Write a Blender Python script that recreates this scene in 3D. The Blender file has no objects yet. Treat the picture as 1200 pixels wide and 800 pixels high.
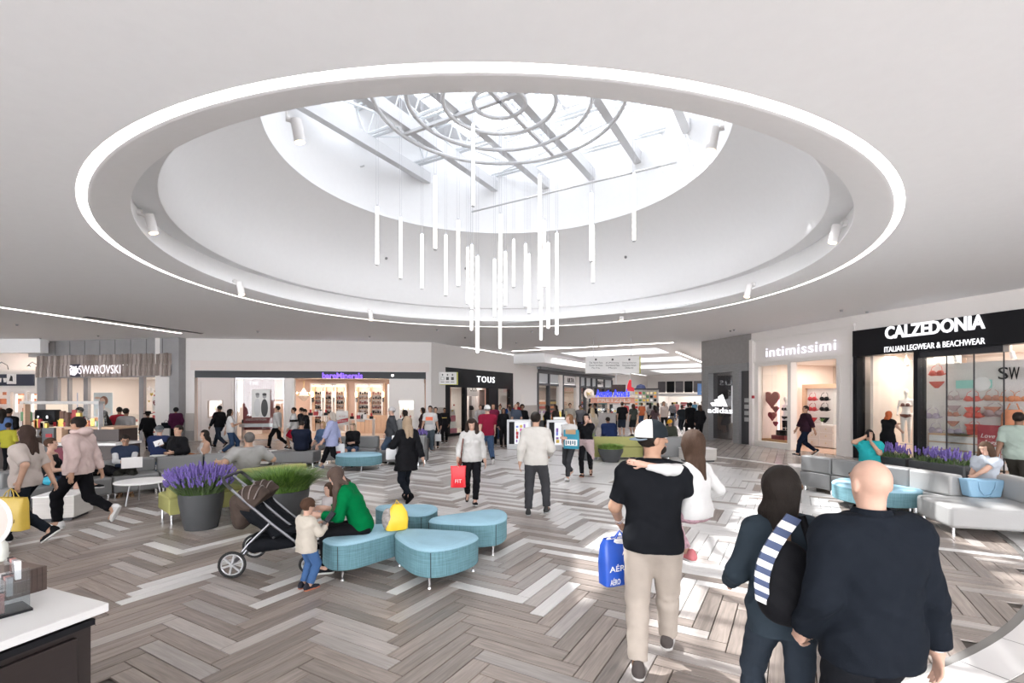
import bpy, math, random, time
import numpy as np
from mathutils import Vector, Matrix, Euler
random.seed(7)
PI = math.pi
S = bpy.context.scene
COL = S.collection
F_, H_, HZ = 570.0, 2.0, 467.0          # focal length in px, eye height, horizon row

# ---------------------------------------------------------------- camera
cd = bpy.data.cameras.new('camera'); cam = bpy.data.objects.new('camera', cd); COL.objects.link(cam)
cam.location = (0, 0, H_); cam.rotation_euler = (PI/2, 0, 0)
cd.sensor_width = 36; cd.lens = F_/1200*36; cd.shift_y = (HZ-400)/1200; cd.clip_end = 300; cd.clip_start = .05
S.camera = cam
# ---------------------------------------------------------------- sky, sun, exposure
wd = bpy.data.worlds.new('sky'); S.world = wd; wd.use_nodes = True
bg = wd.node_tree.nodes['Background']; bg.inputs[0].default_value = (.96, .97, 1, 1); bg.inputs[1].default_value = 5.4
sd = bpy.data.lights.new('sun', 'SUN'); sd.energy = 18; sd.angle = .012; sd.color = (1, .97, .92)
sun = bpy.data.objects.new('sun', sd); COL.objects.link(sun)
sun.rotation_euler = Vector((4.4, -4.65, -7.7)).to_track_quat('-Z', 'Y').to_euler()
S.view_settings.view_transform = 'Standard'; S.view_settings.look = 'None'
S.view_settings.exposure = 0.92; S.view_settings.gamma = 1; S.view_settings.use_curve_mapping = False
def area(name, loc, sx, sy, e, col=(1, .93, .86), rot=(0, 0, 0)):
    l = bpy.data.lights.new(name, 'AREA'); l.shape = 'RECTANGLE'; l.size = sx; l.size_y = sy; l.energy = e; l.color = col
    o = bpy.data.objects.new(name, l); COL.objects.link(o); o.location = loc; o.rotation_euler = rot; return o

# ---------------------------------------------------------------- helpers
def W(px, py, d): return Vector(((px-600)/F_*d, d, H_-(py-HZ)/F_*d))
def X(px, d): return (px-600)/F_*d
class G:
    def __init__(s): s.v = []; s.f = []; s.m = []
    def add(s, vs, fs, m=0):
        n = len(s.v); s.v += [tuple(q) for q in vs]; s.f += [tuple(i+n for i in f) for f in fs]; s.m += [m]*len(fs); return s
    def box(s, x0, x1, y0, y1, z0, z1, m=0):
        v = [(x, y, z) for z in (z0, z1) for y in (y0, y1) for x in (x0, x1)]
        return s.add(v, [(0, 2, 3, 1), (4, 5, 7, 6), (0, 1, 5, 4), (2, 6, 7, 3), (0, 4, 6, 2), (1, 3, 7, 5)], m)
    def obox(s, c, ux, uy, uz, m=0):     # oriented box, half-vectors
        c, ux, uy, uz = map(Vector, (c, ux, uy, uz))
        v = [c+ux*a+uy*b+uz*e for e in (-1, 1) for b in (-1, 1) for a in (-1, 1)]
        return s.add(v, [(0, 2, 3, 1), (4, 5, 7, 6), (0, 1, 5, 4), (2, 6, 7, 3), (0, 4, 6, 2), (1, 3, 7, 5)], m)
    def tube(s, pts, r, n=8, m=0, cap=True, closed=False):
        pts = [Vector(p) for p in pts]; rs = r if isinstance(r, (list, tuple)) else [r]*len(pts)
        N = len(pts); vs = []; up = None
        for i, p in enumerate(pts):
            if closed: t = pts[(i+1) % N]-pts[i-1]
            else: t = pts[min(i+1, N-1)]-pts[max(i-1, 0)]
            t.normalize()
            if up is None:
                up = Vector((0, 0, 1)) if abs(t.z) < .9 else Vector((1, 0, 0))
            a = t.cross(up)
            if a.length < 1e-4: a = t.cross(Vector((0, 1, 0)))
            a.normalize(); b = a.cross(t).normalized(); up = b
            for k in range(n):
                w = 2*PI*k/n; vs.append(p+(a*math.cos(w)+b*math.sin(w))*rs[i])
        fs = []
        for i in range(N if closed else N-1):
            j = (i+1) % N
            for k in range(n):
                l = (k+1) % n; fs.append((i*n+k, i*n+l, j*n+l, j*n+k))
        if cap and not closed: fs += [tuple(range(n)), tuple((N-1)*n+k for k in reversed(range(n)))]
        return s.add(vs, fs, m)
    def cyl(s, p, q, r0, r1=None, n=12, m=0): return s.tube([p, q], [r0, r0 if r1 is None else r1], n, m)
    def lathe(s, prof, n=24, c=(0, 0, 0), m=0, a0=0, a1=2*PI, cap=False, flip=False):
        full = abs(a1-a0-2*PI) < 1e-6; k = n if full else n+1; vs = []
        for (r, z) in prof:
            for i in range(k):
                w = a0+(a1-a0)*i/n; vs.append((c[0]+r*math.cos(w), c[1]+r*math.sin(w), c[2]+z))
        fs = []
        for j in range(len(prof)-1):
            for i in range(n):
                l = (i+1) % k
                q = (j*k+i, j*k+l, (j+1)*k+l, (j+1)*k+i); fs.append(q[::-1] if flip else q)
        if cap: fs += [tuple(reversed(range(k))), tuple((len(prof)-1)*k+i for i in range(k))]
        return s.add(vs, fs, m)
    def ell(s, c, r, n=12, m=0, k=8):
        c = Vector(c); r = (r, r, r) if not hasattr(r, '__len__') else r
        vs = [(c.x, c.y, c.z-r[2])]; 
        for j in range(1, k):
            a = -PI/2+PI*j/k
            for i in range(n):
                w = 2*PI*i/n; vs.append((c.x+r[0]*math.cos(a)*math.cos(w), c.y+r[1]*math.cos(a)*math.sin(w), c.z+r[2]*math.sin(a)))
        vs.append((c.x, c.y, c.z+r[2])); fs = []
        for i in range(n): fs.append((0, 1+(i+1) % n, 1+i))
        for j in range(k-2):
            for i in range(n): fs.append((1+j*n+i, 1+j*n+(i+1) % n, 1+(j+1)*n+(i+1) % n, 1+(j+1)*n+i))
        L = len(vs)-1
        for i in range(n): fs.append((L, 1+(k-2)*n+i, 1+(k-2)*n+(i+1) % n))
        return s.add(vs, fs, m)
    def prism(s, poly, a0, a1, ax='z', m=0):   # poly of 2D points extruded along an axis
        n = len(poly)
        def mk(p, t): return {'z': (p[0], p[1], t), 'y': (p[0], t, p[1]), 'x': (t, p[0], p[1])}[ax]
        vs = [mk(p, a0) for p in poly]+[mk(p, a1) for p in poly]
        fs = [tuple(reversed(range(n))), tuple(range(n, 2*n))]+[(i, (i+1) % n, n+(i+1) % n, n+i) for i in range(n)]
        return s.add(vs, fs, m)
def mesh(name, g, mats, smooth=False):
    me = bpy.data.meshes.new(name); me.from_pydata(g.v, [], g.f)
    mats = mats if isinstance(mats, (list, tuple)) else [mats]
    for q in mats: me.materials.append(q)
    if len(mats) > 1: me.polygons.foreach_set('material_index', g.m)
    if smooth: me.polygons.foreach_set('use_smooth', [True]*len(g.f))
    me.update(); return me
def ob(name, g, mats, parent=None, smooth=False, loc=None, rz=None, bevel=0, seg=2, sub=0, kind=None):
    me = mesh(name, g, mats, smooth) if isinstance(g, G) else g
    o = bpy.data.objects.new(name, me); COL.objects.link(o)
    if parent: o.parent = parent
    if loc is not None: o.location = loc
    if rz is not None: o.rotation_euler = (0, 0, rz)
    if bevel or (smooth and bevel is not None and sub == 0 and smooth != 'all'):
        pass
    if bevel:
        b = o.modifiers.new('bevel', 'BEVEL'); b.width = bevel; b.segments = seg; b.limit_method = 'ANGLE'; b.angle_limit = .6
        me.polygons.foreach_set('use_smooth', [True]*len(me.polygons))
        try: me.set_sharp_from_angle(angle=1.0)
        except Exception: pass
    if sub:
        b = o.modifiers.new('subdivision', 'SUBSURF'); b.levels = sub; b.render_levels = sub
    elif smooth and not bevel:
        try: me.set_sharp_from_angle(angle=.7)
        except Exception: pass
    if kind: o['kind'] = kind
    return o
def tag(o, label, cat, group=None, kind=None):
    o['label'] = label; o['category'] = cat
    if group: o['group'] = group
    if kind: o['kind'] = kind
    return o
def thing(name, label, cat, loc=(0, 0, 0), rz=0, group=None):
    o = bpy.data.objects.new(name, None); COL.objects.link(o); o.empty_display_size = .1
    o.location = loc; o.rotation_euler = (0, 0, rz); return tag(o, label, cat, group)
def kids(o): return [c for c in KID.get(o.name, [])]
def dup(root, loc, rz, label=None, group=None, scale=None):
    r = root.copy(); COL.objects.link(r); r.location = loc; r.rotation_euler = (0, 0, rz)
    if label: r['label'] = label
    if group: r['group'] = group
    if scale: r.scale = scale
    def rec(a, b):
        for ch in list(a.children):
            c = ch.copy(); COL.objects.link(c); c.parent = b; rec(ch, c)
    rec(root, r); return r
def struct(name, g, mats, **k): return ob(name, g, mats, kind='structure', **k)
def text(name, s, size, loc, rz, m, parent=None, width=None, ext=.01, off=0, height=None, shear=0, spacing=1.0, lay=False):
    cu = bpy.data.curves.new(name, 'FONT'); cu.body = s; cu.size = size; cu.align_x = 'CENTER'; cu.align_y = 'CENTER'
    cu.extrude = ext; cu.offset = off; cu.shear = shear; cu.space_character = spacing; cu.resolution_u = 3
    t = bpy.data.objects.new(name, cu); COL.objects.link(t)
    bpy.context.view_layer.update()
    dg = bpy.context.evaluated_depsgraph_get(); me = bpy.data.meshes.new_from_object(t.evaluated_get(dg))
    w = t.dimensions.x; hh = t.dimensions.y
    bpy.data.objects.remove(t); me.materials.clear(); me.materials.append(m)
    o = bpy.data.objects.new(name, me); COL.objects.link(o)
    sx = width/w if width and w else 1; sy = height/hh if height and hh else (sx if width else 1)
    o.scale = (sx, sy, 1); o.location = loc; o.rotation_euler = (0 if lay else PI/2, 0, rz)
    if parent: o.parent = parent
    return o
# ---------------------------------------------------------------- materials
MC = {}
def nd(nt, t, **k):
    n = nt.nodes.new(t)
    for a, b in k.items(): setattr(n, a, b)
    return n
def mat(name, col, rough=.5, metal=0, var=.0, scale=8, bump=0, bscale=40, spec=.5, stretch=None, coat=0, alpha=None):
    if name in MC: return MC[name]
    m = bpy.data.materials.new(name); m.use_nodes = True; nt = m.node_tree; p = nt.nodes['Principled BSDF']
    p.inputs['Base Color'].default_value = (*col, 1); p.inputs['Roughness'].default_value = rough; p.inputs['Metallic'].default_value = metal
    p.inputs['Specular IOR Level'].default_value = spec
    if coat: p.inputs['Coat Weight'].default_value = coat
    tc = nd(nt, 'ShaderNodeTexCoord'); mp = nd(nt, 'ShaderNodeMapping'); nt.links.new(tc.outputs['Object'], mp.inputs[0])
    if stretch: mp.inputs['Scale'].default_value = stretch
    nz = nd(nt, 'ShaderNodeTexNoise'); nz.inputs['Scale'].default_value = scale; nz.inputs['Detail'].default_value = 3
    nt.links.new(mp.outputs[0], nz.inputs[0])
    mx = nd(nt, 'ShaderNodeMix', data_type='RGBA', blend_type='MULTIPLY'); mx.inputs[0].default_value = 1
    rp = nd(nt, 'ShaderNodeMapRange'); rp.inputs[3].default_value = 1-max(var, .02); rp.inputs[4].default_value = 1+max(var, .02)
    nt.links.new(nz.outputs[0], rp.inputs[0]); mx.inputs[6].default_value = (*col, 1)
    nt.links.new(rp.outputs[0], mx.inputs[7]); nt.links.new(mx.outputs[2], p.inputs['Base Color'])
    if bump:
        n2 = nd(nt, 'ShaderNodeTexNoise'); n2.inputs['Scale'].default_value = bscale; nt.links.new(mp.outputs[0], n2.inputs[0])
        b = nd(nt, 'ShaderNodeBump'); b.inputs['Strength'].default_value = bump; b.inputs['Distance'].default_value = .01
        nt.links.new(n2.outputs[0], b.inputs['Height']); nt.links.new(b.outputs[0], p.inputs['Normal'])
    MC[name] = m; return m
def emit(name, col, s):
    if name in MC: return MC[name]
    m = bpy.data.materials.new(name); m.use_nodes = True; nt = m.node_tree; nt.nodes.remove(nt.nodes['Principled BSDF'])
    e = nd(nt, 'ShaderNodeEmission'); e.inputs[0].default_value = (*col, 1); e.inputs[1].default_value = s
    nt.links.new(e.outputs[0], nt.nodes['Material Output'].inputs[0]); MC[name] = m; return m
def glass(name='pane_glass', tint=(.97, .985, .98), refl=1.0):
    if name in MC: return MC[name]
    m = bpy.data.materials.new(name); m.use_nodes = True; nt = m.node_tree; nt.nodes.remove(nt.nodes['Principled BSDF'])
    t = nd(nt, 'ShaderNodeBsdfTransparent'); t.inputs[0].default_value = (*tint, 1); g = nd(nt, 'ShaderNodeBsdfGlossy'); g.inputs['Roughness'].default_value = .02
    fr = nd(nt, 'ShaderNodeLayerWeight'); fr.inputs[0].default_value = .5; pw = nd(nt, 'ShaderNodeMath', operation='POWER'); pw.inputs[1].default_value = 5
    mu = nd(nt, 'ShaderNodeMath', operation='MULTIPLY_ADD'); mu.inputs[1].default_value = .9*refl; mu.inputs[2].default_value = .05*refl; mu.use_clamp = True
    nt.links.new(fr.outputs[1], pw.inputs[0])
    mx = nd(nt, 'ShaderNodeMixShader'); nt.links.new(pw.outputs[0], mu.inputs[0]); nt.links.new(mu.outputs[0], mx.inputs[0])
    nt.links.new(t.outputs[0], mx.inputs[1]); nt.links.new(g.outputs[0], mx.inputs[2]); nt.links.new(mx.outputs[0], nt.nodes['Material Output'].inputs[0])
    MC[name] = m; return m
def weave(name, col, scale=120, amt=.18, rough=.9):
    if name in MC: return MC[name]
    m = mat(name, col, rough, var=.03, spec=.2); nt = m.node_tree; p = nt.nodes['Principled BSDF']
    tc = nd(nt, 'ShaderNodeTexCoord'); fs = []
    for sc in ((4, 4, scale), (scale, scale, 4)):
        mp = nd(nt, 'ShaderNodeMapping'); mp.inputs['Scale'].default_value = sc; nz = nd(nt, 'ShaderNodeTexNoise'); nz.inputs['Scale'].default_value = 1
        nt.links.new(tc.outputs['Object'], mp.inputs[0]); nt.links.new(mp.outputs[0], nz.inputs[0]); fs.append(nz)
    ad = nd(nt, 'ShaderNodeMath', operation='ADD'); nt.links.new(fs[0].outputs[0], ad.inputs[0]); nt.links.new(fs[1].outputs[0], ad.inputs[1])
    rp = nd(nt, 'ShaderNodeMapRange'); rp.inputs[1].default_value = .7; rp.inputs[2].default_value = 1.3; rp.inputs[3].default_value = 1-amt; rp.inputs[4].default_value = 1+amt
    nt.links.new(ad.outputs[0], rp.inputs[0]); mx = nd(nt, 'ShaderNodeMix', data_type='RGBA', blend_type='MULTIPLY'); mx.inputs[0].default_value = 1
    mx.inputs[6].default_value = (*col, 1); nt.links.new(rp.outputs[0], mx.inputs[7]); nt.links.new(mx.outputs[2], p.inputs['Base Color'])
    b = nd(nt, 'ShaderNodeBump'); b.inputs['Strength'].default_value = .2; b.inputs['Distance'].default_value = .004
    nt.links.new(ad.outputs[0], b.inputs['Height']); nt.links.new(b.outputs[0], p.inputs['Normal']); return m
def plank_mat(name, col, amt, rough=.33):
    m = bpy.data.materials.new(name); m.use_nodes = True; nt = m.node_tree; p = nt.nodes['Principled BSDF']
    uv = nd(nt, 'ShaderNodeUVMap'); uv.uv_map = 'UVMap'; oi = nd(nt, 'ShaderNodeObjectInfo'); ge = nd(nt, 'ShaderNodeNewGeometry')
    rn = nd(nt, 'ShaderNodeMath', operation='ADD'); nt.links.new(oi.outputs['Random'], rn.inputs[0]); nt.links.new(ge.outputs['Random Per Island'], rn.inputs[1])
    fr = nd(nt, 'ShaderNodeMath', operation='FRACT'); nt.links.new(rn.outputs[0], fr.inputs[0])
    cx = nd(nt, 'ShaderNodeCombineXYZ'); mz = nd(nt, 'ShaderNodeMath', operation='MULTIPLY'); mz.inputs[1].default_value = 57
    nt.links.new(fr.outputs[0], mz.inputs[0]); nt.links.new(mz.outputs[0], cx.inputs[2]); nt.links.new(mz.outputs[0], cx.inputs[0])
    mp = nd(nt, 'ShaderNodeMapping'); mp.inputs['Scale'].default_value = (1.6, 22, 1); nt.links.new(uv.outputs[0], mp.inputs[0]); nt.links.new(cx.outputs[0], mp.inputs[1])
    n1 = nd(nt, 'ShaderNodeTexNoise'); n1.inputs['Scale'].default_value = 1.6; n1.inputs['Detail'].default_value = 5; n1.inputs['Distortion'].default_value = .8
    nt.links.new(mp.outputs[0], n1.inputs[0])
    r1 = nd(nt, 'ShaderNodeMapRange'); r1.inputs[1].default_value = .25; r1.inputs[2].default_value = .75; r1.inputs[3].default_value = 1-amt; r1.inputs[4].default_value = 1+amt
    nt.links.new(n1.outputs[0], r1.inputs[0])
    r2 = nd(nt, 'ShaderNodeMapRange'); r2.inputs[3].default_value = 1-amt*.7; r2.inputs[4].default_value = 1+amt*.7; nt.links.new(fr.outputs[0], r2.inputs[0])
    mm = nd(nt, 'ShaderNodeMath', operation='MULTIPLY'); nt.links.new(r1.outputs[0], mm.inputs[0]); nt.links.new(r2.outputs[0], mm.inputs[1])
    mx = nd(nt, 'ShaderNodeMix', data_type='RGBA', blend_type='MULTIPLY'); mx.inputs[0].default_value = 1; mx.inputs[6].default_value = (*col, 1)
    nt.links.new(mm.outputs[0], mx.inputs[7]); nt.links.new(mx.outputs[2], p.inputs['Base Color']); p.inputs['Roughness'].default_value = rough
    b = nd(nt, 'ShaderNodeBump'); b.inputs['Strength'].default_value = .12; b.inputs['Distance'].default_value = .003
    nt.links.new(n1.outputs[0], b.inputs['Height']); nt.links.new(b.outputs[0], p.inputs['Normal']); return m

white = mat('white_plaster', (.90, .90, .905), .85, bump=.02, bscale=3)
white_warm = mat('warm_white_plaster', (.72, .69, .67), .8)
black = mat('black_panel', (.012, .012, .014), .35, spec=.12)
dark = mat('dark_metal', (.03, .03, .035), .4, .3)
chrome = mat('chrome', (.75, .75, .77), .18, 1)
steel = mat('brushed_steel', (.55, .55, .57), .35, .9, var=.1, stretch=(1, 1, 20))
pglass = glass()
led = emit('led_strip', (1, .93, .87), 6)
led_w = emit('tube_glow', (1, .945, .89), 2.4)
# ================================================================ THE SETTING
C0 = Vector((-.3, 11.65, 0))            # centre of the round hall
ZC = 4.83
UA = Vector((.5, .866, 0)); VA = Vector((.866, -.5, 0)); CO = Vector((-4.07, 24.4, 0))   # concourse axis, cross axis, origin
def CU(u, v, z=0): p = CO+UA*u+VA*v; return (p.x, p.y, z)

# ---- floor: base slab, herringbone planks, border tiles
def tile_mat(name, c1, c2, sc, rough=.22):
    m = bpy.data.materials.new(name); m.use_nodes = True; nt = m.node_tree; p = nt.nodes['Principled BSDF']
    tc = nd(nt, 'ShaderNodeTexCoord'); mp = nd(nt, 'ShaderNodeMapping'); mp.inputs['Rotation'].default_value = (0, 0, -PI/3); mp.inputs['Scale'].default_value = (sc, sc, sc)
    br = nd(nt, 'ShaderNodeTexBrick'); br.inputs['Color1'].default_value = (*c1, 1); br.inputs['Color2'].default_value = (*c2, 1); br.inputs['Mortar'].default_value = (c1[0]*.5, c1[1]*.5, c1[2]*.5, 1)
    br.inputs['Mortar Size'].default_value = .008; br.inputs['Scale'].default_value = 1
    nt.links.new(tc.outputs['Object'], mp.inputs[0]); nt.links.new(mp.outputs[0], br.inputs[0]); nt.links.new(br.outputs[0], p.inputs['Base Color'])
    p.inputs['Roughness'].default_value = rough; return m
ft = tile_mat('hall_floor_tile', (.36, .325, .305), (.43, .395, .375), 1.0)
g = G(); n = 96
g.lathe([(9.05, 0), (13, 0)], n, C0, flip=True)
vs = []; 
for i in range(n):
    w = 2*PI*i/n; c, s_ = math.cos(w), math.sin(w)
    t = min(((32-C0.x) if c > 0 else (-32-C0.x))/c if abs(c) > 1e-6 else 1e9, ((78-C0.y) if s_ > 0 else (-12-C0.y))/s_ if abs(s_) > 1e-6 else 1e9)
    vs.append((C0.x+c*13, C0.y+s_*13, 0)); vs.append((C0.x+c*t, C0.y+s_*t, 0))
g.add(vs, [(2*i, 2*i+1, (2*i+3) % (2*n), (2*i+2) % (2*n)) for i in range(n)])
g.add([(-32, -12, -.02), (32, -12, -.02), (32, 78, -.02), (-32, 78, -.02)], [(0, 1, 2, 3)], 1)
floor = struct('floor', g, [ft, mat('grout', (.10, .085, .075), .9)])
pm = [plank_mat('plank_wood_dark', (.245, .203, .178), .34), plank_mat('plank_wood_grey', (.345, .31, .29), .22), plank_mat('plank_white', (.62, .60, .585), .06, .3)]
PW, PN = .152, 6
def sig(t): return 1/(1+math.exp(-t))
rnd = random.Random(11); planks = []
ang = PI/3; ux = Vector((math.cos(ang), math.sin(ang), 0)); uy = Vector((-math.sin(ang), math.cos(ang), 0))
def h2(a, b): return ((a*73856093) ^ (b*19349663)) % 1000/1000
for j in range(-75, 75):
    for k in range(-10, 11):
        for o_ in (0, 1):
            if o_ == 0: cx, cy = j+2*PN*k+PN/2, j+.5
            else: cx, cy = j+2*PN-1+2*PN*k+.5, j+PN/2
            c = C0+(ux*cx+uy*cy)*PW
            R = (c-C0).length
            if R > 9.2: continue
            x, y = c.x, c.y
            p = (.17+.14*sig((y-6.5)/.5)+.50*sig((x-1.2)/.6)*sig((y-4.6)/.25)*sig((9.6-x)/1.2)+.30*sig((y-12.5)/.7))*sig((7.3-R)/.18)
            kind = 2 if rnd.random() < p else (1 if rnd.random() < .12+.6*sig((6.3-R)/.5) else 0)
            planks.append((c, o_, kind, R))
def plank_geo(g, uvs, c, o_, kind, local=False):
    a, b = (ux, uy) if o_ == 0 else (uy, -ux)
    if local: a, b, c = Vector((1, 0, 0)), Vector((0, 1, 0)), Vector((0, 0, 0))
    L, w = PN*PW/2-.0025, PW/2-.0025; e = .003
    q = []
    for (s, t, z, ee) in [(-1, -1, -.012, 0), (1, -1, -.012, 0), (1, 1, -.012, 0), (-1, 1, -.012, 0), (-1, -1, 0, e), (1, -1, 0, e), (1, 1, 0, e), (-1, 1, 0, e)]:
        q.append(c+a*(s*(L-ee))+b*(t*(w-ee))+Vector((0, 0, z)))
    fs = [(4, 5, 6, 7), (0, 1, 5, 4), (1, 2, 6, 5), (2, 3, 7, 6), (3, 0, 4, 7)]
    lu = [(-L, -w), (L, -w), (L, w), (-L, w)]*2
    for f in fs: uvs += [lu[i] for i in f]
    g.add(q, fs, kind)
def setuv(me, uvs):
    l = me.uv_layers.new(name='UVMap'); l.data.foreach_set('uv', [t for q in uvs for t in q])
proto = []
for k in range(3):
    g = G(); u = []; plank_geo(g, u, None, 0, 0, True); me = mesh('plank', g, pm[k]); setuv(me, u); proto.append(me)
def vis(c):
    if c.y < 3.2: return 1e9
    px = 600+F_*c.x/c.y
    return c.length if -30 < px < 1230 and HZ+F_*2/c.y < 830 else 1e9
planks.sort(key=lambda t: vis(t[0]) if t[3] < 8.25 else 1e9)
for (c, o_, k, R) in planks[:300]:
    o = bpy.data.objects.new('plank', proto[k]); COL.objects.link(o); o.parent = floor; o.location = c
    o.rotation_euler = (0, 0, ang+(PI/2 if o_ else 0))
g = G(); u = []
for (c, o_, k, R) in planks[300:]:
    if R < 9.0: plank_geo(g, u, c, o_, k)
me = mesh('plank_field', g, pm); setuv(me, u); fo = ob('plank_field', me, pm, floor, kind='stuff')
bm_ = mat('border_stone', (.66, .64, .63), .3, var=.05, scale=3)
gr = G().lathe([(8.70, .001), (9.06, .001)], 128, C0, flip=True); ob('border_bed', gr, mat('border_joint', (.2, .19, .18), .8), floor)
NB = 72
for i in range(NB):
    a0 = 2*PI*i/NB+.0006; a1 = 2*PI*(i+1)/NB-.0006
    g = G().lathe([(8.77, -.01), (8.77, .006), (9.05, .006), (9.05, -.01)], 3, (0, 0, 0), 0, a0, a1, flip=True); ob('border_tile', g, bm_, floor, loc=C0)

# ---- ceiling with the round recess
def hole_sheet(g, R, z, x0, x1, y0, y1, n=128, m=0):
    vs = []
    for i in range(n):
        w = 2*PI*i/n; c, s_ = math.cos(w), math.sin(w)
        t = min(((x1-C0.x) if c > 0 else (x0-C0.x))/c if abs(c) > 1e-6 else 1e9, ((y1-C0.y) if s_ > 0 else (y0-C0.y))/s_ if abs(s_) > 1e-6 else 1e9)
        vs.append((C0.x+c*R, C0.y+s_*R, z)); vs.append((C0.x+c*t, C0.y+s_*t, z))
    g.add(vs, [((2*i+2) % (2*n), (2*i+3) % (2*n), 2*i+1, 2*i) for i in range(n)], m)
    for cx, cy in ((x0, y0), (x1, y0), (x1, y1), (x0, y1)):       # corner fillers
        a = math.atan2(cy-C0.y, cx-C0.x) % (2*PI); i = int(a/(2*PI)*n); k = (i+1) % n
        g.add([vs[2*i+1], (cx, cy, z), vs[2*k+1]], [(2, 1, 0)], m)
g = G(); hole_sheet(g, 7.56, ZC, -32, 32, -9, 26.6)
g.lathe([(7.56, ZC), (7.56, ZC+.12), (7.44, ZC+.12)], 128, C0)
ceil = struct('ceiling', g, white, smooth=True)
hole = G(); hole_sheet(hole, 7.9, ZC+.2, -32, 32, -9, 26.6); struct('ceiling', hole, white)   # slab above keeps daylight out of the wall heads
g = G().lathe([(7.44, ZC+.12), (7.44, ZC-.005), (7.40, ZC-.01), (6.95, ZC+.13), (6.95, ZC+.16), (7.06, ZC+.2), (7.06, ZC+.62)], 160, C0)
struct('ceiling', g, white, smooth=True)
g = G().lathe([(7.06, ZC+.62), (6.62, ZC+.56), (6.60, ZC+.58), (6.46, ZC+1.15), (6.2, ZC+1.75), (5.75, ZC+2.35), (5.2, ZC+2.82), (5.12, ZC+2.87), (5.3, ZC+2.87), (5.3, 11.0)], 160, C0)
struct('wall_skylight', g, mat('drum_plaster', (.85, .85, .855), .85), smooth=True)
lr = ob('light_ring', G().lathe([(7.545, ZC+.045), (7.455, ZC+.045)], 160, C0), led); tag(lr, 'thin glowing ring of light set into the ceiling around the round skylight recess', 'light')
# ---- roof light: beams, hoops, trusses, glazing
sky_ = bpy.data.objects.new('skylight', None); COL.objects.link(sky_); sky_['kind'] = 'structure'; sky_.location = (C0.x, C0.y, 0)
bmw = mat('white_steel', (.62, .62, .63), .5)
trw = mat('truss_steel', (.70, .72, .74), .5)
for i in range(-3, 4):
    v = 1.62*i+.35
    if abs(v) > 5.2: continue
    L = math.sqrt(5.3**2-v*v); c = VA*v
    ob('beam', G().obox((c.x, c.y, 9.38), UA*L, VA*.11, Vector((0, 0, .17))), bmw, sky_)
for r in (.62, 1.35, 2.2, 3.0):
    ob('hoop', G().tube([(r*math.cos(2*PI*k/72), r*math.sin(2*PI*k/72), 9.08) for k in range(72)], .055, 8, closed=True), bmw, sky_, smooth=True)
for d in (VA.copy(), UA.copy()):
    ob('spoke', G().obox((0, 0, 9.14), d*3.0, d.cross(Vector((0, 0, 1)))*.05, Vector((0, 0, .04))), bmw, sky_)
for i in range(-2, 3):                       # trusses across the beams
    u = i*2.0+.4; c = UA*u; L = math.sqrt(max(5.3**2-u*u, 1)); g = G()
    zb, zt = 9.75, 10.75
    a, b = c-VA*L, c+VA*L
    for off in (-.09, .09):
        o2 = UA*off; g.cyl((a+o2)+Vector((0, 0, zb)), (b+o2)+Vector((0, 0, zb)), .05, n=5); g.cyl((a+o2)+Vector((0, 0, zt)), (b+o2)+Vector((0, 0, zt)), .035, n=5)
    N = 12
    for k in range(N):
        p = a.lerp(b, k/N); q = a.lerp(b, (k+.5)/N); r_ = a.lerp(b, (k+1)/N)
        g.cyl(p+Vector((0, 0, zt)), q+Vector((0, 0, zb)), .03, n=4); g.cyl(q+Vector((0, 0, zb)), r_+Vector((0, 0, zt)), .022, n=4)
    ob('truss', g, trw, sky_)
for i, (a, b) in enumerate([((-4.6, 1.5, 10.2), (1, 4.9, 9.7)), ((-4, -2, 10), (-1, 4.5, 9.7)), ((4.8, 1, 10.1), (0, 4.8, 9.7)), ((-4.4, 2.6, 9.7), (-2.2, 4.4, 10.6))]):
    ob('brace', G().cyl(a, b, .03, n=6), trw, sky_)
g = G()
for i in range(-4, 5):                       # glazing bars
    t = i*1.3; L = math.sqrt(max(5.4**2-t*t, .5))
    c = VA*t; g.obox((c.x, c.y, 11.0), UA*L, VA*.05, Vector((0, 0, .07)))
    c = UA*t; g.obox((c.x, c.y, 11.0), VA*L, UA*.035, Vector((0, 0, .05)))
ob('glazing_bar', g, bmw, sky_, kind='stuff')
ob('pane', G().lathe([(.01, 11.04), (5.4, 11.04)], 96), glass('roof_glass', (.35, .365, .385), .6), sky_)
ob('deck', G().obox((-2.6, 4.6, 10.95), UA*2.4, VA*1.0, Vector((0, 0, .04))), bmw, sky_)
pp = [W(553, 248, 16.3), W(700, 212, 14.2), W(793, 190, 12.75), W(800, 195, 12.8)]
ob('conduit', G().tube([p-Vector((C0.x, C0.y, 0)) for p in pp[:3]], .03, 6), bmw, sky_)
ob('conduit', G().tube([W(390, 205, 14.5)-Vector((C0.x, C0.y, 0)), W(427, 194, 14.8)-Vector((C0.x, C0.y, 0))], .025, 6), bmw, sky_)

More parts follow.
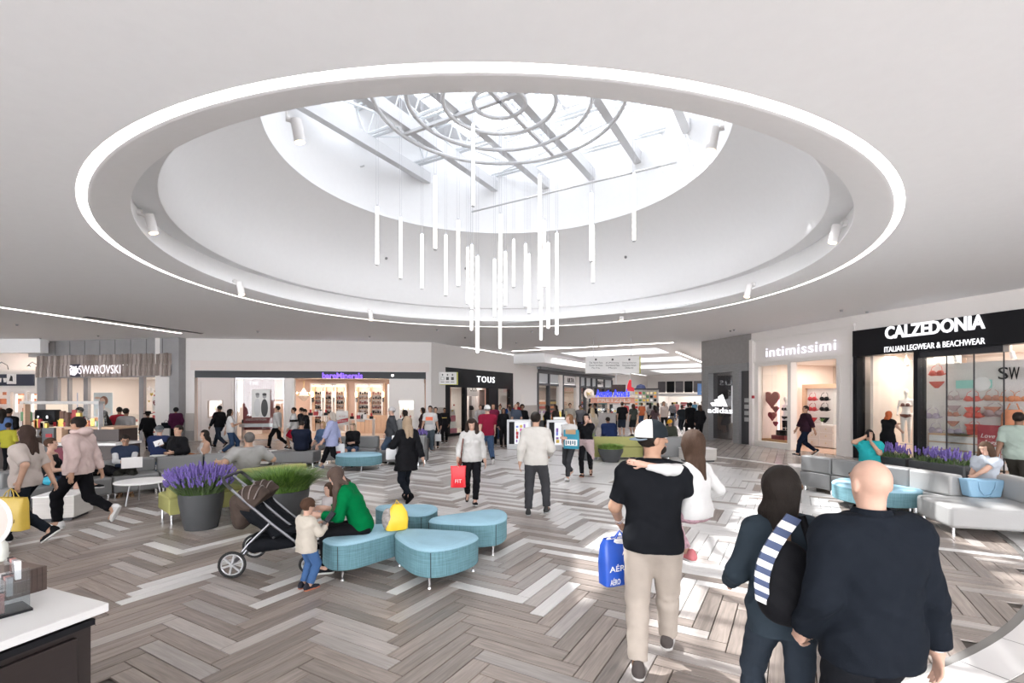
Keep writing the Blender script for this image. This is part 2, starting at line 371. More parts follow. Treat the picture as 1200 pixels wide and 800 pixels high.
# ---- linear ceiling lights and slots
def strip(label, p, q, w=.09, z=ZC-.012, name='linear_light', m=None, dz=.02):
    p = Vector((p[0], p[1], 0)); q = Vector((q[0], q[1], 0)); c = (p+q)/2; d = (q-p)/2; n_ = Vector((-d.y, d.x, 0)).normalized()
    t = thing(name, label, 'light' if m is None else 'vent', (c.x, c.y, z))
    ob('housing', G().obox((0, 0, dz/2), d*1.004, n_*(w*.9), Vector((0, 0, dz/2))), dark if m else white, t)
    ob('diffuser', G().obox((0, 0, -.004), d, n_*(w*.5), Vector((0, 0, .006))), m or led, t); return t
def cz(px, py): d = F_*(ZC-2)/(HZ-py); return (X(px, d), d)
strip('long glowing light line in the ceiling at the left edge of the photo', cz(-6, 358.5), cz(212, 390))
strip('dark slot air vent in the ceiling beside the left light line', cz(100, 371), cz(236, 390.5), name='slot_vent', m=dark, w=.12)
strip('glowing light line across the ceiling where the concourse begins', cz(600, 411.2), cz(700, 405.5))
strip('second light line, right of the first at the mouth of the concourse', cz(703, 405.3), cz(789, 401))
strip('short glowing light line above the hanging text sign', (X(686, 31), 31), (X(752, 28.6), 28.6), z=4.8)
# ceiling sprinklers
for k, (px, py) in enumerate([(433, 394), (462, 402), (512, 386), (605, 401), (623, 388), (650, 388), (115, 393), (47, 396), (20, 380), (856, 387), (986, 363), (1016, 365), (860, 386), (302, 388), (545, 395)]):
    x, y = cz(px, py); t = ob('sprinkler', G().lathe([(.001, -.05), (.035, -.05), (.04, -.01), (.06, 0)], 10), mat('sprinkler_grey', (.25, .25, .26), .4), loc=(x, y, ZC-.001))
    tag(t, 'small grey sprinkler head in the flat white ceiling', 'sprinkler', 'ceiling sprinklers')

# ---- facades
class Fac:
    def __init__(s, p0, p1):
        s.p0 = Vector((p0[0], p0[1], 0)); s.d = Vector((p1[0]-p0[0], p1[1]-p0[1], 0)); s.L = s.d.length; s.d.normalize(); s.rz = math.atan2(s.d.y, s.d.x)
    def at(s, px, py=None, off=0):       # local x (and z) of the point where the view ray meets the facade plane (off = depth behind it)
        k = (px-600)/F_; n_ = Vector((-s.d.y, s.d.x, 0)); o = s.p0+n_*off
        # o + t d = (k y, y)
        t = (k*o.y-o.x)/(s.d.x-k*s.d.y); y = o.y+s.d.y*t
        return t if py is None else (t, H_-(py-HZ)/F_*y)
    def thing(s, name, label, cat, group=None, x=0, y=0, z=0):
        n_ = Vector((-s.d.y, s.d.x, 0)); p = s.p0+s.d*x+n_*y; return thing(name, label, cat, (p.x, p.y, z), s.rz, group)
    def place(s, o, x=0, y=0, z=0):
        n_ = Vector((-s.d.y, s.d.x, 0)); p = s.p0+s.d*x+n_*y; o.location = (p.x, p.y, z); o.rotation_euler = (0, 0, s.rz); return o
    def lit(s, name, x, y, z, sx, sy, e, col=(1, .88, .76)):
        n_ = Vector((-s.d.y, s.d.x, 0)); p = s.p0+s.d*x+n_*y; return area(name, (p.x, p.y, z), sx, sy, e, col, (0, 0, s.rz))
BM = Fac((-15.6, 22.75), (-4.07, 24.4))      # pale wall with the cosmetics shop
SW = Fac((-23.2, 24.3), (-15.45, 22.7))      # grey facade, far left
TS = Fac((-4.07, 24.4), (10.0, 48.8))        # left side of the concourse
AD = Fac((9.45, 23.9), (10.38, 21.1))        # grey stone portal
IN = Fac((10.38, 21.1), (11.67, 16.55))      # lingerie shop
CZ = Fac((11.67, 16.55), (14.3, 9.0))        # shop with the black sign
def wallbox(fac, name, boxes, m, y0=0, y1=.25, **k):
    g = G()
    for b in boxes:
        x0, x1, z0, z1 = b[:4]; a, c = (b[4], b[5]) if len(b) > 4 else (y0, y1)
        g.box(x0, x1, a, c, z0, z1, b[6] if len(b) > 6 else 0)
    o = struct(name, g, m, **k); fac.place(o); return o
# ================================================================ FIGURES: one continuous surface each, from smoothly blended volumes
def surfnets(A, org, h):
    ins = A < 0; nx, ny, nz = A.shape
    c = np.zeros((nx-1, ny-1, nz-1), np.uint8)
    for i in (0, 1):
        for j in (0, 1):
            for k in (0, 1): c += ins[i:nx-1+i, j:ny-1+j, k:nz-1+k]
    act = (c > 0) & (c < 8); P = np.argwhere(act); n = len(P)
    if n == 0: return np.zeros((0, 3)), np.zeros((0, 4), int)
    idx = -np.ones(act.shape, np.int32); idx[act] = np.arange(n)
    sm = np.zeros((n, 3)); ct = np.zeros(n); cor = [(i, j, k) for i in (0, 1) for j in (0, 1) for k in (0, 1)]
    val = {q: A[P[:, 0]+q[0], P[:, 1]+q[1], P[:, 2]+q[2]] for q in cor}
    for q in cor:
        for ax in range(3):
            if q[ax]: continue
            r = list(q); r[ax] = 1; a, b = val[q], val[tuple(r)]; m = (a < 0) != (b < 0)
            t = np.where(m, a/np.where(m, a-b, 1), 0)
            e = np.array(q, float)[None, :].repeat(n, 0); e[:, ax] += t
            sm[m] += e[m]; ct[m] += 1
    V = (P+sm/ct[:, None])*h+org; Fs = []
    for ax in range(3):
        a = [slice(None)]*3; b = [slice(None)]*3; a[ax] = slice(0, -1); b[ax] = slice(1, None)
        A0, A1 = ins[tuple(a)], ins[tuple(b)]; E = np.argwhere(A0 != A1)
        o1, o2 = [(1, 2), (2, 0), (0, 1)][ax]
        E = E[(E[:, o1] > 0) & (E[:, o2] > 0) & (E[:, o1] < A.shape[o1]-1) & (E[:, o2] < A.shape[o2]-1)]
        f = np.zeros((len(E), 4), np.int64)
        for w, (d1, d2) in enumerate([(1, 1), (0, 1), (0, 0), (1, 0)]):
            Q = E.copy(); Q[:, o1] -= d1; Q[:, o2] -= d2; f[:, w] = idx[Q[:, 0], Q[:, 1], Q[:, 2]]
        s = ins[E[:, 0], E[:, 1], E[:, 2]]; f[~s] = f[~s][:, ::-1]; Fs.append(f)
    return V, np.concatenate(Fs)
def npmesh(name, V, Fq, mats):
    me = bpy.data.meshes.new(name); n = len(Fq); me.vertices.add(len(V)); me.vertices.foreach_set('co', V.astype(np.float32).ravel())
    me.loops.add(4*n); me.loops.foreach_set('vertex_index', Fq.astype(np.int32).ravel())
    me.polygons.add(n); me.polygons.foreach_set('loop_start', np.arange(0, 4*n, 4, dtype=np.int32))
    try: me.polygons.foreach_set('loop_total', np.full(n, 4, np.int32))
    except Exception: pass
    me.polygons.foreach_set('use_smooth', np.ones(n, bool))
    for m in (mats if isinstance(mats, (list, tuple)) else [mats]): me.materials.append(m)
    me.update(calc_edges=True); return me
class Vol:
    """list of primitives; cap: a,b,ra,rb[,flat]; ell: c,(r),axes"""
    def __init__(s): s.p = []; s.cut = []
    def cap(s, a, b, ra, rb, k=.03, flat=False): s.p.append(('c', np.array(a, float), np.array(b, float), ra, rb, k, flat)); return s
    def ell(s, c, r, ax=None, k=.03): s.p.append(('e', np.array(c, float), np.array(r, float), np.eye(3) if ax is None else np.array([list(a) for a in ax], float), None, k, None)); return s
    def plane(s, c, n): s.cut.append((np.array(c, float), np.array(n, float))); return s     # removes the side n points to
    def mesh(s, h, wr=0, fn=None):
        lo = np.full(3, 1e9); hi = -lo; bb = []
        for q in s.p:
            pad = q[5]+2.5*h
            if q[0] == 'c': r = max(q[3], q[4])+pad; l, u = np.minimum(q[1], q[2])-r, np.maximum(q[1], q[2])+r
            else:
                e = np.abs(q[3].T*q[2]).sum(1) if False else np.sqrt(((q[3]*q[2][:, None])**2).sum(0)); l, u = q[1]-e-pad, q[1]+e+pad
            bb.append((l, u)); lo = np.minimum(lo, l); hi = np.maximum(hi, u)
        n = np.ceil((hi-lo)/h).astype(int)+2; A = np.full(n, .2, np.float32)
        for q, (l, u) in zip(s.p, bb):
            i0 = np.maximum(((l-lo)/h).astype(int), 0); i1 = np.minimum(((u-lo)/h).astype(int)+2, n)
            ax = [lo[d]+h*np.arange(i0[d], i1[d]) for d in range(3)]
            x, y, z = ax[0][:, None, None], ax[1][None, :, None], ax[2][None, None, :]
            if q[0] == 'c':
                a, b = q[1], q[2]; ba = b-a; L2 = max(float(ba@ba), 1e-9); px, py, pz = x-a[0], y-a[1], z-a[2]
                t0 = (px*ba[0]+py*ba[1]+pz*ba[2])/L2; t = np.clip(t0, 0, 1)
                d = np.sqrt((px-ba[0]*t)**2+(py-ba[1]*t)**2+(pz-ba[2]*t)**2)-(q[3]+(q[4]-q[3])*t)
                if q[6]: d = np.maximum(d, (t0-1)*math.sqrt(L2))
            else:
                px, py, pz = x-q[1][0], y-q[1][1], z-q[1][2]; M = q[3]; r = q[2]
                u_ = [px*M[i][0]+py*M[i][1]+pz*M[i][2] for i in range(3)]
                k0 = np.sqrt(sum((u_[i]/r[i])**2 for i in range(3))); k1 = np.sqrt(sum((u_[i]/r[i]**2)**2 for i in range(3)))+1e-9
                d = k0*(k0-1)/k1
            sl = tuple(slice(i0[d_], i1[d_]) for d_ in range(3)); B = A[sl]; k = q[5]
            hh = np.maximum(k-np.abs(B-d), 0)/k; A[sl] = np.minimum(B, d)-hh*hh*k*.25
        if s.cut or fn:
            x, y, z = (lo[0]+h*np.arange(n[0]))[:, None, None], (lo[1]+h*np.arange(n[1]))[None, :, None], (lo[2]+h*np.arange(n[2]))[None, None, :]
            for c, nn in s.cut: A = np.maximum(A, (x-c[0])*nn[0]+(y-c[1])*nn[1]+(z-c[2])*nn[2])
            if fn: A = fn(A, x, y, z)
        A[0], A[-1], A[:, 0], A[:, -1], A[:, :, 0], A[:, :, -1] = (.2,)*6
        V, Fq = surfnets(A, lo, h)
        if wr and len(V):                      # soft cloth folds
            x, y, z = V.T; a = np.sin(19*x+7*np.sin(9*z+3*y))*np.sin(23*z+5*np.sin(13*x)); b = np.sin(41*z+17*x+4*np.sin(21*y))
            N = np.zeros_like(V); p0, p1, p2 = V[Fq[:, 0]], V[Fq[:, 1]], V[Fq[:, 2]]; fn_ = np.cross(p1-p0, p2-p0)
            for i in range(4): np.add.at(N, Fq[:, i], fn_)
            N /= (np.linalg.norm(N, axis=1)[:, None]+1e-9); V = V+N*((a*.6+b*.4)*wr)[:, None]
        return V, Fq
def unit(v): v = np.array(v, float); return v/(np.linalg.norm(v)+1e-9)
def rotm(axis, a): return np.array(Matrix.Rotation(a, 3, Vector(axis)))
def ik(a, t, l1, l2, pole):
    v = t-a; d = np.linalg.norm(v); d = min(d, (l1+l2)*.999); u = unit(v); t = a+u*d
    c = (l1*l1-l2*l2+d*d)/(2*d); hgt = math.sqrt(max(l1*l1-c*c, 0)); pl = np.array(pole, float); pl -= u*(pl@u); return a+u*c+unit(pl)*hgt, t
SK = {'fair': (.50, .31, .235), 'tan': (.37, .215, .145), 'olive': (.42, .255, .18), 'brown': (.21, .115, .075), 'deep': (.12, .065, .045)}
def skin(n):
    k = 'skin_'+n
    if k in MC: return MC[k]
    m = mat(k, SK[n], .5, spec=.25, var=.08, scale=30, bump=.03, bscale=200); m.node_tree.nodes['Principled BSDF'].inputs['Subsurface Weight'].default_value = .0; return m
def cloth(c, rough=.85):
    return mat('cloth_%02d%02d%02d' % tuple(int(x*99) for x in c), tuple(x*.78 for x in c), rough, var=.06, scale=14, bump=.25, bscale=260, spec=.06)
def hairm(c): return mat('hair_%02d%02d%02d' % tuple(int(x*99) for x in c), c, .62, var=.35, scale=30, bump=.5, bscale=60, stretch=(6, 6, .8), spec=.15)
BLK = (.010, .010, .012); NAVY = (.016, .022, .05); JEAN = (.05, .085, .16); LJEAN = (.20, .28, .38); WH = (.72, .71, .70); GREY = (.22, .22, .23); DG = (.06, .06, .065)
DH = (.014, .010, .008); BH = (.05, .028, .018); LH = (.30, .19, .10); GH = (.22, .21, .20); RH = (.30, .07, .02)
SHM = {}
def shoe_mesh(col, sole):
    k = (col, sole)
    if k not in SHM:
        v = Vol().cap((0, -.06, .045), (0, .10, .035), .042, .036, .02).cap((0, .10, .033), (0, .155, .03), .038, .030, .02).cap((0, -.055, .06), (0, -.05, .09), .04, .038, .03)
        v.plane((0, 0, .018), (0, 0, -1)); V, Fq = v.mesh(.011)
        g = Vol().cap((0, -.055, .012), (0, .06, .012), .045, .044, .02).cap((0, .06, .012), (0, .155, .012), .044, .036, .02); g.plane((0, 0, 0), (0, 0, -1)); g.plane((0, 0, .026), (0, 0, 1)); V2, F2 = g.mesh(.011)
        SHM[k] = (npmesh('shoe', V, Fq, cloth(col, .6)), npmesh('sole', V2, F2, cloth(sole, .6)))
    return SHM[k]
PEOPLE = 0
def person(label, x, y, rz, ht=1.72, z=0, fem=False, build=1.0, h=.022, sk='olive', hip=(0, 0, .93), lean=0, side=0, yaw=0, head=(0, 0),
           la=None, ra=None, ll=None, rl=None, fp=(0, 0), hair=('short', DH), top=(GREY, 1.0, -.08), bot=(BLK, 1.97), shoe=(BLK, WH), belly=0,
           lhand='relax', rhand='relax', group=None, name='person', stripes=None, lpole=None, rpole=None, kpole=None, apron=None, wr=0, child=0, collar=None, cat='person', vneck=0, body=None, legs=True, tips=None):
    """faces local +y; everything in units of a 1.75 m adult, scaled after"""
    s = ht/1.75; root = thing(name, label, cat, (x, y, z), rz, group)
    hs = 1+.42*child                     # children have larger heads
    hip = np.array(hip, float); le, si = math.radians(lean), math.radians(side)
    U = unit((math.sin(si), math.sin(le), math.cos(le)*math.cos(si))); Yw = rotm((0, 0, 1), math.radians(yaw)); R = Yw@np.array([1., 0, 0]); R = unit(R-U*(R@U)); Fv = np.cross(U, R)
    tl = .55*(1-.06*child); neck = hip+U*tl; sw = (.148 if fem else .170)*build; sw *= (1-.08*child)
    SHO = {i: hip+U*(tl-.075)+R*(i*sw)-Fv*.005 for i in (-1, 1)}; HIPJ = {i: hip+R*(i*.088)-U*.02 for i in (-1, 1)}
    hy, hp = math.radians(head[0]), math.radians(head[1])
    Uh = unit(U*.6+np.array([0, 0, .4])); Rh = unit(R-Uh*(R@Uh)); Fh = np.cross(Uh, Rh)
    Ry = rotm(Uh, hy); Rh, Fh = Ry@Rh, Ry@Fh; Rp = rotm(Rh, hp); Uh, Fh = Rp@Uh, Rp@Fh       # positive pitch looks up
    hc = neck+unit(U*.6+np.array([0, 0, .4]))*(.062)+Uh*.092*hs; AX = (Rh, Fh, Uh)
    b = build
    def torso(v, f, low=True, up=True):
        a3 = (R, Fv, U)
        if low: v.ell(hip+U*.03, (.165*(1.06 if fem else 1)*b**.6+f, .118*b+f, .125+f), a3, .05)
        v.ell(hip+U*.19+Fv*(belly*.5), ((.128 if fem else .145)*b+f+belly*.5, .098*b+f+belly, .14+f), a3, .06)
        if up:
            v.ell(hip+U*.345, ((.145 if fem else .165)*b+f, .110*b+f, .155+f), a3, .06)
            v.cap(SHO[-1]-U*.02, SHO[1]-U*.02, .056*b+f, .056*b+f, .05)
            for i in (-1, 1): v.cap(neck-U*.015-Fv*.012+R*(i*.02), SHO[i]+U*.0-Fv*.01, .046*b+f, .048*b+f, .04)
            for i in (-1, 1): v.cap(hip+U*.33+R*(i*.08)-Fv*.03, SHO[i]-U*.04, .07*b+f, .05*b+f, .05)
            if fem and not child:
                for i in (-1, 1): v.ell(hip+U*.335+R*(i*.07)+Fv*.085, (.058+f, .05+f, .055+f), a3, .035)
        return v
    E, WR = {}, {}
    L1, L2 = .285, .255
    for i, tgt, pole in ((-1, la, lpole), (1, ra, rpole)):
        if tgt is None: tgt = (i*(sw+.06), .04, SHO[i][2]-.50)
        E[i], WR[i] = ik(SHO[i], np.array(tgt, float), L1, L2, pole if pole is not None else (i*.5, -1, -.3))
    K, AN = {}, {}
    for i, tgt in ((-1, ll), (1, rl)):
        if tgt is None: tgt = (i*.095, 0, .085)
        K[i], AN[i] = ik(HIPJ[i], np.array(tgt, float), .435, .42, kpole or (i*.12, 1, .2))
    def arm(v, i, f, n, hand=False):          # n = sleeve length 0..2 (elbow = 1)
        a, e, w = SHO[i], E[i], WR[i]; tu = min(n, 1)
        m_ = a+(e-a)*tu; r0, r1 = .054*b, .044*b
        fl = n < 2 and f > 0
        v.cap(a, m_, r0+f, r0+(r1-r0)*tu+f, .035, fl and n <= 1)
        if n > 1: v.cap(e, e+(w-e)*(n-1), .043*b+f, (.043+(.029-.043)*(n-1))*b+f, .025, f > 0)
    def leg(v, i, f, n, fl=True, flare=0):
        a, k_, w = HIPJ[i], K[i], AN[i]; tu = min(n, 1); m_ = a+(k_-a)*tu
        v.cap(a, m_, .088*b+f, (.088+(.056-.088)*tu)*b+f+flare, .05, fl and n <= 1)
        if n > 1:
            t = n-1; c_ = k_+(w-k_)*.3
            v.cap(k_, c_, .054*b+f, .056*b+f*.9, .03); v.cap(c_, k_+(w-k_)*t, .056*b+f, (.056+(.036-.056)*(t-.3)/.7)*b+f+flare, .03, fl)
    P = Vol(); torso(P, 0)
    P.cap(neck-U*.04, hc-Uh*.05*hs-Fh*.012, .054*min(b, 1.1) if not fem else .046, .05*min(b, 1.1) if not fem else .043, .03)
    P.ell(hc+Uh*.022*hs-Fh*.008, (.073*hs, .091*hs, .087*hs), AX, .02); P.ell(hc-Uh*.045*hs+Fh*.018*hs, (.055*hs, .062*hs, .062*hs), AX, .03)
    near = h <= .013
    if h <= .018:
        P.cap(hc+Fh*.083*hs+Uh*.015, hc+Fh*.100*hs-Uh*.018, .009, .014, .012); P.cap(hc+Fh*.07*hs-Uh*.088*hs, hc+Fh*.068*hs-Uh*.088*hs, .02, .02, .02)
        P.cap(hc+Fh*.078*hs-Rh*.035+Uh*.03, hc+Fh*.078*hs+Rh*.035+Uh*.03, .012, .012, .012); P.ell(hc+Fh*.082*hs-Uh*.052*hs, (.022, .012, .010), AX, .01)
        for i in (-1, 1): P.ell(hc+Rh*(i*.074*hs)-Fh*.012-Uh*.005, (.013, .022, .034), AX, .008)
    else: P.cap(hc+Fh*.09*hs, hc+Fh*.1*hs-Uh*.012, .012, .016, .015)
    HAND = {}
    for i, mode in ((-1, lhand), (1, rhand)):
        arm(P, i, 0, 2)
        e, w = E[i], WR[i]; D = unit(w-e); ref = unit(np.array([-i, .25, 0.])-D*(np.array([-i, .25, 0.])@D))    # palm normal
        T = unit(np.cross(D, ref))*i*1.0
        if T@Fv < 0: T = -T
        pc = w+D*.05; HAND[i] = w+D*.085+ref*.02
        P.cap(w, w+D*.02, .028*b, .026, .02); P.ell(pc, (.038, .016, .045), (T, ref, D), .018)
        if h <= .013:
            curl = {'relax': .5, 'grip': 1.5, 'flat': .12}[mode]
            for q in range(4):
                o = w+D*.085+T*(.027-.018*q); Ls = (.036, .040, .037, .029)[q]; p0 = o; d = D
                for seg in range(3):
                    an = curl*(.55 if seg == 0 else .6)
                    d = unit(d*math.cos(an)+ref*math.sin(an)) if seg == 0 else unit(d*math.cos(an)+np.cross(np.cross(d, ref), d)*math.sin(an))
                    p1 = p0+d*Ls*(1, .68, .55)[seg]; P.cap(p0, p1, .0092-.0008*seg, .0085-.0008*seg, .004); p0 = p1
            t0 = w+D*.025+T*.03; t1 = t0+unit(D*.7+T*.75+ref*.25)*.038; t2 = t1+unit(D*.9+T*.1+ref*(.3+curl*.4))*.03
            P.cap(t0, t1, .013, .0105, .012); P.cap(t1, t2, .0105, .009, .006)
        else:
            P.cap(w+D*.08, w+D*.11+ref*.02, .026, .02, .02); P.cap(w+D*.11+ref*.02, w+D*.14+ref*.05, .017, .014, .015); P.cap(w+D*.03+T*.025, w+D*.075+T*.05+ref*.02, .013, .011, .012)
    if legs:
        for i in (-1, 1):
            leg(P, i, 0, 2, False)
            a_ = AN[i]; pt = math.radians(fp[0 if i < 0 else 1]); fd = np.array([i*.12, math.cos(pt), math.sin(pt)]); P.cap(a_-np.array([0, .02, .03]), a_+unit(fd)*.12-np.array([0, 0, .04]), .034, .026, .03)
    skm = skin(sk); V, Fq = P.mesh(h/s if s < 1 else h); V *= s; ob('body', npmesh('body', V, Fq, skm), None, root)
    hh = h/s if s < 1 else h
    wrk = wr or (.0035 if h < .02 else 0)
    # top garment
    if top:
        col, sl, hem = top[:3]; inf = top[3] if len(top) > 3 else .016
        v = Vol(); torso(v, inf)
        bx_ = .098 if fem else .110
        for i in (-1, 1): v.cap(hip+U*.31+R*(i*.05), hip+U*.04+R*(i*.055), bx_*b*.92+inf, bx_*b+inf, .05)
        if hip[2] > .7 or hem < -.3:
            for i in (-1, 1): v.cap(hip+U*.02+R*(i*.06), hip-U*(min(-hem, .3)+.08)+R*(i*.065), bx_*b+inf+.004, bx_*b+inf+.008+(top[4] if len(top) > 4 else 0), .05)
        if hem < -.2:
            for i in (-1, 1): v.cap(HIPJ[i], HIPJ[i]+(K[i]-HIPJ[i])*min(1, (-hem)/.43), .10*b+inf, .095*b+inf+(top[4] if len(top) > 4 else 0), .09)
        if sl > 0:
            for i in (-1, 1): arm(v, i, inf*.95, sl)
        cutc = hip+U*(hem if hem > -.2 else hem)
        v.plane(cutc, -U if hem > -.2 else np.array([0, 0, -1.])); v.plane(neck+U*(.022 if sl > 0 else -.05), U)
        fn = None
        if sl == 0:
            def fn(A, x, y, z):
                for i in (-1, 1):
                    c = SHO[i]+R*i*.0; n_ = R*i; A = np.maximum(A, (x-c[0]+n_[0]*.03)*n_[0]+(y-c[1]+n_[1]*.03)*n_[1]+(z-c[2])*n_[2])
                return A
        V, Fq = v.mesh(hh, wrk, fn)
        mats = [cloth(col)]
        me = npmesh('shirt', V*s, Fq, mats)
        if stripes and len(V):
            mats2 = cloth(stripes[0]); me.materials.append(mats2); cen = V[Fq].mean(1); zz = (cen-hip)@U
            m_ = np.zeros(len(Fq), np.int32)
            for (z0, z1) in stripes[1]: m_[(zz > z0) & (zz < z1)] = 1
            me.polygons.foreach_set('material_index', m_)
        ob('shirt', me, None, root)
        if h <= .013 and sl > 0:
            r_ = (.056*min(b, 1.1) if not fem else .05)*s; c_ = (neck+U*.016)*s
            ob('collar', G().tube([Vector(c_+(R*math.cos(t)+Fv*math.sin(t)*1.0+U*(-.12*math.sin(t)))*r_*1.12) for t in np.linspace(0, 2*PI, 24, endpoint=False)], collar or .008*s, 6, closed=True), cloth(col), root, smooth=True)
    if bot and legs:
        col, n = bot[:2]; inf = bot[2] if len(bot) > 2 else .011
        v = Vol(); torso(v, inf-.002, True, False)
        if n == 'skirt':
            for i in (-1, 1): v.cap(HIPJ[i], HIPJ[i]+(K[i]-HIPJ[i])*.9, .10*b, .11*b, .12, True)
        else:
            for i in (-1, 1): leg(v, i, inf, n, True, .008 if n > 1.5 else .012)
        v.plane(hip+U*.10, U) if hip[2] > .7 else v.plane(hip+U*.13, unit((0, -.55, 1))); V, Fq = v.mesh(hh, wrk*.8); ob('trousers' if n != 'skirt' and n > 1.2 else ('skirt' if n == 'skirt' else 'shorts'), npmesh('trousers', V*s, Fq, cloth(col)), None, root)
    if shoe and legs:
        sm = shoe_mesh(*shoe)
        for i in (-1, 1):
            a_ = AN[i]*s; p = math.radians(fp[0 if i < 0 else 1]); q = ob('shoe', sm[0], None, root); q.rotation_euler = (p, 0, -i*.13)
            off = Vector((0, -.0*s, -.085*s)); off.rotate(Euler((p, 0, 0))); q.location = Vector(a_)+off; q.scale = (s*(1+.15*child),)*3; ob('sole', sm[1], None, q)
    # hair
    st, hcol = hair
    if st != 'bald':
        v = Vol(); e = .012*hs
        v.ell(hc+Uh*.028*hs-Fh*.012, (.075*hs+e, .092*hs+e, .088*hs+e), AX, .02)
        if st in ('long', 'vlong', 'bob', 'pony'):
            dn = {'long': .30, 'vlong': .42, 'bob': .14, 'pony': .02}[st]
            g0 = hc-Fh*.055; base = neck-Fv*.07-U*.0
            mid = hc-Uh*.12*hs-Fh*.07; end = mid-np.array([0, 0, max(dn-.12, .0)])-Fv*.035
            if not (head[1] < -25 and lean > 10): v.ell(hc-Fh*.03-Uh*.03, (.085*hs, .075*hs, .11*hs), AX, .03)
            if dn > .1 and not (head[1] < -25 and lean > 10): v.cap(mid+Rh*.04, end+Rh*.045, .056, .036, .05); v.cap(mid-Rh*.04, end-Rh*.045, .056, .036, .05)
            if st != 'pony':
                for i in (-1, 1): v.cap(hc+Rh*(i*.075*hs)+Uh*.01, hc+Rh*(i*.080)-Uh*min(dn*.6, .15)-Fh*.02, .026, .024, .03)
            if head[1] < -18 and dn > .1:
                for i in (-1, 1): v.cap(hc+Rh*(i*.07)-Fh*.03, hc+Rh*(i*.10)-np.array([0, 0, .17])-Fh*.03, .048, .045, .04); v.cap(hc+Rh*(i*.10)-np.array([0, 0, .17])-Fh*.03, hc+Rh*(i*.10)-np.array([0, 0, .17+dn*.75])+Fv*.02, .045, .02, .03)
            if st == 'pony': v.cap(hc-Fh*.11+Uh*.03, hc-Fh*.15-Uh*.14, .03, .018, .02)
        if st == 'bun': v.ell(hc+Uh*.09*hs-Fh*.08, (.04, .04, .04), AX, .02)
        if st == 'afro': v.ell(hc+Uh*.03-Fh*.03, (.11, .11, .11), AX, .03)
        low = -.055 if st in ('short', 'bun', 'buzz') else None
        def fn(A, x, y, z):
            px, py, pz = x-hc[0], y-hc[1], z-hc[2]; dF = px*Fh[0]+py*Fh[1]+pz*Fh[2]; dU = px*Uh[0]+py*Uh[1]+pz*Uh[2]
            dR = np.abs(px*Rh[0]+py*Rh[1]+pz*Rh[2])
            A = np.maximum(A, np.minimum(np.minimum(dF-.028*hs, .062*hs-dU), .058*hs-dR))
            if low is not None: A = np.maximum(A, np.minimum(low*hs-dU, 1)); A = np.maximum(A, np.minimum(dF+.012, .012-dU))
            return A+.0035*np.sin(55*dR+30*dF)*np.sin(28*dU+40*dR) if h < .02 else A
        V, Fq = v.mesh(min(hh, .016) if h > .013 else hh, 0, fn); hm_ = npmesh('hair', V*s, Fq, hairm(hcol))
        if tips and len(V): hm_.materials.append(hairm(tips[0])); zz = V[Fq].mean(1)[:, 2]-neck[2]; hm_.polygons.foreach_set('material_index', (zz+.03*np.sin(60*V[Fq].mean(1)[:, 0]) < tips[1]).astype(np.int32))
        ob('hair', hm_, None, root)
    if h <= .018:                                  # eyes, brows, lips
        for i in (-1, 1):
            g = G().ell((0, 0, 0), (.011*s, .008*s, .006*s), 8, 0, 6); o = ob('eye', g, mat('eye_white', (.5, .48, .46), .2), root, True); o.location = Vector((hc+Rh*(i*.031*hs)+Fh*.079*hs+Uh*.012*hs)*s)
            g = G().ell((0, 0, 0), .0052*s, 8, 0, 6); q = ob('iris', g, mat('iris_dark', (.02, .012, .01), .2), o, True); q.location = Vector(Fh*.0065*s)
            g = G().cap if 0 else G().cyl(Vector((hc+Rh*(i*.018*hs)+Fh*.089*hs+Uh*.036*hs)*s), Vector((hc+Rh*(i*.046*hs)+Fh*.076*hs+Uh*.036*hs)*s), .004*s, n=5); ob('eyebrow', g, hairm(hcol if st != 'bald' else BH), root)
        g = G().ell((0, 0, 0), (.02*s*hs, .007*s, .007*s), 8, 0, 6); o = ob('lips', g, mat('lips', (.40, .14, .12), .4), root, True); o.location = Vector((hc+Fh*.089*hs-Uh*.052*hs)*s)
        o.rotation_euler = Matrix([Rh, Fh, Uh]).transposed().to_euler()
    c_, s_ = math.cos(rz), math.sin(rz)
    def w3(p): p = p*s; return Vector((x+p[0]*c_-p[1]*s_, y+p[0]*s_+p[1]*c_, z+p[2]))
    return dict(root=root, L=w3(HAND[-1]), R=w3(HAND[1]), head=w3(hc), hcl=Vector(hc*s), AX=AX, s=s, shoL=w3(SHO[-1]), shoR=w3(SHO[1]), chest=w3(hip+U*.36), loc={'hc': hc*s, 'sho': SHO, 'hip': hip, 'U': U, 'R': R, 'F': Fv, 'neck': neck, 'hs': hs, 'el': E, 'wr': WR}, hip=w3(hip))
def walk(st=.28, f='r', sw=.2, up=.03):
    a = dict(hip=(0, 0, .905))
    if f == 'r': a.update(rl=(.085, st, .10), ll=(-.085, -st-.06, .16+up), fp=(-38, 12), la=(-.27, sw, .86), ra=(.27, -sw+.02, .85))
    else: a.update(ll=(-.085, st, .10), rl=(.085, -st-.06, .16+up), fp=(12, -38), ra=(.27, sw, .86), la=(-.27, -sw+.02, .85))
    return a
def sit(seat=.44, fx=.1, fy=.42, **k):
    d = dict(hip=(0, 0, seat+.10), ll=(-fx, fy, .085), rl=(fx, fy, .085), la=(-.14, .32, seat+.20), ra=(.14, .32, seat+.20)); d.update(k); return d
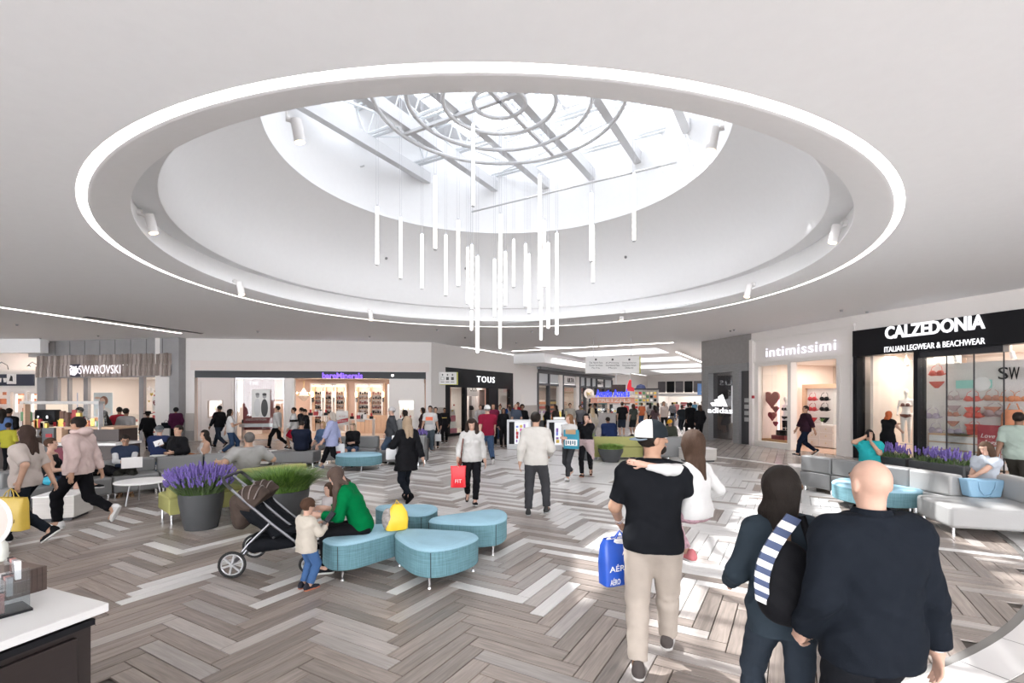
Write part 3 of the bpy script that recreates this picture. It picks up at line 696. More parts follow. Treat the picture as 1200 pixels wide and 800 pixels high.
# bags
def carrier(label, p, rz, w, d, hgt, m, name='shopping_bag', cat='bag', slump=.0, sag=.12, handle=True, group=None):
    """p = where the handle is held; local x = broad side"""
    t = thing(name, label, cat, (p.x, p.y, p.z), rz, group); zb = -sag-hgt; g = G(); n = 6
    def ring(z, a, b_): return [(a*math.copysign(abs(math.cos(q))**.35, math.cos(q))*w/2, b_*math.copysign(abs(math.sin(q))**.35, math.sin(q))*d/2, z) for q in [2*PI*i/24 for i in range(24)]]
    rows = [ring(zb, .9, .85), ring(zb+.01, 1, 1), ring(zb+hgt*.5, 1+slump*.5, 1+slump), ring(zb+hgt*.85, 1, .8), ring(zb+hgt, .94-slump, .5)]
    vs = [q for r in rows for q in r]; fs = [tuple(reversed(range(24)))]
    for j in range(len(rows)-1):
        for i in range(24): fs.append((j*24+i, j*24+(i+1) % 24, (j+1)*24+(i+1) % 24, (j+1)*24+i))
    g.add(vs, fs); ob('pouch', g, m, t, smooth=True)
    if handle:
        for sy in (-1, 1):
            ob('handle', G().tube([(-w*.2, sy*d*.22, zb+hgt*.97), (-w*.12, sy*d*.1, -.05), (0, 0, 0), (w*.12, sy*d*.1, -.05), (w*.2, sy*d*.22, zb+hgt*.97)], .006, 6), m, t)
    return t, zb
# ================================================================ WALLS AND SHOPS
ivory = mat('ivory_paint', (.74, .70, .67), .6); ivory2 = mat('blush_paint', (.70, .63, .60), .6)
stone_b = mat('beige_tile', (.42, .38, .35), .5, var=.12, scale=20, stretch=(8, 8, 1)); stone_g = mat('grey_stone', (.27, .255, .25), .6, var=.15, scale=6, bump=.1)
conc = mat('grey_facade_panel', (.30, .295, .30), .55, var=.12, scale=2.5); warmw = mat('light_oak', (.62, .42, .29), .5, var=.15, scale=4, stretch=(1, 1, 12))
pink = mat('blush_interior', (.80, .66, .58), .7); whi = mat('white_lacquer', (.80, .78, .77), .35); red = mat('red_print', (.42, .03, .04), .5)
goldm = mat('gold_leaf', (.65, .48, .12), .35, .6); navy = mat('navy_panel', (.03, .035, .06), .35)
def shop(fac, x0, x1, dep, hgt, wall=pink, fl=None, ce=None, e=60, y0=.25):
    g = G(); g.box(x0-.1, x1+.1, dep, dep+.1, -.02, hgt+.1); g.box(x0-.1, x0, y0, dep, -.02, hgt+.1); g.box(x1, x1+.1, y0, dep, -.02, hgt+.1)
    g.box(x0, x1, y0, dep, hgt, hgt+.1, 1); g.box(x0, x1, .02, dep, -.02, .012, 2)
    fac.place(struct('wall_shop', g, [wall, ce or whi, fl or mat('shop_floor', (.5, .42, .36), .25)]))
    fac.lit('shop_light', (x0+x1)/2, (y0+dep)/2, hgt-.03, (x1-x0)*.7, (dep-y0)*.6, e, (1, .92, .84))
def frame(g, x0, x1, z0, z1, w, y0, y1, m=0):
    g.box(x0, x1, y0, y1, z1-w, z1, m); g.box(x0, x1, y0, y1, z0, z0+w, m); g.box(x0, x0+w, y0, y1, z0+w, z1-w, m); g.box(x1-w, x1, y0, y1, z0+w, z1-w, m)
def printm(name, base, seed=0):        # flat printed photograph: soft blotches
    return mat(name, base, .5, var=.6, scale=9)
def poster(label, fac, px0, py0, px1, py1, off, m, cat='poster', figs=(), words=(), stand=None, name='poster'):
    x0, z1 = fac.at(px0, py0, off); x1, z0 = fac.at(px1, py1, off); w, hh = x1-x0, z1-z0
    t = fac.thing(name, label, cat, None, (x0+x1)/2, off, z0)
    ob('sheet', G().box(-w/2, w/2, -.012, .012, 0, hh), m, t)
    for fi, (cx, cz_, rx, rz_, mm) in enumerate(figs): ob('print', G().prism([(w*cx+w*rx*math.cos(a), hh*cz_+hh*rz_*math.sin(a)) for a in [2*PI*k/16 for k in range(16)]], -.0145-.002*fi, -.0125, 'y'), mm, t)
    for (s, cx, cz_, hw, mm) in words: text('lettering', s, .1, (w*cx, -.018, hh*cz_), 0, mm, t, width=w*hw, ext=.002)
    return t, w, hh

# ---- cosmetics shop
f = BM; L = f.L
def bx(px): return f.at(px)
def bz(px, py): return f.at(px, py)[1]
xa, xb = bx(228), bx(499); zt = bz(360, 435)
W1, W2, W3, W4 = bx(275), bx(333), bx(345), bx(455)
zh = bz(360, 443)
wallbox(f, 'wall_back', [(-1.0, xa, 0, ZC), (xb, L+.02, 0, ZC), (xa, xb, zt, ZC)], white_warm)
g = G(); g.box(bx(224), bx(503), -.06, 0, zt+.02, bz(360, 425)); g.box(bx(224), bx(503), -.10, 0, bz(360, 425), bz(360, 425)+.05); f.place(struct('trim_cornice', g, ivory2))
for a, b in ((bx(214), xa-.02), (xb+.02, L+.01)):
    g = G(); n_ = max(1, int((b-a)/.3)); 
    for i in range(n_): g.box(a+(b-a)*i/n_+.004, a+(b-a)*(i+1)/n_-.004, -.03, 0, bz(230, 504), bz(230, 484))
    f.place(struct('trim_tile', g, stone_b)); g = G().box(a, b, -.045, 0, .02, bz(230, 504)-.01); f.place(struct('trim_plinth', g, stone_g))
t = f.thing('storefront', 'pale blush cosmetics shopfront with black header band and side panels', 'storefront')
g = G(); g.box(xa, xb, .02, .3, zh, zt); ob('header_band', g, mat('gloss_black', (.02, .022, .026), .15, spec=.12), t)
ob('downlight', G().cyl((bx(460), .0, zh+.12), (bx(460), .0, zh+.2), .05), led, t)
for (p0, p1, wpx) in ((231, 274, (243, 260)), (456, 497, (467, 485))):
    x0, x1 = bx(p0), bx(p1); z0, z1 = bz(p0, 490), bz(p0, 469); q0, q1 = bx(wpx[0]), bx(wpx[1])
    g = G(); y0, y1 = .05, .16
    for b in ((x0, x1, 0, z0), (x0, x1, z1, zh), (x0, q0, z0, z1), (q1, x1, z0, z1)): g.box(b[0], b[1], y0, y1, b[2], b[3])
    frame(g, x0+.12, x1-.12, .15, zh-.15, .03, y0-.02, y0); frame(g, q0-.04, q1+.04, z0-.04, z1+.04, .04, y0-.03, y0)
    p = ob('side_panel', g, ivory2 if p0 < 300 else ivory, t)
    ob('niche_glass', G().box(q0, q1, .1, .11, z0, z1), pglass, p)
    for k in range(5): ob('niche_item', G().lathe([(.03, 0), (.035, .1), (.01, .12), (.01, .16)], 8, (q0+.08+k*.12, .35, z0+(.4 if k % 2 else 0)), cap=True), goldm if k % 2 else red, p)
ob('pilaster', G().box(W2, W3, -.02, .22, 0, zh).box(W2-.03, W3+.03, -.04, .24, 0, .15), ivory, t)
ob('pane', G().box(W1, W2, .12, .13, .1, zh-.02), pglass, t); g = G(); frame(g, W1, W2, 0, zh, .05, .08, .17); ob('window_frame', g, steel, t)
ob('threshold', G().box(W3, W4, -.05, .3, 0, .02), steel, t)
tt = text('lettering', 'bareMinerals', .3, ((bx(378)+bx(425))/2, -.05, bz(400, 440.3)), 0, emit('violet_glow', (.26, .14, .95), 1.0), None, width=bx(425)-bx(378), ext=.03, off=.008); tt.name = 'shop_sign'; n0 = tt.location.copy(); f.place(tt, n0.x, n0.y, n0.z); tt.rotation_euler = (PI/2, 0, f.rz); tag(tt, 'glowing violet shop sign lettering on the black header of the cosmetics shop', 'sign')
shop(f, xa+.05, xb-.05, 5.5, zh+.15, mat('peach_wall', (.70, .50, .40), .7), mat('shop_oak_floor', (.45, .34, .27), .35), e=120)
# shelving niches on the back wall
for k, (px) in enumerate([374, 386.5, 398.5, 425.5, 441]):
    cx = f.at(px, None, 5.3); s_ = f.thing('shelf_unit', 'tall %s cosmetics niche, %s along the shop back wall' % ('cream', ['leftmost', 'second', 'third', 'fourth', 'rightmost'][k]), 'shelf', 'cosmetics niches', cx, 5.2)
    g = G(); frame(g, -.42, .42, 0, 2.9, .09, -.25, .2); g.box(-.42, .42, .15, .2, 0, 2.9); ob('carcass', g, ivory, s_)
    for j in range(7):
        sh = ob('shelf', G().box(-.33, .33, -.2, .15, .55+j*.28, .57+j*.28), warmw, s_)
        g = G()
        for i in range(5): g.box(-.3+i*.13, -.22+i*.13, -.12, .02, .57+j*.28, .67+j*.28+.06*((i+j) % 2))
        ob('product_row', g, [black, mat('maroon_box', (.14, .03, .03), .5), mat('brown_box', (.16, .09, .06), .5)][(j+k) % 3], sh, kind='stuff')
    ob('downlight', G().box(-.3, .3, -.2, -.1, 2.72, 2.76), emit('warm_lamp', (1, .72, .45), 6), s_)
for k, px in enumerate([367, 380, 392.5, 405, 418, 433.5, 449]):
    cx = f.at(px, None, 5.1); s_ = f.thing('wall_sconce', 'small warm wall lamp between cosmetics niches, %s from the left' % ['first', 'second', 'third', 'fourth', 'fifth', 'sixth', 'seventh'][k], 'lamp', 'sconces between niches', cx, 4.95, f.at(px, 462, 4.95)[1]-.15)
    ob('bracket', G().box(-.05, .05, 0, .3, -.3, 0), dark, s_); ob('shade', G().lathe([(.05, 0), (.06, .25), (.04, .3)], 10, cap=True), emit('warm_lamp2', (1, .7, .42), 5), s_)
    ob('column', G().box(-.1, .1, .12, .32, -2, .8), warmw, s_)
s_ = f.thing('chandelier', 'crystal chandelier glowing inside the left of the cosmetics shop', 'chandelier', None, f.at(356, None, 3), 3, zh-.02)
ob('rod', G().cyl((0, 0, 0), (0, 0, -.45), .012, n=6), goldm, s_); g = G()
for k in range(8):
    a = PI*k/4; g.tube([(0, 0, -.75), (.2*math.cos(a), .2*math.sin(a), -.85), (.36*math.cos(a), .36*math.sin(a), -.72)], .012, 5)
    ob('bulb', G().ell((.36*math.cos(a), .36*math.sin(a), -.66), (.025, .025, .05), 6, 0, 5), emit('warm_lamp2', (1, .7, .42), 5), s_)
ob('arms', g, goldm, s_); ob('crystals', G().lathe([(.02, -.4), (.12, -.55), (.2, -.75), (.33, -.8), (.22, -.95), (.05, -1.1)], 14), mat('crystal', (.9, .8, .7), .1, .2), s_)
t2, w, hh = poster('framed black and white print of two people on the left shop window', f, 295, 456, 316.5, 489, .05, mat('paper_white', (.75, .74, .72), .5), figs=((-.2, .36, .19, .32, mat('print_light', (.62, .62, .62), .5)), (-.18, .78, .10, .085, mat('print_grey', (.35, .35, .35), .5)), (.2, .34, .19, .32, mat('print_dark', (.05, .05, .05), .5)), (.2, .76, .11, .09, mat('print_grey', (.35, .35, .35), .5)), (.2, .82, .12, .05, mat('print_dark', (.05, .05, .05), .5)), (-.18, .83, .11, .045, mat('print_mid', (.2, .2, .2), .5))))
# red beaded backdrop behind the pane
s_ = f.thing('backdrop', 'burgundy ribbed backdrop behind the black and white print', 'display', None, (f.at(285, None, .9)+f.at(322, None, .9))/2, .9); hw = (f.at(322, None, .9)-f.at(285, None, .9))/2
g = G(); 
for i in range(22): g.box(-hw+i*hw/11, -hw+i*hw/11+hw/13, -.02, .02, .45, 3.0)
ob('rib', g, mat('burgundy', (.33, .10, .11), .6, var=.2), s_, kind='stuff'); ob('bench', G().box(-hw*1.1, hw*1.1, -.3, .3, .62, .78).box(-hw, -hw+.05, -.2, .2, 0, .62).box(hw-.05, hw, -.2, .2, 0, .62), steel, s_)
text('lettering', '#REDEMPTION', .2, (0, -.4, .98), 0, mat('pale_print', (.7, .6, .6), .5), s_, width=hw*1.3); text('lettering', 'THE', .2, (-.1, -.4, 2.75), 0, mat('pale_print', (.7, .6, .6), .5), s_, width=hw*.6)
# sign on easel & tables inside
t2, w, hh = poster('white easel sign with a red diagonal banner in the shop doorway', f, 394, 481, 408, 498, .9, mat('paper_white', (.75, .74, .72), .5), cat='sign', name='easel_sign', words=(('BUY MORE', 0, .62, .5, red),))
ob('banner', G().prism([(-w/2, hh*.08), (w/2, hh*.25), (w/2, hh*.5), (-w/2, hh*.33)], -.017, -.0125, 'y'), red, t2); x_ = text('lettering', 'HOLIDAY', .1, (0, -.02, hh*.29), 0, mat('paper_white', (.75, .74, .72), .5), t2, width=w*.8, ext=.002)
for sx in (-1, 1): ob('leg', G().cyl((sx*w*.35, 0, hh*.5), (sx*w*.42, .1, -t2.location.z), .012, n=6), whi, t2)
def table(fac, label, px, off, w, d, hgt, m, items=3, name='display_table'):
    s_ = fac.thing(name, label, 'table', None, fac.at(px, None, off), off); ob('tabletop', G().box(-w/2, w/2, -d/2, d/2, hgt-.05, hgt), m, s_)
    for sx in (-1, 1):
        for sy in (-1, 1): ob('leg', G().box(sx*(w/2-.05)-.03, sx*(w/2-.05)+.03, sy*(d/2-.05)-.03, sy*(d/2-.05)+.03, 0, hgt-.05), m, s_)
    for i in range(items):
        q = fac.thing('product_box', '%s cosmetics box, %s on the %s' % (['dark', 'red', 'white'][i % 3], ['first', 'second', 'third', 'fourth'][i], ' '.join(label.split()[:7])), 'box', 'boxes on ' + label, fac.at(px, None, off)-w/2+w*(i+.5)/items, off, hgt)
        ob('carton', G().box(-.09, .09, -.09, .09, 0, .14+.05*(i % 3)), [black, red, whi][i % 3], q); ob('cap', G().lathe([(.05, .14), (.05, .3)], 8, cap=True), [red, whi, black][i % 3], q)
table(f, 'tall white console table just inside the cosmetics shop', 373, 1.2, 1.0, .5, 1.15, ivory, 4)
table(f, 'white table with a small portrait card in the cosmetics shop', 424, 1.4, 1.3, .6, .95, ivory, 4)
poster('small portrait card of two faces on a cosmetics shop table', f, 418.5, 483, 427.5, 494, 1.4, mat('paper_white', (.75, .74, .72), .5), figs=((-.2, .45, .2, .3, mat('print_grey', (.35, .35, .35), .5)), (.2, .5, .2, .3, mat('print_dark', (.05, .05, .05), .5))), name='portrait_card')
s_ = f.thing('wood_cabinet', 'slatted light wood cabinet at the back right of the cosmetics shop', 'cabinet', None, f.at(440, None, 4.2), 4.2); g = G()
for i in range(9): ob('board', G().box(-1+i*.222, -1+i*.222+.21, -.2, .2, 0, 1.05), warmw, s_)

# ---- crystal jewellery shop, far left
f = SW
def pz(px, py, o=0): return f.at(px, py, o)[1]
x0, x1, x2 = f.at(51), f.at(204), f.at(215)
wallbox(f, 'wall_left', [(x0-.6, x2, pz(120, 417), ZC), (x1, x2, 0, pz(120, 417)), (x0-.05, f.at(60), 0, pz(120, 417))], conc, -.25, .2)
g = G()
for i in range(9):
    a = x0+.2+i*(x2-x0-.2)/9; g.box(a, a+.012, -.262, -.25, pz(120, 417)+.05, ZC-.03)
f.place(struct('trim_joint', g, dark))
t = f.thing('storefront', 'grey jewellery shopfront with two rows of jagged metallic fins above the glass', 'storefront')
rr = random.Random(3); fin = mat('bronze_mirror', (.30, .25, .23), .42, .35, var=.2); za, zm, zb = pz(120, 442), pz(120, 429), pz(120, 417); xx = f.at(51)
finme = {}
while xx < f.at(204.5):
    w = rr.choice([.10, .13, .17, .22])
    for lo, hi, dy in ((zm-.02, zb, 0), (za, zm, -.05)):
        k = (w, dy); 
        if k not in finme:
            hh = hi-lo; finme[k] = mesh('fin', G().prism([(0, 0), (w, 0), (w*.7, -.09-dy*.3), (w*.15, -.05)], 0, hh, 'z'), fin)
        o = ob('fin', finme[k], None, t); o.location = (xx, -.26+dy, lo+rr.uniform(0, .05))
    xx += w+.012
g = G(); g.box(f.at(51), f.at(204), -.24, .1, za-.02, za+.1)
for px in (64, 80, 99, 164): g.box(f.at(px), f.at(px)+(.26 if px != 80 else .12), -.05, .1, 0, za)
ob('mullion', g, mat('pewter', (.36, .35, .36), .4, .4), t)
for a, b in ((67, 80), (82, 99), (103, 164), (168, 204)): ob('pane', G().box(f.at(a), f.at(b), .02, .03, .05, za), pglass, t)
xs, zs = (f.at(104)+f.at(152))/2, pz(128, 434); pg = emit('pink_white_glow', (1, .90, .96), .8)
tt = text('shop_sign', 'SWAROVSKI', .4, (0, 0, 0), 0, pg, None, width=f.at(152)-f.at(104), height=.40, ext=.01, off=-.004); f.place(tt, xs, -.45, zs); tt.rotation_euler = (PI/2, 0, f.rz); tag(tt, 'glowing white capital letters over the jewellery shop fins', 'sign')
s_ = f.thing('logo', 'small glowing swan emblem left of the jewellery shop lettering', 'sign', None, f.at(98.5), -.45, zs)
ob('swan_body', G().prism([(-.22, -.2), (.0, -.25), (.2, -.1), (.22, .1), (.1, 0), (.12, .2), (0, .05), (-.02, .2), (-.1, .0), (-.2, -.05)], -.03, .03, 'y'), pg, s_); ob('swan_neck', G().tube([(-.18, 0, -.1), (-.24, 0, .05), (-.14, 0, .12), (-.16, 0, .22), (-.24, 0, .2)], .03, 6), pg, s_); ob('backing', G().prism([(-.28, -.3), (.3, -.3), (.3, .3), (-.28, .3)], .04, .05, 'y'), navy, s_)
shop(f, x0+.1, x1+.5, 5, za+.1, mat('blush_wall', (.78, .70, .66), .6), e=120)
skp = mat('print_skin', (.75, .48, .38), .5); hp_ = mat('print_brown', (.3, .12, .07), .5)
poster('backlit portrait poster of a woman with a raised arm in the jewellery shop', f, 110, 460, 132, 488, 1.0, mat('poster_pale', (.72, .78, .82), .4), figs=((.0, .2, .42, .2, mat('print_white', (.8, .75, .72), .4)), (.05, .66, .22, .2, hp_), (-.02, .61, .15, .17, skp), (.02, .40, .09, .12, skp), (-.28, .78, .16, .05, skp), (-.04, .54, .05, .015, red)))
s_ = f.thing('totem', 'red and white stacked display totem with a heart in the jewellery shop window', 'display', None, f.at(186.5, None, .6), .6); w = .23
wz = [pz(186, p, .6) for p in (523, 497, 486, 476, 469)]
for i, (a, b, m) in enumerate(((0, .35, whi), (.35, .42, red), (.55, .85, whi), (.85, 1.2, red), (1.2, 1.3, whi), (1.3, 1.36, red), (1.42, 2.05, whi), (2.05, 2.12, whi), (2.12, 2.2, red), (2.24, 2.3, whi), (2.32, 2.4, red))):
    ww = w*(1 if b < 2.1 else .8-(b-2.1)*1.2); ob('block', G().box(-ww, ww, -.15, .15, a, b), m, s_)
def heart(g, c, s, y0, y1, m=0):
    pl = []
    for k in range(28):
        a = 2*PI*k/28; pl.append((c[0]+s*(16*math.sin(a)**3)/17, c[1]+s*(13*math.cos(a)-5*math.cos(2*a)-2*math.cos(3*a)-math.cos(4*a))/17))
    return g.prism(pl[::-1], y0, y1, 'y', m)
ob('heart', heart(G(), (0, 1.78), .2, -.17, -.152), mat('dark_red', (.20, .02, .03), .5), s_); text('number', '20', .2, (0, -.18, 1.8), 0, whi, s_, width=.17, ext=.003); ob('pole', G().cyl((0, 0, 0), (0, 0, 2.3), .03), whi, s_)
for k, (px, py, r_) in enumerate([(177, 462, .10), (191, 467, .16), (174, 470, .06)]):
    x_, z_ = f.at(px, py, -.03); o = ob('heart_decal', heart(G(), (0, 0), r_, -.006, .006), goldm); f.place(o, x_, -.0, z_); tag(o, '%s gold heart on the right jewellery shop pane' % ['upper middle', 'large right', 'smallest'][k], 'decal')
g = G()
for k in range(26):
    x_, z_ = f.at(170+22*rr.random(), 452+10*rr.random(), 0); g.box(x_-.03, x_+.03, .0, .008, z_-.03, z_+.03)
o = ob('confetti_decal', g, whi, kind='stuff'); f.place(o); tag(o, 'white confetti print scattered high on the right jewellery shop pane', 'decal', kind='stuff')
for k, (px, hgt, wd) in enumerate(((92, 2.3, .9), (145, 1.15, 2.2), (172, 1.1, .9))):
    s_ = f.thing('showcase', ['tall white showcase at the left of the jewellery shop', 'low white showcase of crystal in the middle of the jewellery shop', 'glass showcase behind the totem in the jewellery shop'][k], 'showcase', None, f.at(px, None, 3), 3)
    ob('cabinet_body', G().box(-wd/2, wd/2, -.3, .3, 0, hgt*.6), whi, s_); ob('case', G().box(-wd/2, wd/2, -.3, .3, hgt*.62, hgt), pglass, s_)
    for j in range(5): ob('crystal', G().lathe([(0.001, 0), (.06, .08), (.001, .16)], 6, (-wd/2+wd*(j+.5)/5, 0, hgt*.62)), [chrome, red, goldm][j % 3], s_)
poster('blue lit panel between mullions in the jewellery shop', f, 81, 460, 91, 480, 1.5, mat('poster_blue', (.22, .35, .65), .4), name='panel')
# beam and shop at the far left edge
g = G(); p = W(-40, 400, 23.5); q = W(59, 400, 23.5)
g.box(-32, q.x, 23.0, 23.4, 4.18, ZC); struct('wall_left', g, white)
g = G().box(-32, W(52, 0, 26).x, 27, 27.2, 0, 6); struct('wall_back', g, white_warm)
g = G().box(-32, W(59, 400, 24).x, 23.4, 27, 4.75, 4.85); struct('ceiling', g, white)
t = thing('storefront', 'cream shop counter front with a dark blue sign band at the left edge', 'storefront', (-25.2, 25.6, 0))
x9 = W(51, 0, 25.6).x+25.2
g = G(); g.box(-3, x9, -.1, .2, 3.35, 3.5).box(-3, x9, -.12, .2, 2.35, 2.55).box(-3, x9, -.05, .2, 2.55, 3.35); ob('fascia', g, ivory, t)
ob('sign_band', G().box(-3, W(42, 0, 25.6).x+25.2, -.14, -.06, 2.68, 3.28), navy, t)
zz = W(0, 444, 25.5).z
ob('sign_plate', G().box(W(9.5, 0, 25.5).x+25.2, W(20, 0, 25.5).x+25.2, -.17, -.14, zz-.26, zz+.26), whi, t); ob('print', G().prism([(-.1, -.1), (.1, -.12), (.08, .12), (0, .2)], -.18, -.171, 'y'), dark, t, loc=(W(14.5, 0, 25.5).x+25.2, 0, zz))
for px in (1, 7): ob('cup_print', G().prism([(-.09, .1), (.09, .1), (.06, -.12), (-.06, -.12)], -.16, -.141, 'y'), whi, t, loc=(W(px, 0, 25.5).x+25.2, 0, zz-.05))
for a, b in ((10, 14), (31, 34), (48, 51)): ob('post', G().box(W(a, 0, 25.6).x+25.2, W(b, 0, 25.6).x+25.2, -.1, .2, 0, 2.35), ivory, t)
ob('lower_wall', G().box(W(14, 0, 25.6).x+25.2, x9, 0, .1, 0, 1.2), ivory, t)
for a, b in ((16, 31), (35, 48)): 
    g = G(); frame(g, W(a, 0, 25.6).x+25.2, W(b, 0, 25.6).x+25.2, 1.2, 2.35, .1, -.02, .12); ob('window_frame', g, ivory, t)
for k, px in enumerate((4, 40)):
    s_ = thing('gooseneck_lamp', 'black gooseneck sign lamp, %s over the dark blue sign' % ('left' if k == 0 else 'right'), 'lamp', W(px, 431, 25.3), 0, 'sign lamps')
    ob('arm', G().tube([(0.0, .25, -.08), (0, .2, .15), (0, -.1, .3), (0, -.28, .15)], .02, 6), dark, s_); ob('shade', G().lathe([(.02, 0), (.09, -.1)], 10, (0, -.28, .15)), dark, s_); ob('bulb', G().ell((0, -.28, .06), .035, 6, 0, 5), emit('warm_lamp2', (1, .7, .42), 5), s_)
area('booth_light', (-26, 26.3, 3.2), 3, .6, 60, (1, .7, .45))
g = G()
for i in range(12): g.box(-28.4+i*.27, -28.2+i*.27, 26.6, 26.9, 1.2+.5*(i % 3), 1.5+.5*(i % 3))
o = ob('bottle_shelf', g, hp_, kind='stuff'); tag(o, 'dark shelf goods inside the booth at the left edge', 'goods', kind='stuff')

# ---- left side of the concourse: jewellery boutique and tall-windowed store
f = TS
def tz(px, py, o=0): return f.at(px, py, o)[1]
a0, a1 = f.at(522), f.at(601); zt = tz(560, 433.5); b0, b1 = f.at(630), f.at(717)
zu = 4.15
wallbox(f, 'wall_concourse_left', [(0, a0, 0, ZC), (a1, b0, 0, ZC), (a0, a1, zt, ZC), (b0, b1, zu, ZC), (b1, 47, 0, ZC)], white_warm)
for a, b in ((0, a0-.02), (a1+.02, b0-.02)):
    f.place(struct('trim_tile', G().box(a, b, -.03, 0, .75, 1.55), stone_b)); f.place(struct('trim_plinth', G().box(a, b, -.045, 0, .02, .74), stone_g))
ob('wall_plate', G().box(0, .5, -.02, 0, 0, .9), ivory, f.thing('wall_panel', 'small beige access panel on the wall right of the black boutique', 'panel', None, f.at(610), 0, tz(612, 478)))
t = f.thing('storefront', 'black framed jewellery boutique with two pink lit display windows', 'storefront')
zk = tz(560, 454.5); ob('header_band', G().box(a0, a1, -.02, .2, zk, zt), mat('gloss_black', (.02, .022, .026), .15, spec=.12), t)
for a, b in ((522, 527), (544, 547), (572.5, 583.5), (597, 601)): ob('post', G().box(f.at(a), f.at(b), -.03, .2, 0, zk), black, t)
ob('plinth', G().box(f.at(527), f.at(544), -.02, .15, 0, .15), black, t)
for k, (a, b) in enumerate(((527, 544), (583.5, 597))):
    ob('pane', G().box(f.at(a), f.at(b), .05, .06, .12, zk), pglass, t)
    ob('display_back', G().box(f.at(a), f.at(b), .9, .95, 0, zk+.1), mat('pink_display', (.85, .52, .44), .6), t)
    s_ = f.thing('display_plinth', '%s stepped pink plinth of jewellery in the boutique window' % ['left', 'right'][k], 'display', None, (f.at(a)+f.at(b))/2, .5)
    for j in range(4): ob('step', G().box(-.35+.12*j, .4, -.2+.05*j, .2, j*.35+.05, j*.35+.38), [mat('rose_block', (.55, .12, .2), .5), whi][j % 2], s_)
    for j in range(5): ob('trinket', G().ell((-.3+.14*j, -.1, .45+.3*j), .05, 8, 0, 5), [goldm, red, chrome][j % 3], s_)
tt = text('shop_sign', 'TOUS', .5, (0, 0, 0), 0, emit('white_glow', (.97, .96, 1), .9), None, width=1.9, height=.35, ext=.02, off=0, spacing=1.2); f.place(tt, (f.at(557)+f.at(579))/2, -.08, tz(568, 445)); tt.rotation_euler = (PI/2, 0, f.rz); tag(tt, 'white glowing capital letters on the black boutique header', 'sign')
s_ = f.thing('inner_sign', 'pale inner sign board with dark capitals behind the boutique doorway', 'sign', None, f.at(553, None, 1.2), 1.2, tz(553, 464, 1.2)); ob('board', G().box(-.75, .75, 0, .05, 0, .75), whi, s_); text('lettering', 'TOUS', .3, (0, -.02, .42), 0, black, s_, width=1.0, ext=.005)
for k, px in enumerate((551, 566)):
    s_ = f.thing('vitrine', '%s white framed vitrine inside the boutique' % ['narrow', 'wide'][k], 'showcase', None, f.at(px, None, 1.8), 1.8); w = (.45, .8)[k]; g = G(); frame(g, -w, w, .6, 2.7, .12, -.15, .15); g.box(-w, w, -.15, .2, 0, .6); ob('vitrine_frame', g, whi, s_); ob('back_panel', G().box(-w, w, .12, .16, .6, 2.6), mat('grey_felt', (.3, .28, .28), .8), s_)
    ob('handbag', G().lathe([(.0, 0), (.22, 0), (.24, .12), (.16, .26), (.0, .28)], 12, (0, 0, 1.3)), black, s_)
shop(f, a0+.1, a1-.1, 4, zk+.1, whi, e=70)
t = f.thing('storefront', 'dark framed beauty store with tall windows and a row of small upper panes', 'storefront')
nb = [630, 643, 655, 659.5, 675, 679.5, 686, 693, 699, 708, 717]; zl = 3.05; g = G(); dk = mat('slate_frame', (.06, .065, .075), .4)
g.box(b0, b1, -.05, .2, zu-.32, zu); g.box(b0, b1, -.03, .2, zl-.1, zl+.08); ob('transom', g, dk, t); ob('cornice', G().box(b0-.1, b1+.1, -.3, .1, zu-.05, zu+.12), mat('slate_cap', (.16, .17, .19), .4), t)
for px in nb:
    wide = px in (655, 675); ob('pier' if wide else 'post', G().box(f.at(px)-.08, f.at(px)+(.55 if wide else .1), -.08, .2, 0, zu-.3), ivory if wide else dk, t)
for a, b in zip(nb[:-1], nb[1:]):
    if a in (655,): pass
    ob('upper_pane', G().box(f.at(a), f.at(b), .05, .07, zl+.1, zu-.3), mat('frosted_pane', (.55, .58, .60), .25) if a not in (659.5, 699) else whi, t); ob('pane', G().box(f.at(a), f.at(b), .05, .06, .1, zl-.1), pglass, t)
text('lettering', 'ULTA', .4, ((f.at(659.5)+f.at(675))/2+.25, -.0, (zl+zu)/2-.12), 0, black, t, width=1.3, ext=.01); text('lettering', 'BEAUTY', .3, ((f.at(699)+f.at(708))/2, 0, (zl+zu)/2-.12), 0, black, t, width=1.6, ext=.01)
shop(f, b0+.1, b1-.1, 6, zl+.05, mat('dim_wall', (.35, .30, .28), .7), e=150)
for k, px in enumerate((635, 648, 668, 684, 694, 704)):
    s_ = f.thing('display_shelf', 'lit cosmetics shelf behind beauty store window, %s' % ['leftmost', 'second from the left', 'beside the door', 'right of the door', 'second from the right', 'rightmost'][k], 'shelf', 'beauty store shelves', f.at(px, None, 2.5), 2.5)
    ob('shelf_body', G().box(-.6, .6, 0, .3, 0, 1.9), [whi, black][k % 2], s_); 
    for j in range(4): ob('product_row', G().box(-.55, .55, -.1, 0, .4+j*.38, .6+j*.38), [goldm, mat('lilac', (.4, .3, .6), .5), red, mat('orange_pack', (.7, .25, .08), .5)][(j+k) % 4], s_)
ob('door_leaf', G().box(f.at(662), f.at(673.5), .1, .16, 0, 2.9), warmw, t)
# soffit with hidden light
g = G(); g.box(f.at(602), 27, -2.2, 0, 4.28, ZC+.05); f.place(struct('ceiling', g, white))
strip('glowing cove line along the soffit over the tall-windowed store', CU(9.5, 2.3), CU(22, 2.3), z=4.6, w=.12)
strip('bright cove line above the far right of the concourse', CU(10, 9.9), CU(30, 9.9), z=4.7, w=.1)
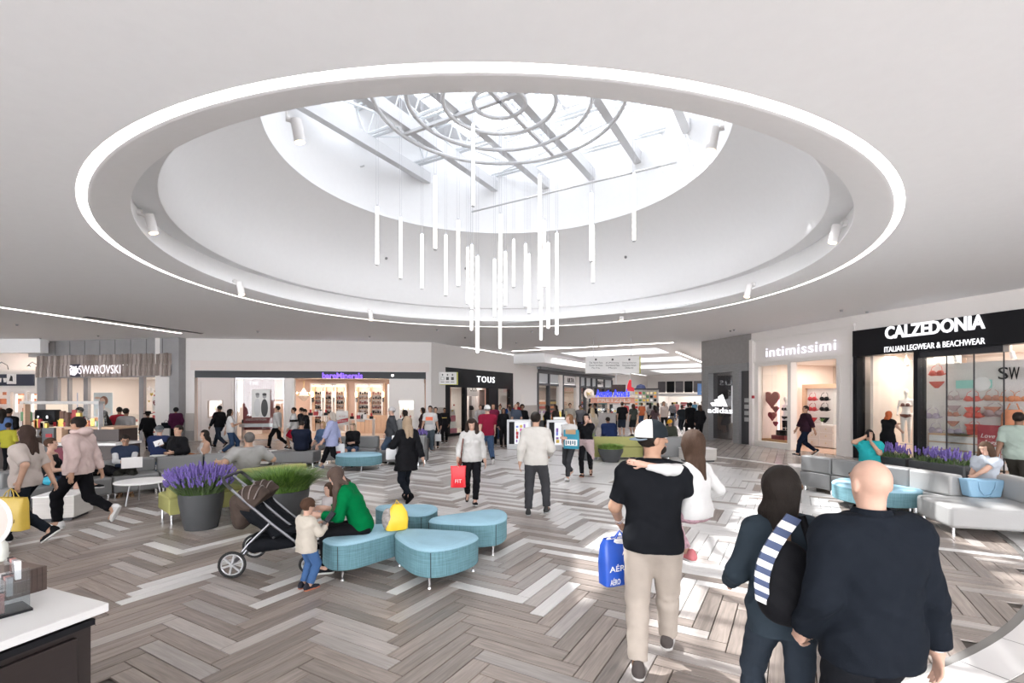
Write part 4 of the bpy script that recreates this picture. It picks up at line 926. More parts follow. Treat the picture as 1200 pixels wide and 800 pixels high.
# ---- concourse ceiling with daylight wells, far wall, right wall
g = G(); wells = [(4.5, 6.5, 3.2, 7.2), (9, 12.5, 3, 9), (15.5, 19.5, 3, 9), (23, 28, 3, 9), (31, 37, 3, 9)]
def cq(u0, u1, v0, v1, z, m=0): a = [CU(u0, v0, z), CU(u0, v1, z), CU(u1, v1, z), CU(u1, v0, z)]; g.add(a, [(3, 2, 1, 0)], m)
us = [-3]+[q for w in wells for q in w[:2]]+[47]
for i in range(len(us)-1):
    if i % 2 == 0: cq(us[i], us[i+1], -.3, 13.5, ZC+.06)
    else: w = wells[i//2]; cq(us[i], us[i+1], -.3, w[2], ZC+.06); cq(us[i], us[i+1], w[3], 13.5, ZC+.06)
for (u0, u1, v0, v1) in wells:
    for a, b in (((u0, v0), (u0, v1)), ((u0, v1), (u1, v1)), ((u1, v1), (u1, v0)), ((u1, v0), (u0, v0))):
        g.add([CU(*a, ZC+.06), CU(*b, ZC+.06), CU(*b, ZC+.9), CU(*a, ZC+.9)], [(0, 1, 2, 3)])
struct('ceiling', g, white)
for (u0, u1, v0, v1) in wells:
    a = [CU(u0, v0, ZC+.8), CU(u0, v1, ZC+.8), CU(u1, v1, ZC+.8), CU(u1, v0, ZC+.8)]; struct('window_well', G().add(a, [(0, 1, 2, 3)]), glass('frosted_roof', (.30, .31, .32), .6))
ER = Fac(CU(42, 0)[:2], CU(42, 13)[:2]); f = ER
wallbox(f, 'wall_concourse_end', [(-2, 14, 2.9, ZC+.1), (-2, 1.2, 0, 2.9), (13.6, 14, 0, 2.9)], white_warm)
shop(f, 1, 13.6, 7, 4.0, whi, mat('bright_floor', (.75, .74, .73), .2), e=260, y0=.3)
t = f.thing('storefront', 'far bright department store front with white frieze at the end of the concourse', 'storefront')
ob('frieze', G().box(1.2, 13.6, -.15, .1, 2.3, 2.65), whi, t)
for k in range(5): ob('window_box', G().box(1.3+k*1.05, 2.2+k*1.05, -.08, .05, 2.75, 4.1), black if k % 2 else mat('window_dark', (.1, .09, .1), .3), t)
ob('sign_panel', G().box(7.6, 13.2, -.12, .02, 2.95, 4.5), mat('cream_board', (.8, .70, .62), .5), t); ob('pink_band', G().box(8.3, 12.4, -.16, -.1, 3.0, 3.5), mat('pink_print', (.80, .12, .25), .5), t); ob('fascia_dark', G().box(7.2, 13.4, -.2, 0, 2.68, 2.95), black, t)
text('lettering', 'kids', .4, (10, -.2, 3.25), 0, whi, t, width=1.6, ext=.01)
rr = random.Random(5); cl = [black, red, whi, goldm, mat('orange_pack', (.7, .25, .08), .5), mat('lilac', (.4, .3, .6), .5), mat('teal_box', (.05, .3, .33), .5)]
for k in range(10):
    s_ = f.thing('goods_rack', 'far rack of goods number %s along the bright store front' % ['one', 'two', 'three', 'four', 'five', 'six', 'seven', 'eight', 'nine', 'ten'][k], 'rack', 'racks in the far bright store', 1.8+k*1.2, 1+.5*(k % 2))
    ob('rack_frame', G().box(-.45, .45, -.15, .15, 0, 1.5), whi, s_)
    for j in range(5): ob('product_row', G().box(-.4+rr.random()*.2, .1+rr.random()*.3, -.2, -.15, .3+j*.27, .48+j*.27), rr.choice(cl), s_)
RT = Fac(CU(43, 12.3)[:2], (9.45, 23.9)); f = RT
wallbox(f, 'wall_concourse_right', [(0, 36, 3.0, ZC+.1), (0, 4, 0, 3), (10, 12, 0, 3), (18, 20, 0, 3), (26, 28, 0, 3), (33, f.L, 0, 3)], white_warm)
for k, (a, b) in enumerate(((4, 10), (12, 18), (20, 26), (28, 33))): shop(f, a, b, 4, 3.1, [pink, whi, mat('dim_wall', (.35, .30, .28), .7), whi][k], e=70)

# ---- grey stone portal with glass front
f = AD
def az(px, py, o=0): return f.at(px, py, o)[1]
zb = az(850, 427); wallbox(f, 'wall_right', [(-.2, f.L, zb, ZC), (-.2, 0.02, 0, zb, 0, 4)], stone_g)
t = f.thing('storefront', 'grey stone sports shop portal with full height dark glass', 'storefront')
c_ = [f.at(828), f.at(833), f.at(861), f.at(868.5), f.at(871), f.at(879)]
stg = mat('portal_stone', (.24, .24, .245), .5, var=.2, scale=5, bump=.1, stretch=(1, 1, 6))
ob('portal_head', G().box(c_[0], c_[5], -.12, .3, az(850, 436), zb-.02), stg, t); ob('portal_jamb', G().box(c_[2], c_[3], -.12, .3, 0, az(850, 436)), stg, t); ob('portal_jamb', G().box(c_[0]-.1, c_[1]-.03, -.12, .3, 0, az(850, 436)), stg, t)
ob('pane', G().box(c_[1], c_[2], .15, .17, .1, az(850, 436)), glass('smoked_glass', (.55, .56, .58), 2), t); ob('side_panel', G().box(c_[4]-.1, c_[5], 0, .1, 0, zb-.05), mat('charcoal_panel', (.06, .06, .065), .3), t)
ob('door_handle', G().cyl((c_[2]-.25, .08, .9), (c_[2]-.25, .08, 2.6), .03), steel, t); ob('inner_wall', G().box(c_[0], c_[2], 1.6, 1.7, 0, zb), stg, t)
for j in range(4): ob('notice', G().box(f.at(872.5), f.at(877.5), -.012, 0, 1.0+j*.28, 1.18+j*.28), mat('notice_grey', (.4, .4, .4), .5), t)
wg = emit('white_glow', (.97, .96, 1), .9)
s_ = f.thing('shop_sign', 'white glowing three-bar mountain logo with lowercase lettering on the dark glass', 'sign', None, f.at(846.5), -.15, az(846, 481))
w = f.at(861)-f.at(832); text('lettering', 'adidas', .3, (0, 0, 0), 0, wg, s_, width=w, height=.26, ext=.01, off=.004)
for i, hh in enumerate((.26, .48, .72)):
    xb_ = w*(-.30+.22*i); bw = w*.16; dx = w*.27*hh
    ob('logo_bar', G().prism([(xb_, .2), (xb_+bw, .2), (xb_+bw-dx, .2+hh*.78), (xb_-dx-bw*.1, .2+hh*.62)], -.02, .02, 'y'), wg, s_)

# ---- lingerie shop with striped interior
def garment(kind, cols, s=1):
    """list of (name, G, mat index)"""
    out = []
    g = G()
    if kind in ('bra', 'set', 'swimsuit'):
        for i in (-1, 1):
            g.ell((i*.085*s, -.03, 0), (.085*s, .05*s, .07*s), 12, 0, 8); 
        g.tube([(-.2*s, .02, -.02*s), (-.1*s, -.04, -.06*s), (0, -.03, -.05*s), (.1*s, -.04, -.06*s), (.2*s, .02, -.02*s)], .018*s, 6)
        st = G()
        for i in (-1, 1): st.tube([(i*.13*s, -.03, .04*s), (i*.11*s, 0, .15*s), (i*.04*s, .02, .2*s)], .008*s, 5)
        out += [('cups', g), ('strap', st)]
    if kind == 'swimsuit':
        b = G(); b.prism([(-.17*s, -.02*s), (-.13*s, -.2*s), (-.17*s, -.34*s), (-.05*s, -.52*s), (.05*s, -.52*s), (.17*s, -.34*s), (.13*s, -.2*s), (.17*s, -.02*s)][::-1], -.05, .02, 'y'); out.append(('bodice', b))
    if kind == 'brief' or kind == 'set':
        z = -.22*s if kind == 'set' else 0
        b = G(); b.prism([(-.17*s, z), (.17*s, z), (.14*s, z-.05*s), (.03*s, z-.17*s), (-.03*s, z-.17*s), (-.14*s, z-.05*s)][::-1], -.04, .01, 'y'); out.append(('brief', b))
    if kind == 'draped':
        b = G(); b.lathe([(.12*s, .1*s), (.16*s, 0), (.17*s, -.25*s), (.10*s, -.45*s), (.02*s, -.55*s)], 12, (0, 0, 0)); out.append(('bodice', b)); st = G()
        for i in (-1, 1): st.tube([(i*.1*s, 0, .08*s), (i*.05*s, .02, .22*s)], .012*s, 5)
        out.append(('strap', st))
    h_ = G(); h_.tube([(-.14*s, .03, .12*s), (0, .03, .21*s), (.14*s, .03, .12*s)], .006, 5); h_.tube([(0, .03, .21*s), (0, .03, .27*s), (.03*s, .03, .29*s)], .005, 5); out.append(('hanger', h_))
    return out
GM = {}
def hang(fac, kind, label, px, py, off, m, s=1.0, group=None, cat=None):
    x_, z_ = fac.at(px, py, off); t = fac.thing({'bra': 'bra', 'set': 'bikini', 'swimsuit': 'swimsuit', 'brief': 'brief', 'draped': 'draped_swimsuit'}[kind], label, cat or ('lingerie' if kind in ('bra', 'brief') else 'swimwear'), group, x_, off, z_)
    for nme, g in garment(kind, None, s): ob(nme, g, whi if nme == 'hanger' else m, t, smooth=True)
    return t
f = IN
def iz(px, py, o=0): return f.at(px, py, o)[1]
X_ = [f.at(p) for p in (882, 888, 925, 929, 980, 1003)]; zt = 3.42; zs_ = 3.30
wallbox(f, 'wall_right', [(0, X_[1], 0, ZC), (X_[1], X_[4], zt, ZC), (X_[4], X_[5], 0, ZC)], ivory, 0, .2)
g = G(); frame(g, X_[0]+.1, X_[5]-.02, zt+.1, ZC-.35, .05, -.05, 0); frame(g, X_[4]+.12, X_[5]-.15, .5, zt-.25, .03, -.03, 0); g.box(0, X_[0]+.1, -.12, 0, 0, ZC-.3); g.box(X_[0], X_[5], -.1, 0, ZC-.35, ZC-.27); f.place(struct('trim_panel', g, ivory))
t = f.thing('storefront', 'ivory lingerie shopfront with one display window and an open doorway', 'storefront')
g = G(); frame(g, X_[1], X_[2], .05, zt, .05, -.02, .12); ob('window_frame', g, ivory, t); ob('pane', G().box(X_[1], X_[2], .04, .05, .1, zt), pglass, t); ob('post', G().box(X_[2], X_[3], -.1, .2, 0, zt), ivory, t); ob('sill', G().box(X_[1]-.1, X_[2], -.08, .2, 0, .22), ivory, t); ob('side_pane', G().box(X_[4]-.22, X_[4]-.2, .1, 1.0, .02, zt-.1), pglass, t)
tt = text('shop_sign', 'intimissimi', .5, (0, 0, 0), 0, emit('lilac_white_glow', (.90, .86, 1), .8), None, width=f.at(982)-f.at(900), height=.36, ext=.02, off=0, spacing=1.12); f.place(tt, (f.at(982)+f.at(900))/2, -.1, iz(940, 409)); tt.rotation_euler = (PI/2, 0, f.rz); tag(tt, 'lilac white glowing lowercase shop lettering on the ivory fascia', 'sign')
shop(f, X_[1], X_[5]+.3, 4.2, zt+.05, mat('cream_wall', (.82, .70, .62), .6), mat('shop_oak_floor2', (.62, .42, .32), .3), e=95)
t = f.thing('striped_wall', 'beige and cream striped wallpaper at the back of the lingerie shop', 'wallpaper', None, 0, 4.1)
for i in range(26): ob('stripe', G().box(X_[1]+i*.2, X_[1]+i*.2+.105, 0, .04, 0, zt), mat('beige_stripe', (.50, .38, .31), .6), t)
for i in range(9): ob('stripe', G().box(X_[1]+.001, X_[1]+.03, .35+i*.42, .35+i*.42+.21, 0, zt), mat('beige_stripe', (.50, .38, .31), .6), t)
s_ = f.thing('alcove', 'oak framed white display alcove at the back of the lingerie shop', 'alcove', None, 0, 2.2); q0, q1, z1 = f.at(942, None, 2.2), f.at(1004, None, 2.2), iz(960, 450, 2.2)
ob('oak_surround', G().box(q0, q1, -.1, .1, z1-.18, z1).box(q0, q0+.16, -.1, .1, 0, z1-.18), warmw, s_); ob('white_back', G().box(q0+.16, q1, .02, .1, 0, z1-.18), whi, s_)
k = 0
for px, m, nm in ((952.5, red, 'red'), (966.5, black, 'black')):
    for j, (py, kd) in enumerate(((467, 'bra'), (479, 'bra'), (489, 'brief'))):
        hang(f, kd, '%s %s hanging %s in the oak framed alcove' % (nm, 'lace bra' if kd == 'bra' else 'brief', ['in the top row', 'in the middle row', 'below the bras'][j]), px, py, 2.1, m, 1.25)
    k += 1
s_ = f.thing('drawer_chest', 'cream chest with three rows of drawers in the lingerie shop', 'chest', None, f.at(965, None, 1.9), 1.9); ob('carcass', G().box(-.65, .65, -.2, .2, .05, .95), whi, s_)
for j in range(3):
    for i in (-1, 1): d_ = ob('drawer', G().box(i*.32-.29, i*.32+.29, -.23, -.2, .1+j*.28, .34+j*.28), ivory, s_); ob('knob', G().ell((i*.32, -.25, .22+j*.28), (.03, .02, .015), 8, 0, 5), goldm, d_)
pt_ = f.thing('small_plant', 'small green potted plant on the drawer chest in the lingerie shop', 'plant', None, f.at(963, None, 1.9), 1.9, .95); ob('pot', G().lathe([(.05, 0), (.06, .1)], 10, cap=True), whi, pt_); g = G(); 
for i in range(24): a = rr.random()*6.28; r_ = rr.random()*.12; g.tube([(0, 0, .1), (r_*math.cos(a), r_*math.sin(a), .2+rr.random()*.08)], [.012, .004], 4)
ob('leaves', g, mat('leaf_green', (.10, .22, .04), .5), pt_, kind='stuff')
for k, (px, py, sz) in enumerate(((904.5, 467, .42), (909, 479, .16), (905, 487, .22), (909, 496, .12))):
    x_, z_ = f.at(px, py, .45); o = f.thing('hanging_heart', '%s dark red heart hanging in the lingerie window' % ['large top', 'small second', 'medium third', 'smallest bottom'][k], 'decoration', None, x_, .45, z_); ob('heart', heart(G(), (0, 0), sz, -.04, .04), mat('dark_red', (.20, .02, .03), .5), o, bevel=.01); ob('thread', G().cyl((0, 0, sz*.5), (0, 0, zt-z_), .004, n=4), whi, o)
def mannequin(fac, label, px, off, hz, sc=1.0, top=None, rz=0, arms=True, dark_legs=None):
    x_ = fac.at(px, None, off); n_ = Vector((-fac.d.y, fac.d.x, 0)); p = fac.p0+fac.d*x_+n_*off
    v = Vol(); v.cap((0, 0, 1.52), (0, .01, 1.64), .045, .045, .03).ell((0, .02, 1.72), (.07, .085, .11)).ell((0, 0, 1.3), (.15, .10, .17), k=.06).ell((0, 0, 1.1), (.11, .085, .14), k=.06).ell((0, 0, .96), (.155, .11, .13), k=.06).cap((-.14, 0, 1.44), (.14, 0, 1.44), .05, .05, .06)
    for i in (-1, 1):
        v.ell((i*.065, .08, 1.30), (.055, .05, .055), k=.03); v.cap((i*.085, 0, .92), (i*.09, .02, .5), .08, .05, .05).cap((i*.09, .02, .5), (i*.08, 0, .08), .052, .03, .03)
        if arms: v.cap((i*.17, 0, 1.43), (i*.24, -.04, 1.18), .042, .035, .03).cap((i*.24, -.04, 1.18), (i*.2, .14, 1.0), .034, .024, .02).ell((i*.19, .18, .97), (.03, .05, .03), k=.02)
    V, Fq = v.mesh(.02); t = thing('mannequin', label, 'mannequin', (p.x, p.y, hz), fac.rz+PI+rz); ob('figure', npmesh('figure', V*sc, Fq, mat('mannequin_white', (.78, .75, .73), .4)), None, t)
    ob('base', G().lathe([(.001, .0), (.17, 0), (.17, .015), (.001, .02)], 20), steel, t)
    if top:
        g = G()
        for i in (-1, 1): g.ell((i*.065*sc, .10*sc, 1.30*sc), (.062*sc, .045*sc, .06*sc), 10, 0, 6)
        g.lathe([(.165*sc, 1.24*sc), (.17*sc, 1.27*sc)], 20); ob('bra', g, top, t)
        ob('brief', G().lathe([(.06*sc, .85*sc), (.16*sc, .92*sc), (.172*sc, .99*sc)], 16), top, t)
    if dark_legs: ob('stocking', G().cyl((-.09*sc, .02, .5*sc), (-.08*sc, 0, .1), .056, .036, 10).cyl((.09*sc, .02, .5*sc), (.08*sc, 0, .1), .056, .036, 10).cyl((-.085*sc, 0, .8*sc), (-.09*sc, .02, .5*sc), .085, .058, 10).cyl((.085*sc, 0, .8*sc), (.09*sc, .02, .5*sc), .085, .058, 10), dark_legs, t)
    return t
mannequin(f, 'headless-looking mannequin in black lingerie and stockings in the striped shop window', 921, .8, .3, .98, black, 0, False, black)
s_ = f.thing('suitcase_stack', 'stack of dark red and black boxes at the foot of the lingerie window', 'display', None, f.at(917, None, .5), .5, .22); ob('box', G().box(-.45, .25, -.15, .15, 0, .26), mat('dark_red', (.20, .02, .03), .5), s_, bevel=.02); ob('box', G().box(-.2, .3, -.15, .15, .27, .48), black, s_, bevel=.02)
o = f.thing('straw_bed', 'low bed of straw along the bottom of the lingerie window', 'display', None, (X_[1]+X_[2])/2, .5, .21); ob('straw', G().box(-.9, .9, -.3, .3, 0, .1), mat('straw', (.45, .25, .12), .9, var=.5, scale=60), o)
lg = thing('pink_rod', 'thin glowing pink rod standing in the lingerie window', 'lamp', (0, 0, 0)); f.place(lg, f.at(912.5, None, .6), .6, .22); ob('rod', G().cyl((0, 0, 0), (0, 0, 1.9), .025, n=8), emit('pink_glow', (1, .55, .75), 2.5), lg)
o = ob('alarm_box', G().box(-.06, .06, -.05, 0, -.06, .06), red); f.place(o, f.at(886), -.13, iz(886, 465)); tag(o, 'small red fire alarm box on the ivory pilaster', 'alarm')

# ---- shop with the black fascia
f = CZ
def cz_(px, py, o=0): return f.at(px, py, o)[1]
Y = [f.at(p) for p in (1003, 1006.5, 1073, 1078)]; LC = f.L; z0s, z1s = cz_(1003, 418), cz_(1003, 388)
wallbox(f, 'wall_right', [(0, LC+.5, z1s, ZC)], ivory, 0, .3)
t = f.thing('storefront', 'black framed swimwear shopfront with tall frameless glass panes', 'storefront')
ob('fascia', G().box(0, LC, -.12, .3, z0s, z1s), black, t); ob('post', G().box(0, Y[1], -.1, .3, 0, z0s), black, t); ob('post', G().box(Y[2], Y[3], -.1, .3, 0, z0s), black, t); ob('transom', G().box(Y[3], f.at(1176), -.02, .25, z0s-.18, z0s), dark, t)
ob('pane', G().box(Y[1], Y[2], .05, .06, .1, z0s), pglass, t); ob('sill', G().box(Y[1], Y[2], -.02, .3, 0, .1), dark, t)
for a, b in ((Y[3], f.at(1108)), (f.at(1108), f.at(1140)), (f.at(1140), f.at(1175))): ob('pane', G().box(a+.01, b-.01, .05, .062, .02, z0s-.18), pglass, t)
for px in (1108, 1140, 1175): ob('edge_channel', G().box(f.at(px)-.012, f.at(px)+.012, .04, .07, .02, z0s-.18), dark, t)
sg = emit('white_glow', (.97, .96, 1), .9)
zc1, zc2 = cz_(1099, 384.5), cz_(1099, 405)
tt = text('shop_sign', 'CALZEDONIA', .5, (0, 0, 0), 0, sg, None, width=f.at(1158)-f.at(1041), height=.40, ext=.02, off=.012); f.place(tt, (f.at(1158)+f.at(1041))/2, -.16, zc1); tt.rotation_euler = (PI/2, 0, f.rz); tag(tt, 'large glowing white capitals on the black fascia', 'sign')
tt = text('shop_sign', 'ITALIAN LEGWEAR & BEACHWEAR', .5, (0, 0, 0), 0, sg, None, width=f.at(1158)-f.at(1040), height=.17, ext=.01, off=0); f.place(tt, (f.at(1158)+f.at(1040))/2, -.15, zc2); tt.rotation_euler = (PI/2, 0, f.rz); tag(tt, 'smaller glowing line of capitals under the large fascia lettering', 'sign')
shop(f, .05, LC, 4.6, z0s+.1, mat('cream_wall2', (.80, .74, .70), .6), mat('shop_oak_floor2', (.62, .42, .32), .3), e=150, y0=.3)
f.place(struct('wall_shop', G().box(Y[1]-.1, Y[2]+.05, 2.0, 2.08, 0, z0s), mat('display_grey', (.62, .60, .59), .6)))
f.lit('window_light', (Y[1]+Y[2])/2, 1.0, z0s, 1.5, .5, 22)
mannequin(f, 'white mannequin with raised forearm in a dark bandeau in the left swimwear window', 1062, 1.1, .5, 1.0, mat('brown_bra', (.14, .05, .04), .5), .3)
mannequin(f, 'white mannequin half hidden behind the red haired woman in the swimwear window', 1037, 1.5, .25, .95, None, -.3)
pw = f.thing('peg_wall', 'white perforated panel wall hung with swimwear', 'panel', None, 0, .95); ob('panel', G().box(f.at(1082, None, 1.0), LC-.1, .05, .1, .1, z0s-.35), mat('peg_white', (.66, .63, .61), .5, var=.25, scale=90), pw)
for i, (s__, px) in enumerate((('S', 1175), ('W', 1188), ('I', 1203))):
    x_, z_ = f.at(px, 438, .9); tt = text('letter', s__, .4, (0, 0, 0), 0, black, None, height=.34, width=.22 if s__ != 'I' else .08, ext=.01, off=0); f.place(tt, x_, .92, z_); tt.rotation_euler = (PI/2, 0, f.rz); tag(tt, 'black letter %s standing off the perforated swimwear wall' % s__, 'letter')
o = f.thing('brand_plaque', 'pale green horizontal plaque with a white disc on the swimwear wall', 'plaque', None, (f.at(1120, None, .92)+f.at(1162, None, .92))/2, .92, cz_(1140, 450, .92)); w = (f.at(1162, None, .92)-f.at(1120, None, .92))/2; ob('plate', G().box(-w, w, 0, .03, -.12, .12), mat('mint', (.30, .62, .55), .4), o); dc_ = ob('disc', G().lathe([(.001, 0), (.2, 0), (.2, .02), (.001, .02)], 20), whi, o); dc_.rotation_euler = (PI/2, 0, 0); dc_.location = (w*.5, -.01, 0)
sal = mat('print_coral', (.62, .12, .09), .7, var=.5, scale=40); flo = mat('print_floral', (.40, .30, .30), .7, var=.8, scale=50); lil = mat('print_lilac', (.42, .36, .45), .7, var=.4, scale=50); org = mat('terracotta', (.62, .25, .13), .7, var=.2); leo = mat('print_leopard', (.45, .2, .14), .7, var=.9, scale=60); wbr = mat('print_white', (.8, .75, .72), .4)
sw = [('set', 1098, 437, sal, 'red bikini on a white shelf bust high on the left of the swimwear wall', 1.25), ('set', 1118, 466, flo, 'dark floral bikini in the upper row, first from the left', 1.1), ('set', 1140, 467, sal, 'coral patterned bikini in the upper row, second from the left', 1.2), ('set', 1163, 466, leo, 'speckled pink bikini in the upper row, third from the left', 1.2), ('bra', 1181, 467, org, 'terracotta bikini top in the upper row, at the right', 1.2), ('bra', 1197, 467, org, 'terracotta ruffled top beyond the upper row, at the frame edge', 1.1),
      ('bra', 1093, 487, lil, 'pale lilac bikini top at the left of the middle row', 1.3), ('set', 1117, 485, leo, 'rust and white striped bikini in the middle row', 1.0), ('set', 1141, 486, sal, 'bright red bikini in the middle row', 1.3), ('bra', 1166, 484, flo, 'large black and pink flowered bikini top', 1.5), ('draped', 1187, 486, org, 'draped terracotta one-piece on a hanger', 1.5),
      ('swimsuit', 1097, 503, lil, 'pale lilac one-piece swimsuit in the lowest row', 1.1), ('set', 1119, 505, lil, 'lilac and white printed bikini in the lowest row', 1.2), ('swimsuit', 1142, 502, sal, 'red one-piece swimsuit in the lowest row', 1.1), ('bra', 1181, 514, sal, 'coral bikini top low behind the love poster', 1.1), ('bra', 1194, 505, leo, 'coral frilled top low at the right of the wall', 1.1)]
for kd, px, py, m, lb, s__ in sw: hang(f, kd, lb, px, py, .86, m, s__*.95)
for k, px in enumerate((1116, 1136, 1182)):
    s_ = f.thing('drawer_unit', 'low oak edged drawer unit, %s under the swimwear wall' % ['left one', 'middle one', 'right one'][k], 'cabinet', 'drawer units under the swimwear wall', f.at(px, None, .72), .72); ob('carcass', G().box(-.52, .52, -.2, .2, 0, .95), warmw, s_)
    for j in range(4): ob('drawer', G().box(-.48, .48, -.23, -.2, .06+j*.22, .24+j*.22), whi, s_)
for k, (px, py) in enumerate(((1097, 408), (1119, 417), (1185, 411), (1062, 417))):
    o = f.thing('track_spot', 'white ceiling spot in the swimwear shop, %s' % ['at the far left', 'second', 'large one at the right', 'over the mannequin window'][k], 'spotlight', 'swimwear shop spots', f.at(px, None, 1.2), 1.2, z0s-.12)
    ob('can', G().cyl((0, 0, 0), (.08, -.05, -.2), .06), whi, o); ob('stem', G().cyl((0, 0, .2), (0, 0, 0), .015, n=6), whi, o)
s_ = f.thing('poster_stand', 'dark red love poster on a stand in front of the swimwear shop window', 'sign', None, f.at(1159, None, .4), .4, 0); w, zb_, zt_ = .25, cz_(1159, 560, .4), cz_(1159, 498, .4)
zb_ = max(zb_, .25); ob('sheet', G().box(-w, w, -.02, .02, zb_, zt_), mat('poster_red', (.36, .05, .06), .5), s_); ob('pale_scallop', G().box(-w, w, -.026, -.021, zb_, zb_+.36), mat('poster_ice', (.62, .68, .72), .5), s_)
for i in (-1, 0, 1): ob('pale_scallop', G().prism([(i*.165+.085*math.cos(a), zb_+.36+.08*math.sin(a)) for a in [PI*k/10 for k in range(11)]], -.026, -.021, 'y'), mat('poster_ice', (.62, .68, .72), .5), s_)
text('lettering', 'Love', .3, (-.02, -.03, zt_-.3), 0, whi, s_, width=.32, ext=.003, shear=.3); text('lettering', 'legs', .3, (.04, -.03, zt_-.48), 0, whi, s_, width=.28, ext=.003, shear=.3); ob('stand', G().box(-.3, .3, -.15, .15, 0, .03).cyl((-.2, 0, 0), (-.2, 0, zb_), .02).cyl((.2, 0, 0), (.2, 0, zb_), .02), dark, s_)
# walls beyond the frame
wr_ = G(); e_ = CZ.p0+CZ.d*CZ.L; wr_.box(e_.x, 20, e_.y-.3, e_.y, 0, ZC); wr_.box(20, 20.2, -9, e_.y, 0, ZC); struct('wall_right', wr_, white_warm)
struct('wall_left', G().box(-32.2, -32, -9, 27, 0, ZC+.2), white_warm)
# ================================================================ LAMPS HANGING IN THE WELL
PD = [(442, 240, 311), (469.5, 253, 327), (494.5, 272, 339), (510, 204, 293), (522.5, 273, 347), (537, 256, 336), (554.5, 143, 242), (548, 288, 357), (553, 285, 363), (552.5, 362, 388), (559.5, 298, 414), (579.5, 302, 372), (586.7, 249, 331), (586, 280, 409), (592.3, 293, 359), (602, 279, 337), (616, 284, 360), (620, 296, 367.5), (632.5, 204, 352), (637.8, 257, 337), (634, 330, 399), (642.5, 282.5, 385.5), (652.5, 271, 393), (693, 224, 307), (695, 262, 332), (743, 201, 283)]
ordn = ['first', 'second', 'third', 'fourth', 'fifth', 'sixth', 'seventh', 'eighth', 'ninth', 'tenth', 'eleventh', 'twelfth', 'thirteenth', 'fourteenth', 'fifteenth', 'sixteenth', 'seventeenth', 'eighteenth', 'nineteenth', 'twentieth', 'twenty-first', 'twenty-second', 'twenty-third', 'twenty-fourth', 'twenty-fifth', 'twenty-sixth']
dd = [11.8, 12.6, 12.9, 10.9, 12.2, 11.4, 11.65, 13.2, 12.4, 13.6, 10.0, 13.4, 11.0, 12.0, 13.0, 13.6, 12.8, 13.3, 10.2, 11.9, 12.9, 12.5, 11.2, 10.7, 12.6, 11.3]
order = sorted(range(len(PD)), key=lambda i: PD[i][0])
for r_, i in enumerate(order):
    px, y0, y1 = PD[i]; d = dd[i]; a, b = W(px, y0, d), W(px, y1, d); L = a.z-b.z
    t = thing('tube_pendant', 'glowing white tube lamp hanging vertically, %s from the left of the cluster' % ordn[r_], 'lamp', b, 0, 'tube lamps under the skylight')
    rr_ = .037
    ob('tube', G().cyl((0, 0, .03), (0, 0, L-.05), rr_, n=12), led_w, t, smooth=True); ob('rail', G().box(-.008, .008, rr_-.002, rr_+.006, .02, L-.02), steel, t)
    ob('end_cap', G().cyl((0, 0, 0), (0, 0, .03), rr_+.004, n=12), steel, t); ob('end_cap', G().cyl((0, 0, L-.05), (0, 0, L), rr_, .02, n=12), steel, t)
    g = G()
    for sx in (-1, 1): g.cyl((sx*.025, 0, L-.01), (sx*.025, 0, 11.035-b.z), .0035, n=4)
    ob('cable', g, steel, t)
sp = [(343, 150, 9.4, 'near the upper left rim of the skylight', 5.1), (841, 160, 9.5, 'near the upper right rim of the skylight', 5.1), (170, 260, 0, 'on the left side of the recess', 7.0), (278, 337, 0, 'at the lower left of the recess', 7.0), (433, 369, 0, 'on the far left of centre of the recess rim', 7.0), (730, 370, 0, 'on the far right of centre of the recess rim', 7.0), (880, 340, 0, 'at the lower right of the recess', 7.0), (985, 272, 0, 'on the right side of the recess', 7.0)]
for px, py, d, lb, R in sp:
    u = Vector(((px-600)/F_, 1, 0)); bq = u.dot(C0); cq_ = C0.length_squared-(R-.05)**2; disc = bq*bq-u.length_squared*cq_; q = (bq+math.sqrt(max(disc, 0)))/u.length_squared
    if R < 6: q = d
    p = W(px, py, q); n_ = Vector((C0.x-p.x, C0.y-p.y, 0)).normalized()
    t = thing('spotlight', 'white cylinder spotlight '+lb, 'spotlight', p, 0, 'spotlights in the recess'); k = 1.15 if R > 6 else 1.5
    ob('can', G().cyl(n_*.06+Vector((0, 0, .12))*k, n_*.13-Vector((0, 0, .16))*k, .07*k, n=16), whi, t, smooth=True); ob('lens', G().cyl(n_*.131-Vector((0, 0, .16))*k, n_*.133-Vector((0, 0, .166))*k, .06*k, n=16), emit('warm_lamp2', (1, .7, .42), 3), t)
    ob('bracket', G().cyl(n_*.08+Vector((0, 0, .05)), -n_*.10+Vector((0, 0, .16)), .025, n=8).cyl(-n_*.12+Vector((0, 0, .16)), -n_*.04+Vector((0, 0, .16)), .06, n=10), whi, t)
    if R < 6: ob('mount_arm', G().cyl(-n_*.1+Vector((0, 0, .16)), -n_*.1+Vector((0, 0, 9.3-p.z)), .02, n=6), whi, t)
for k, a in enumerate((228, 262, 283, 310)):
    q = math.radians(a); x_, y_ = C0.x+6.1*math.cos(q+PI/1), C0.y+6.1*math.sin(q+PI/1)
    t = ob('sprinkler', G().ell((0, 0, 0), .05, 8, 0, 6), mat('sprinkler_grey', (.25, .25, .26), .4), loc=(x_, y_, ZC+1.88)); tag(t, 'tiny dark sprinkler head high on the curved recess wall, %s from the right' % ordn[k], 'sprinkler', 'recess sprinklers')

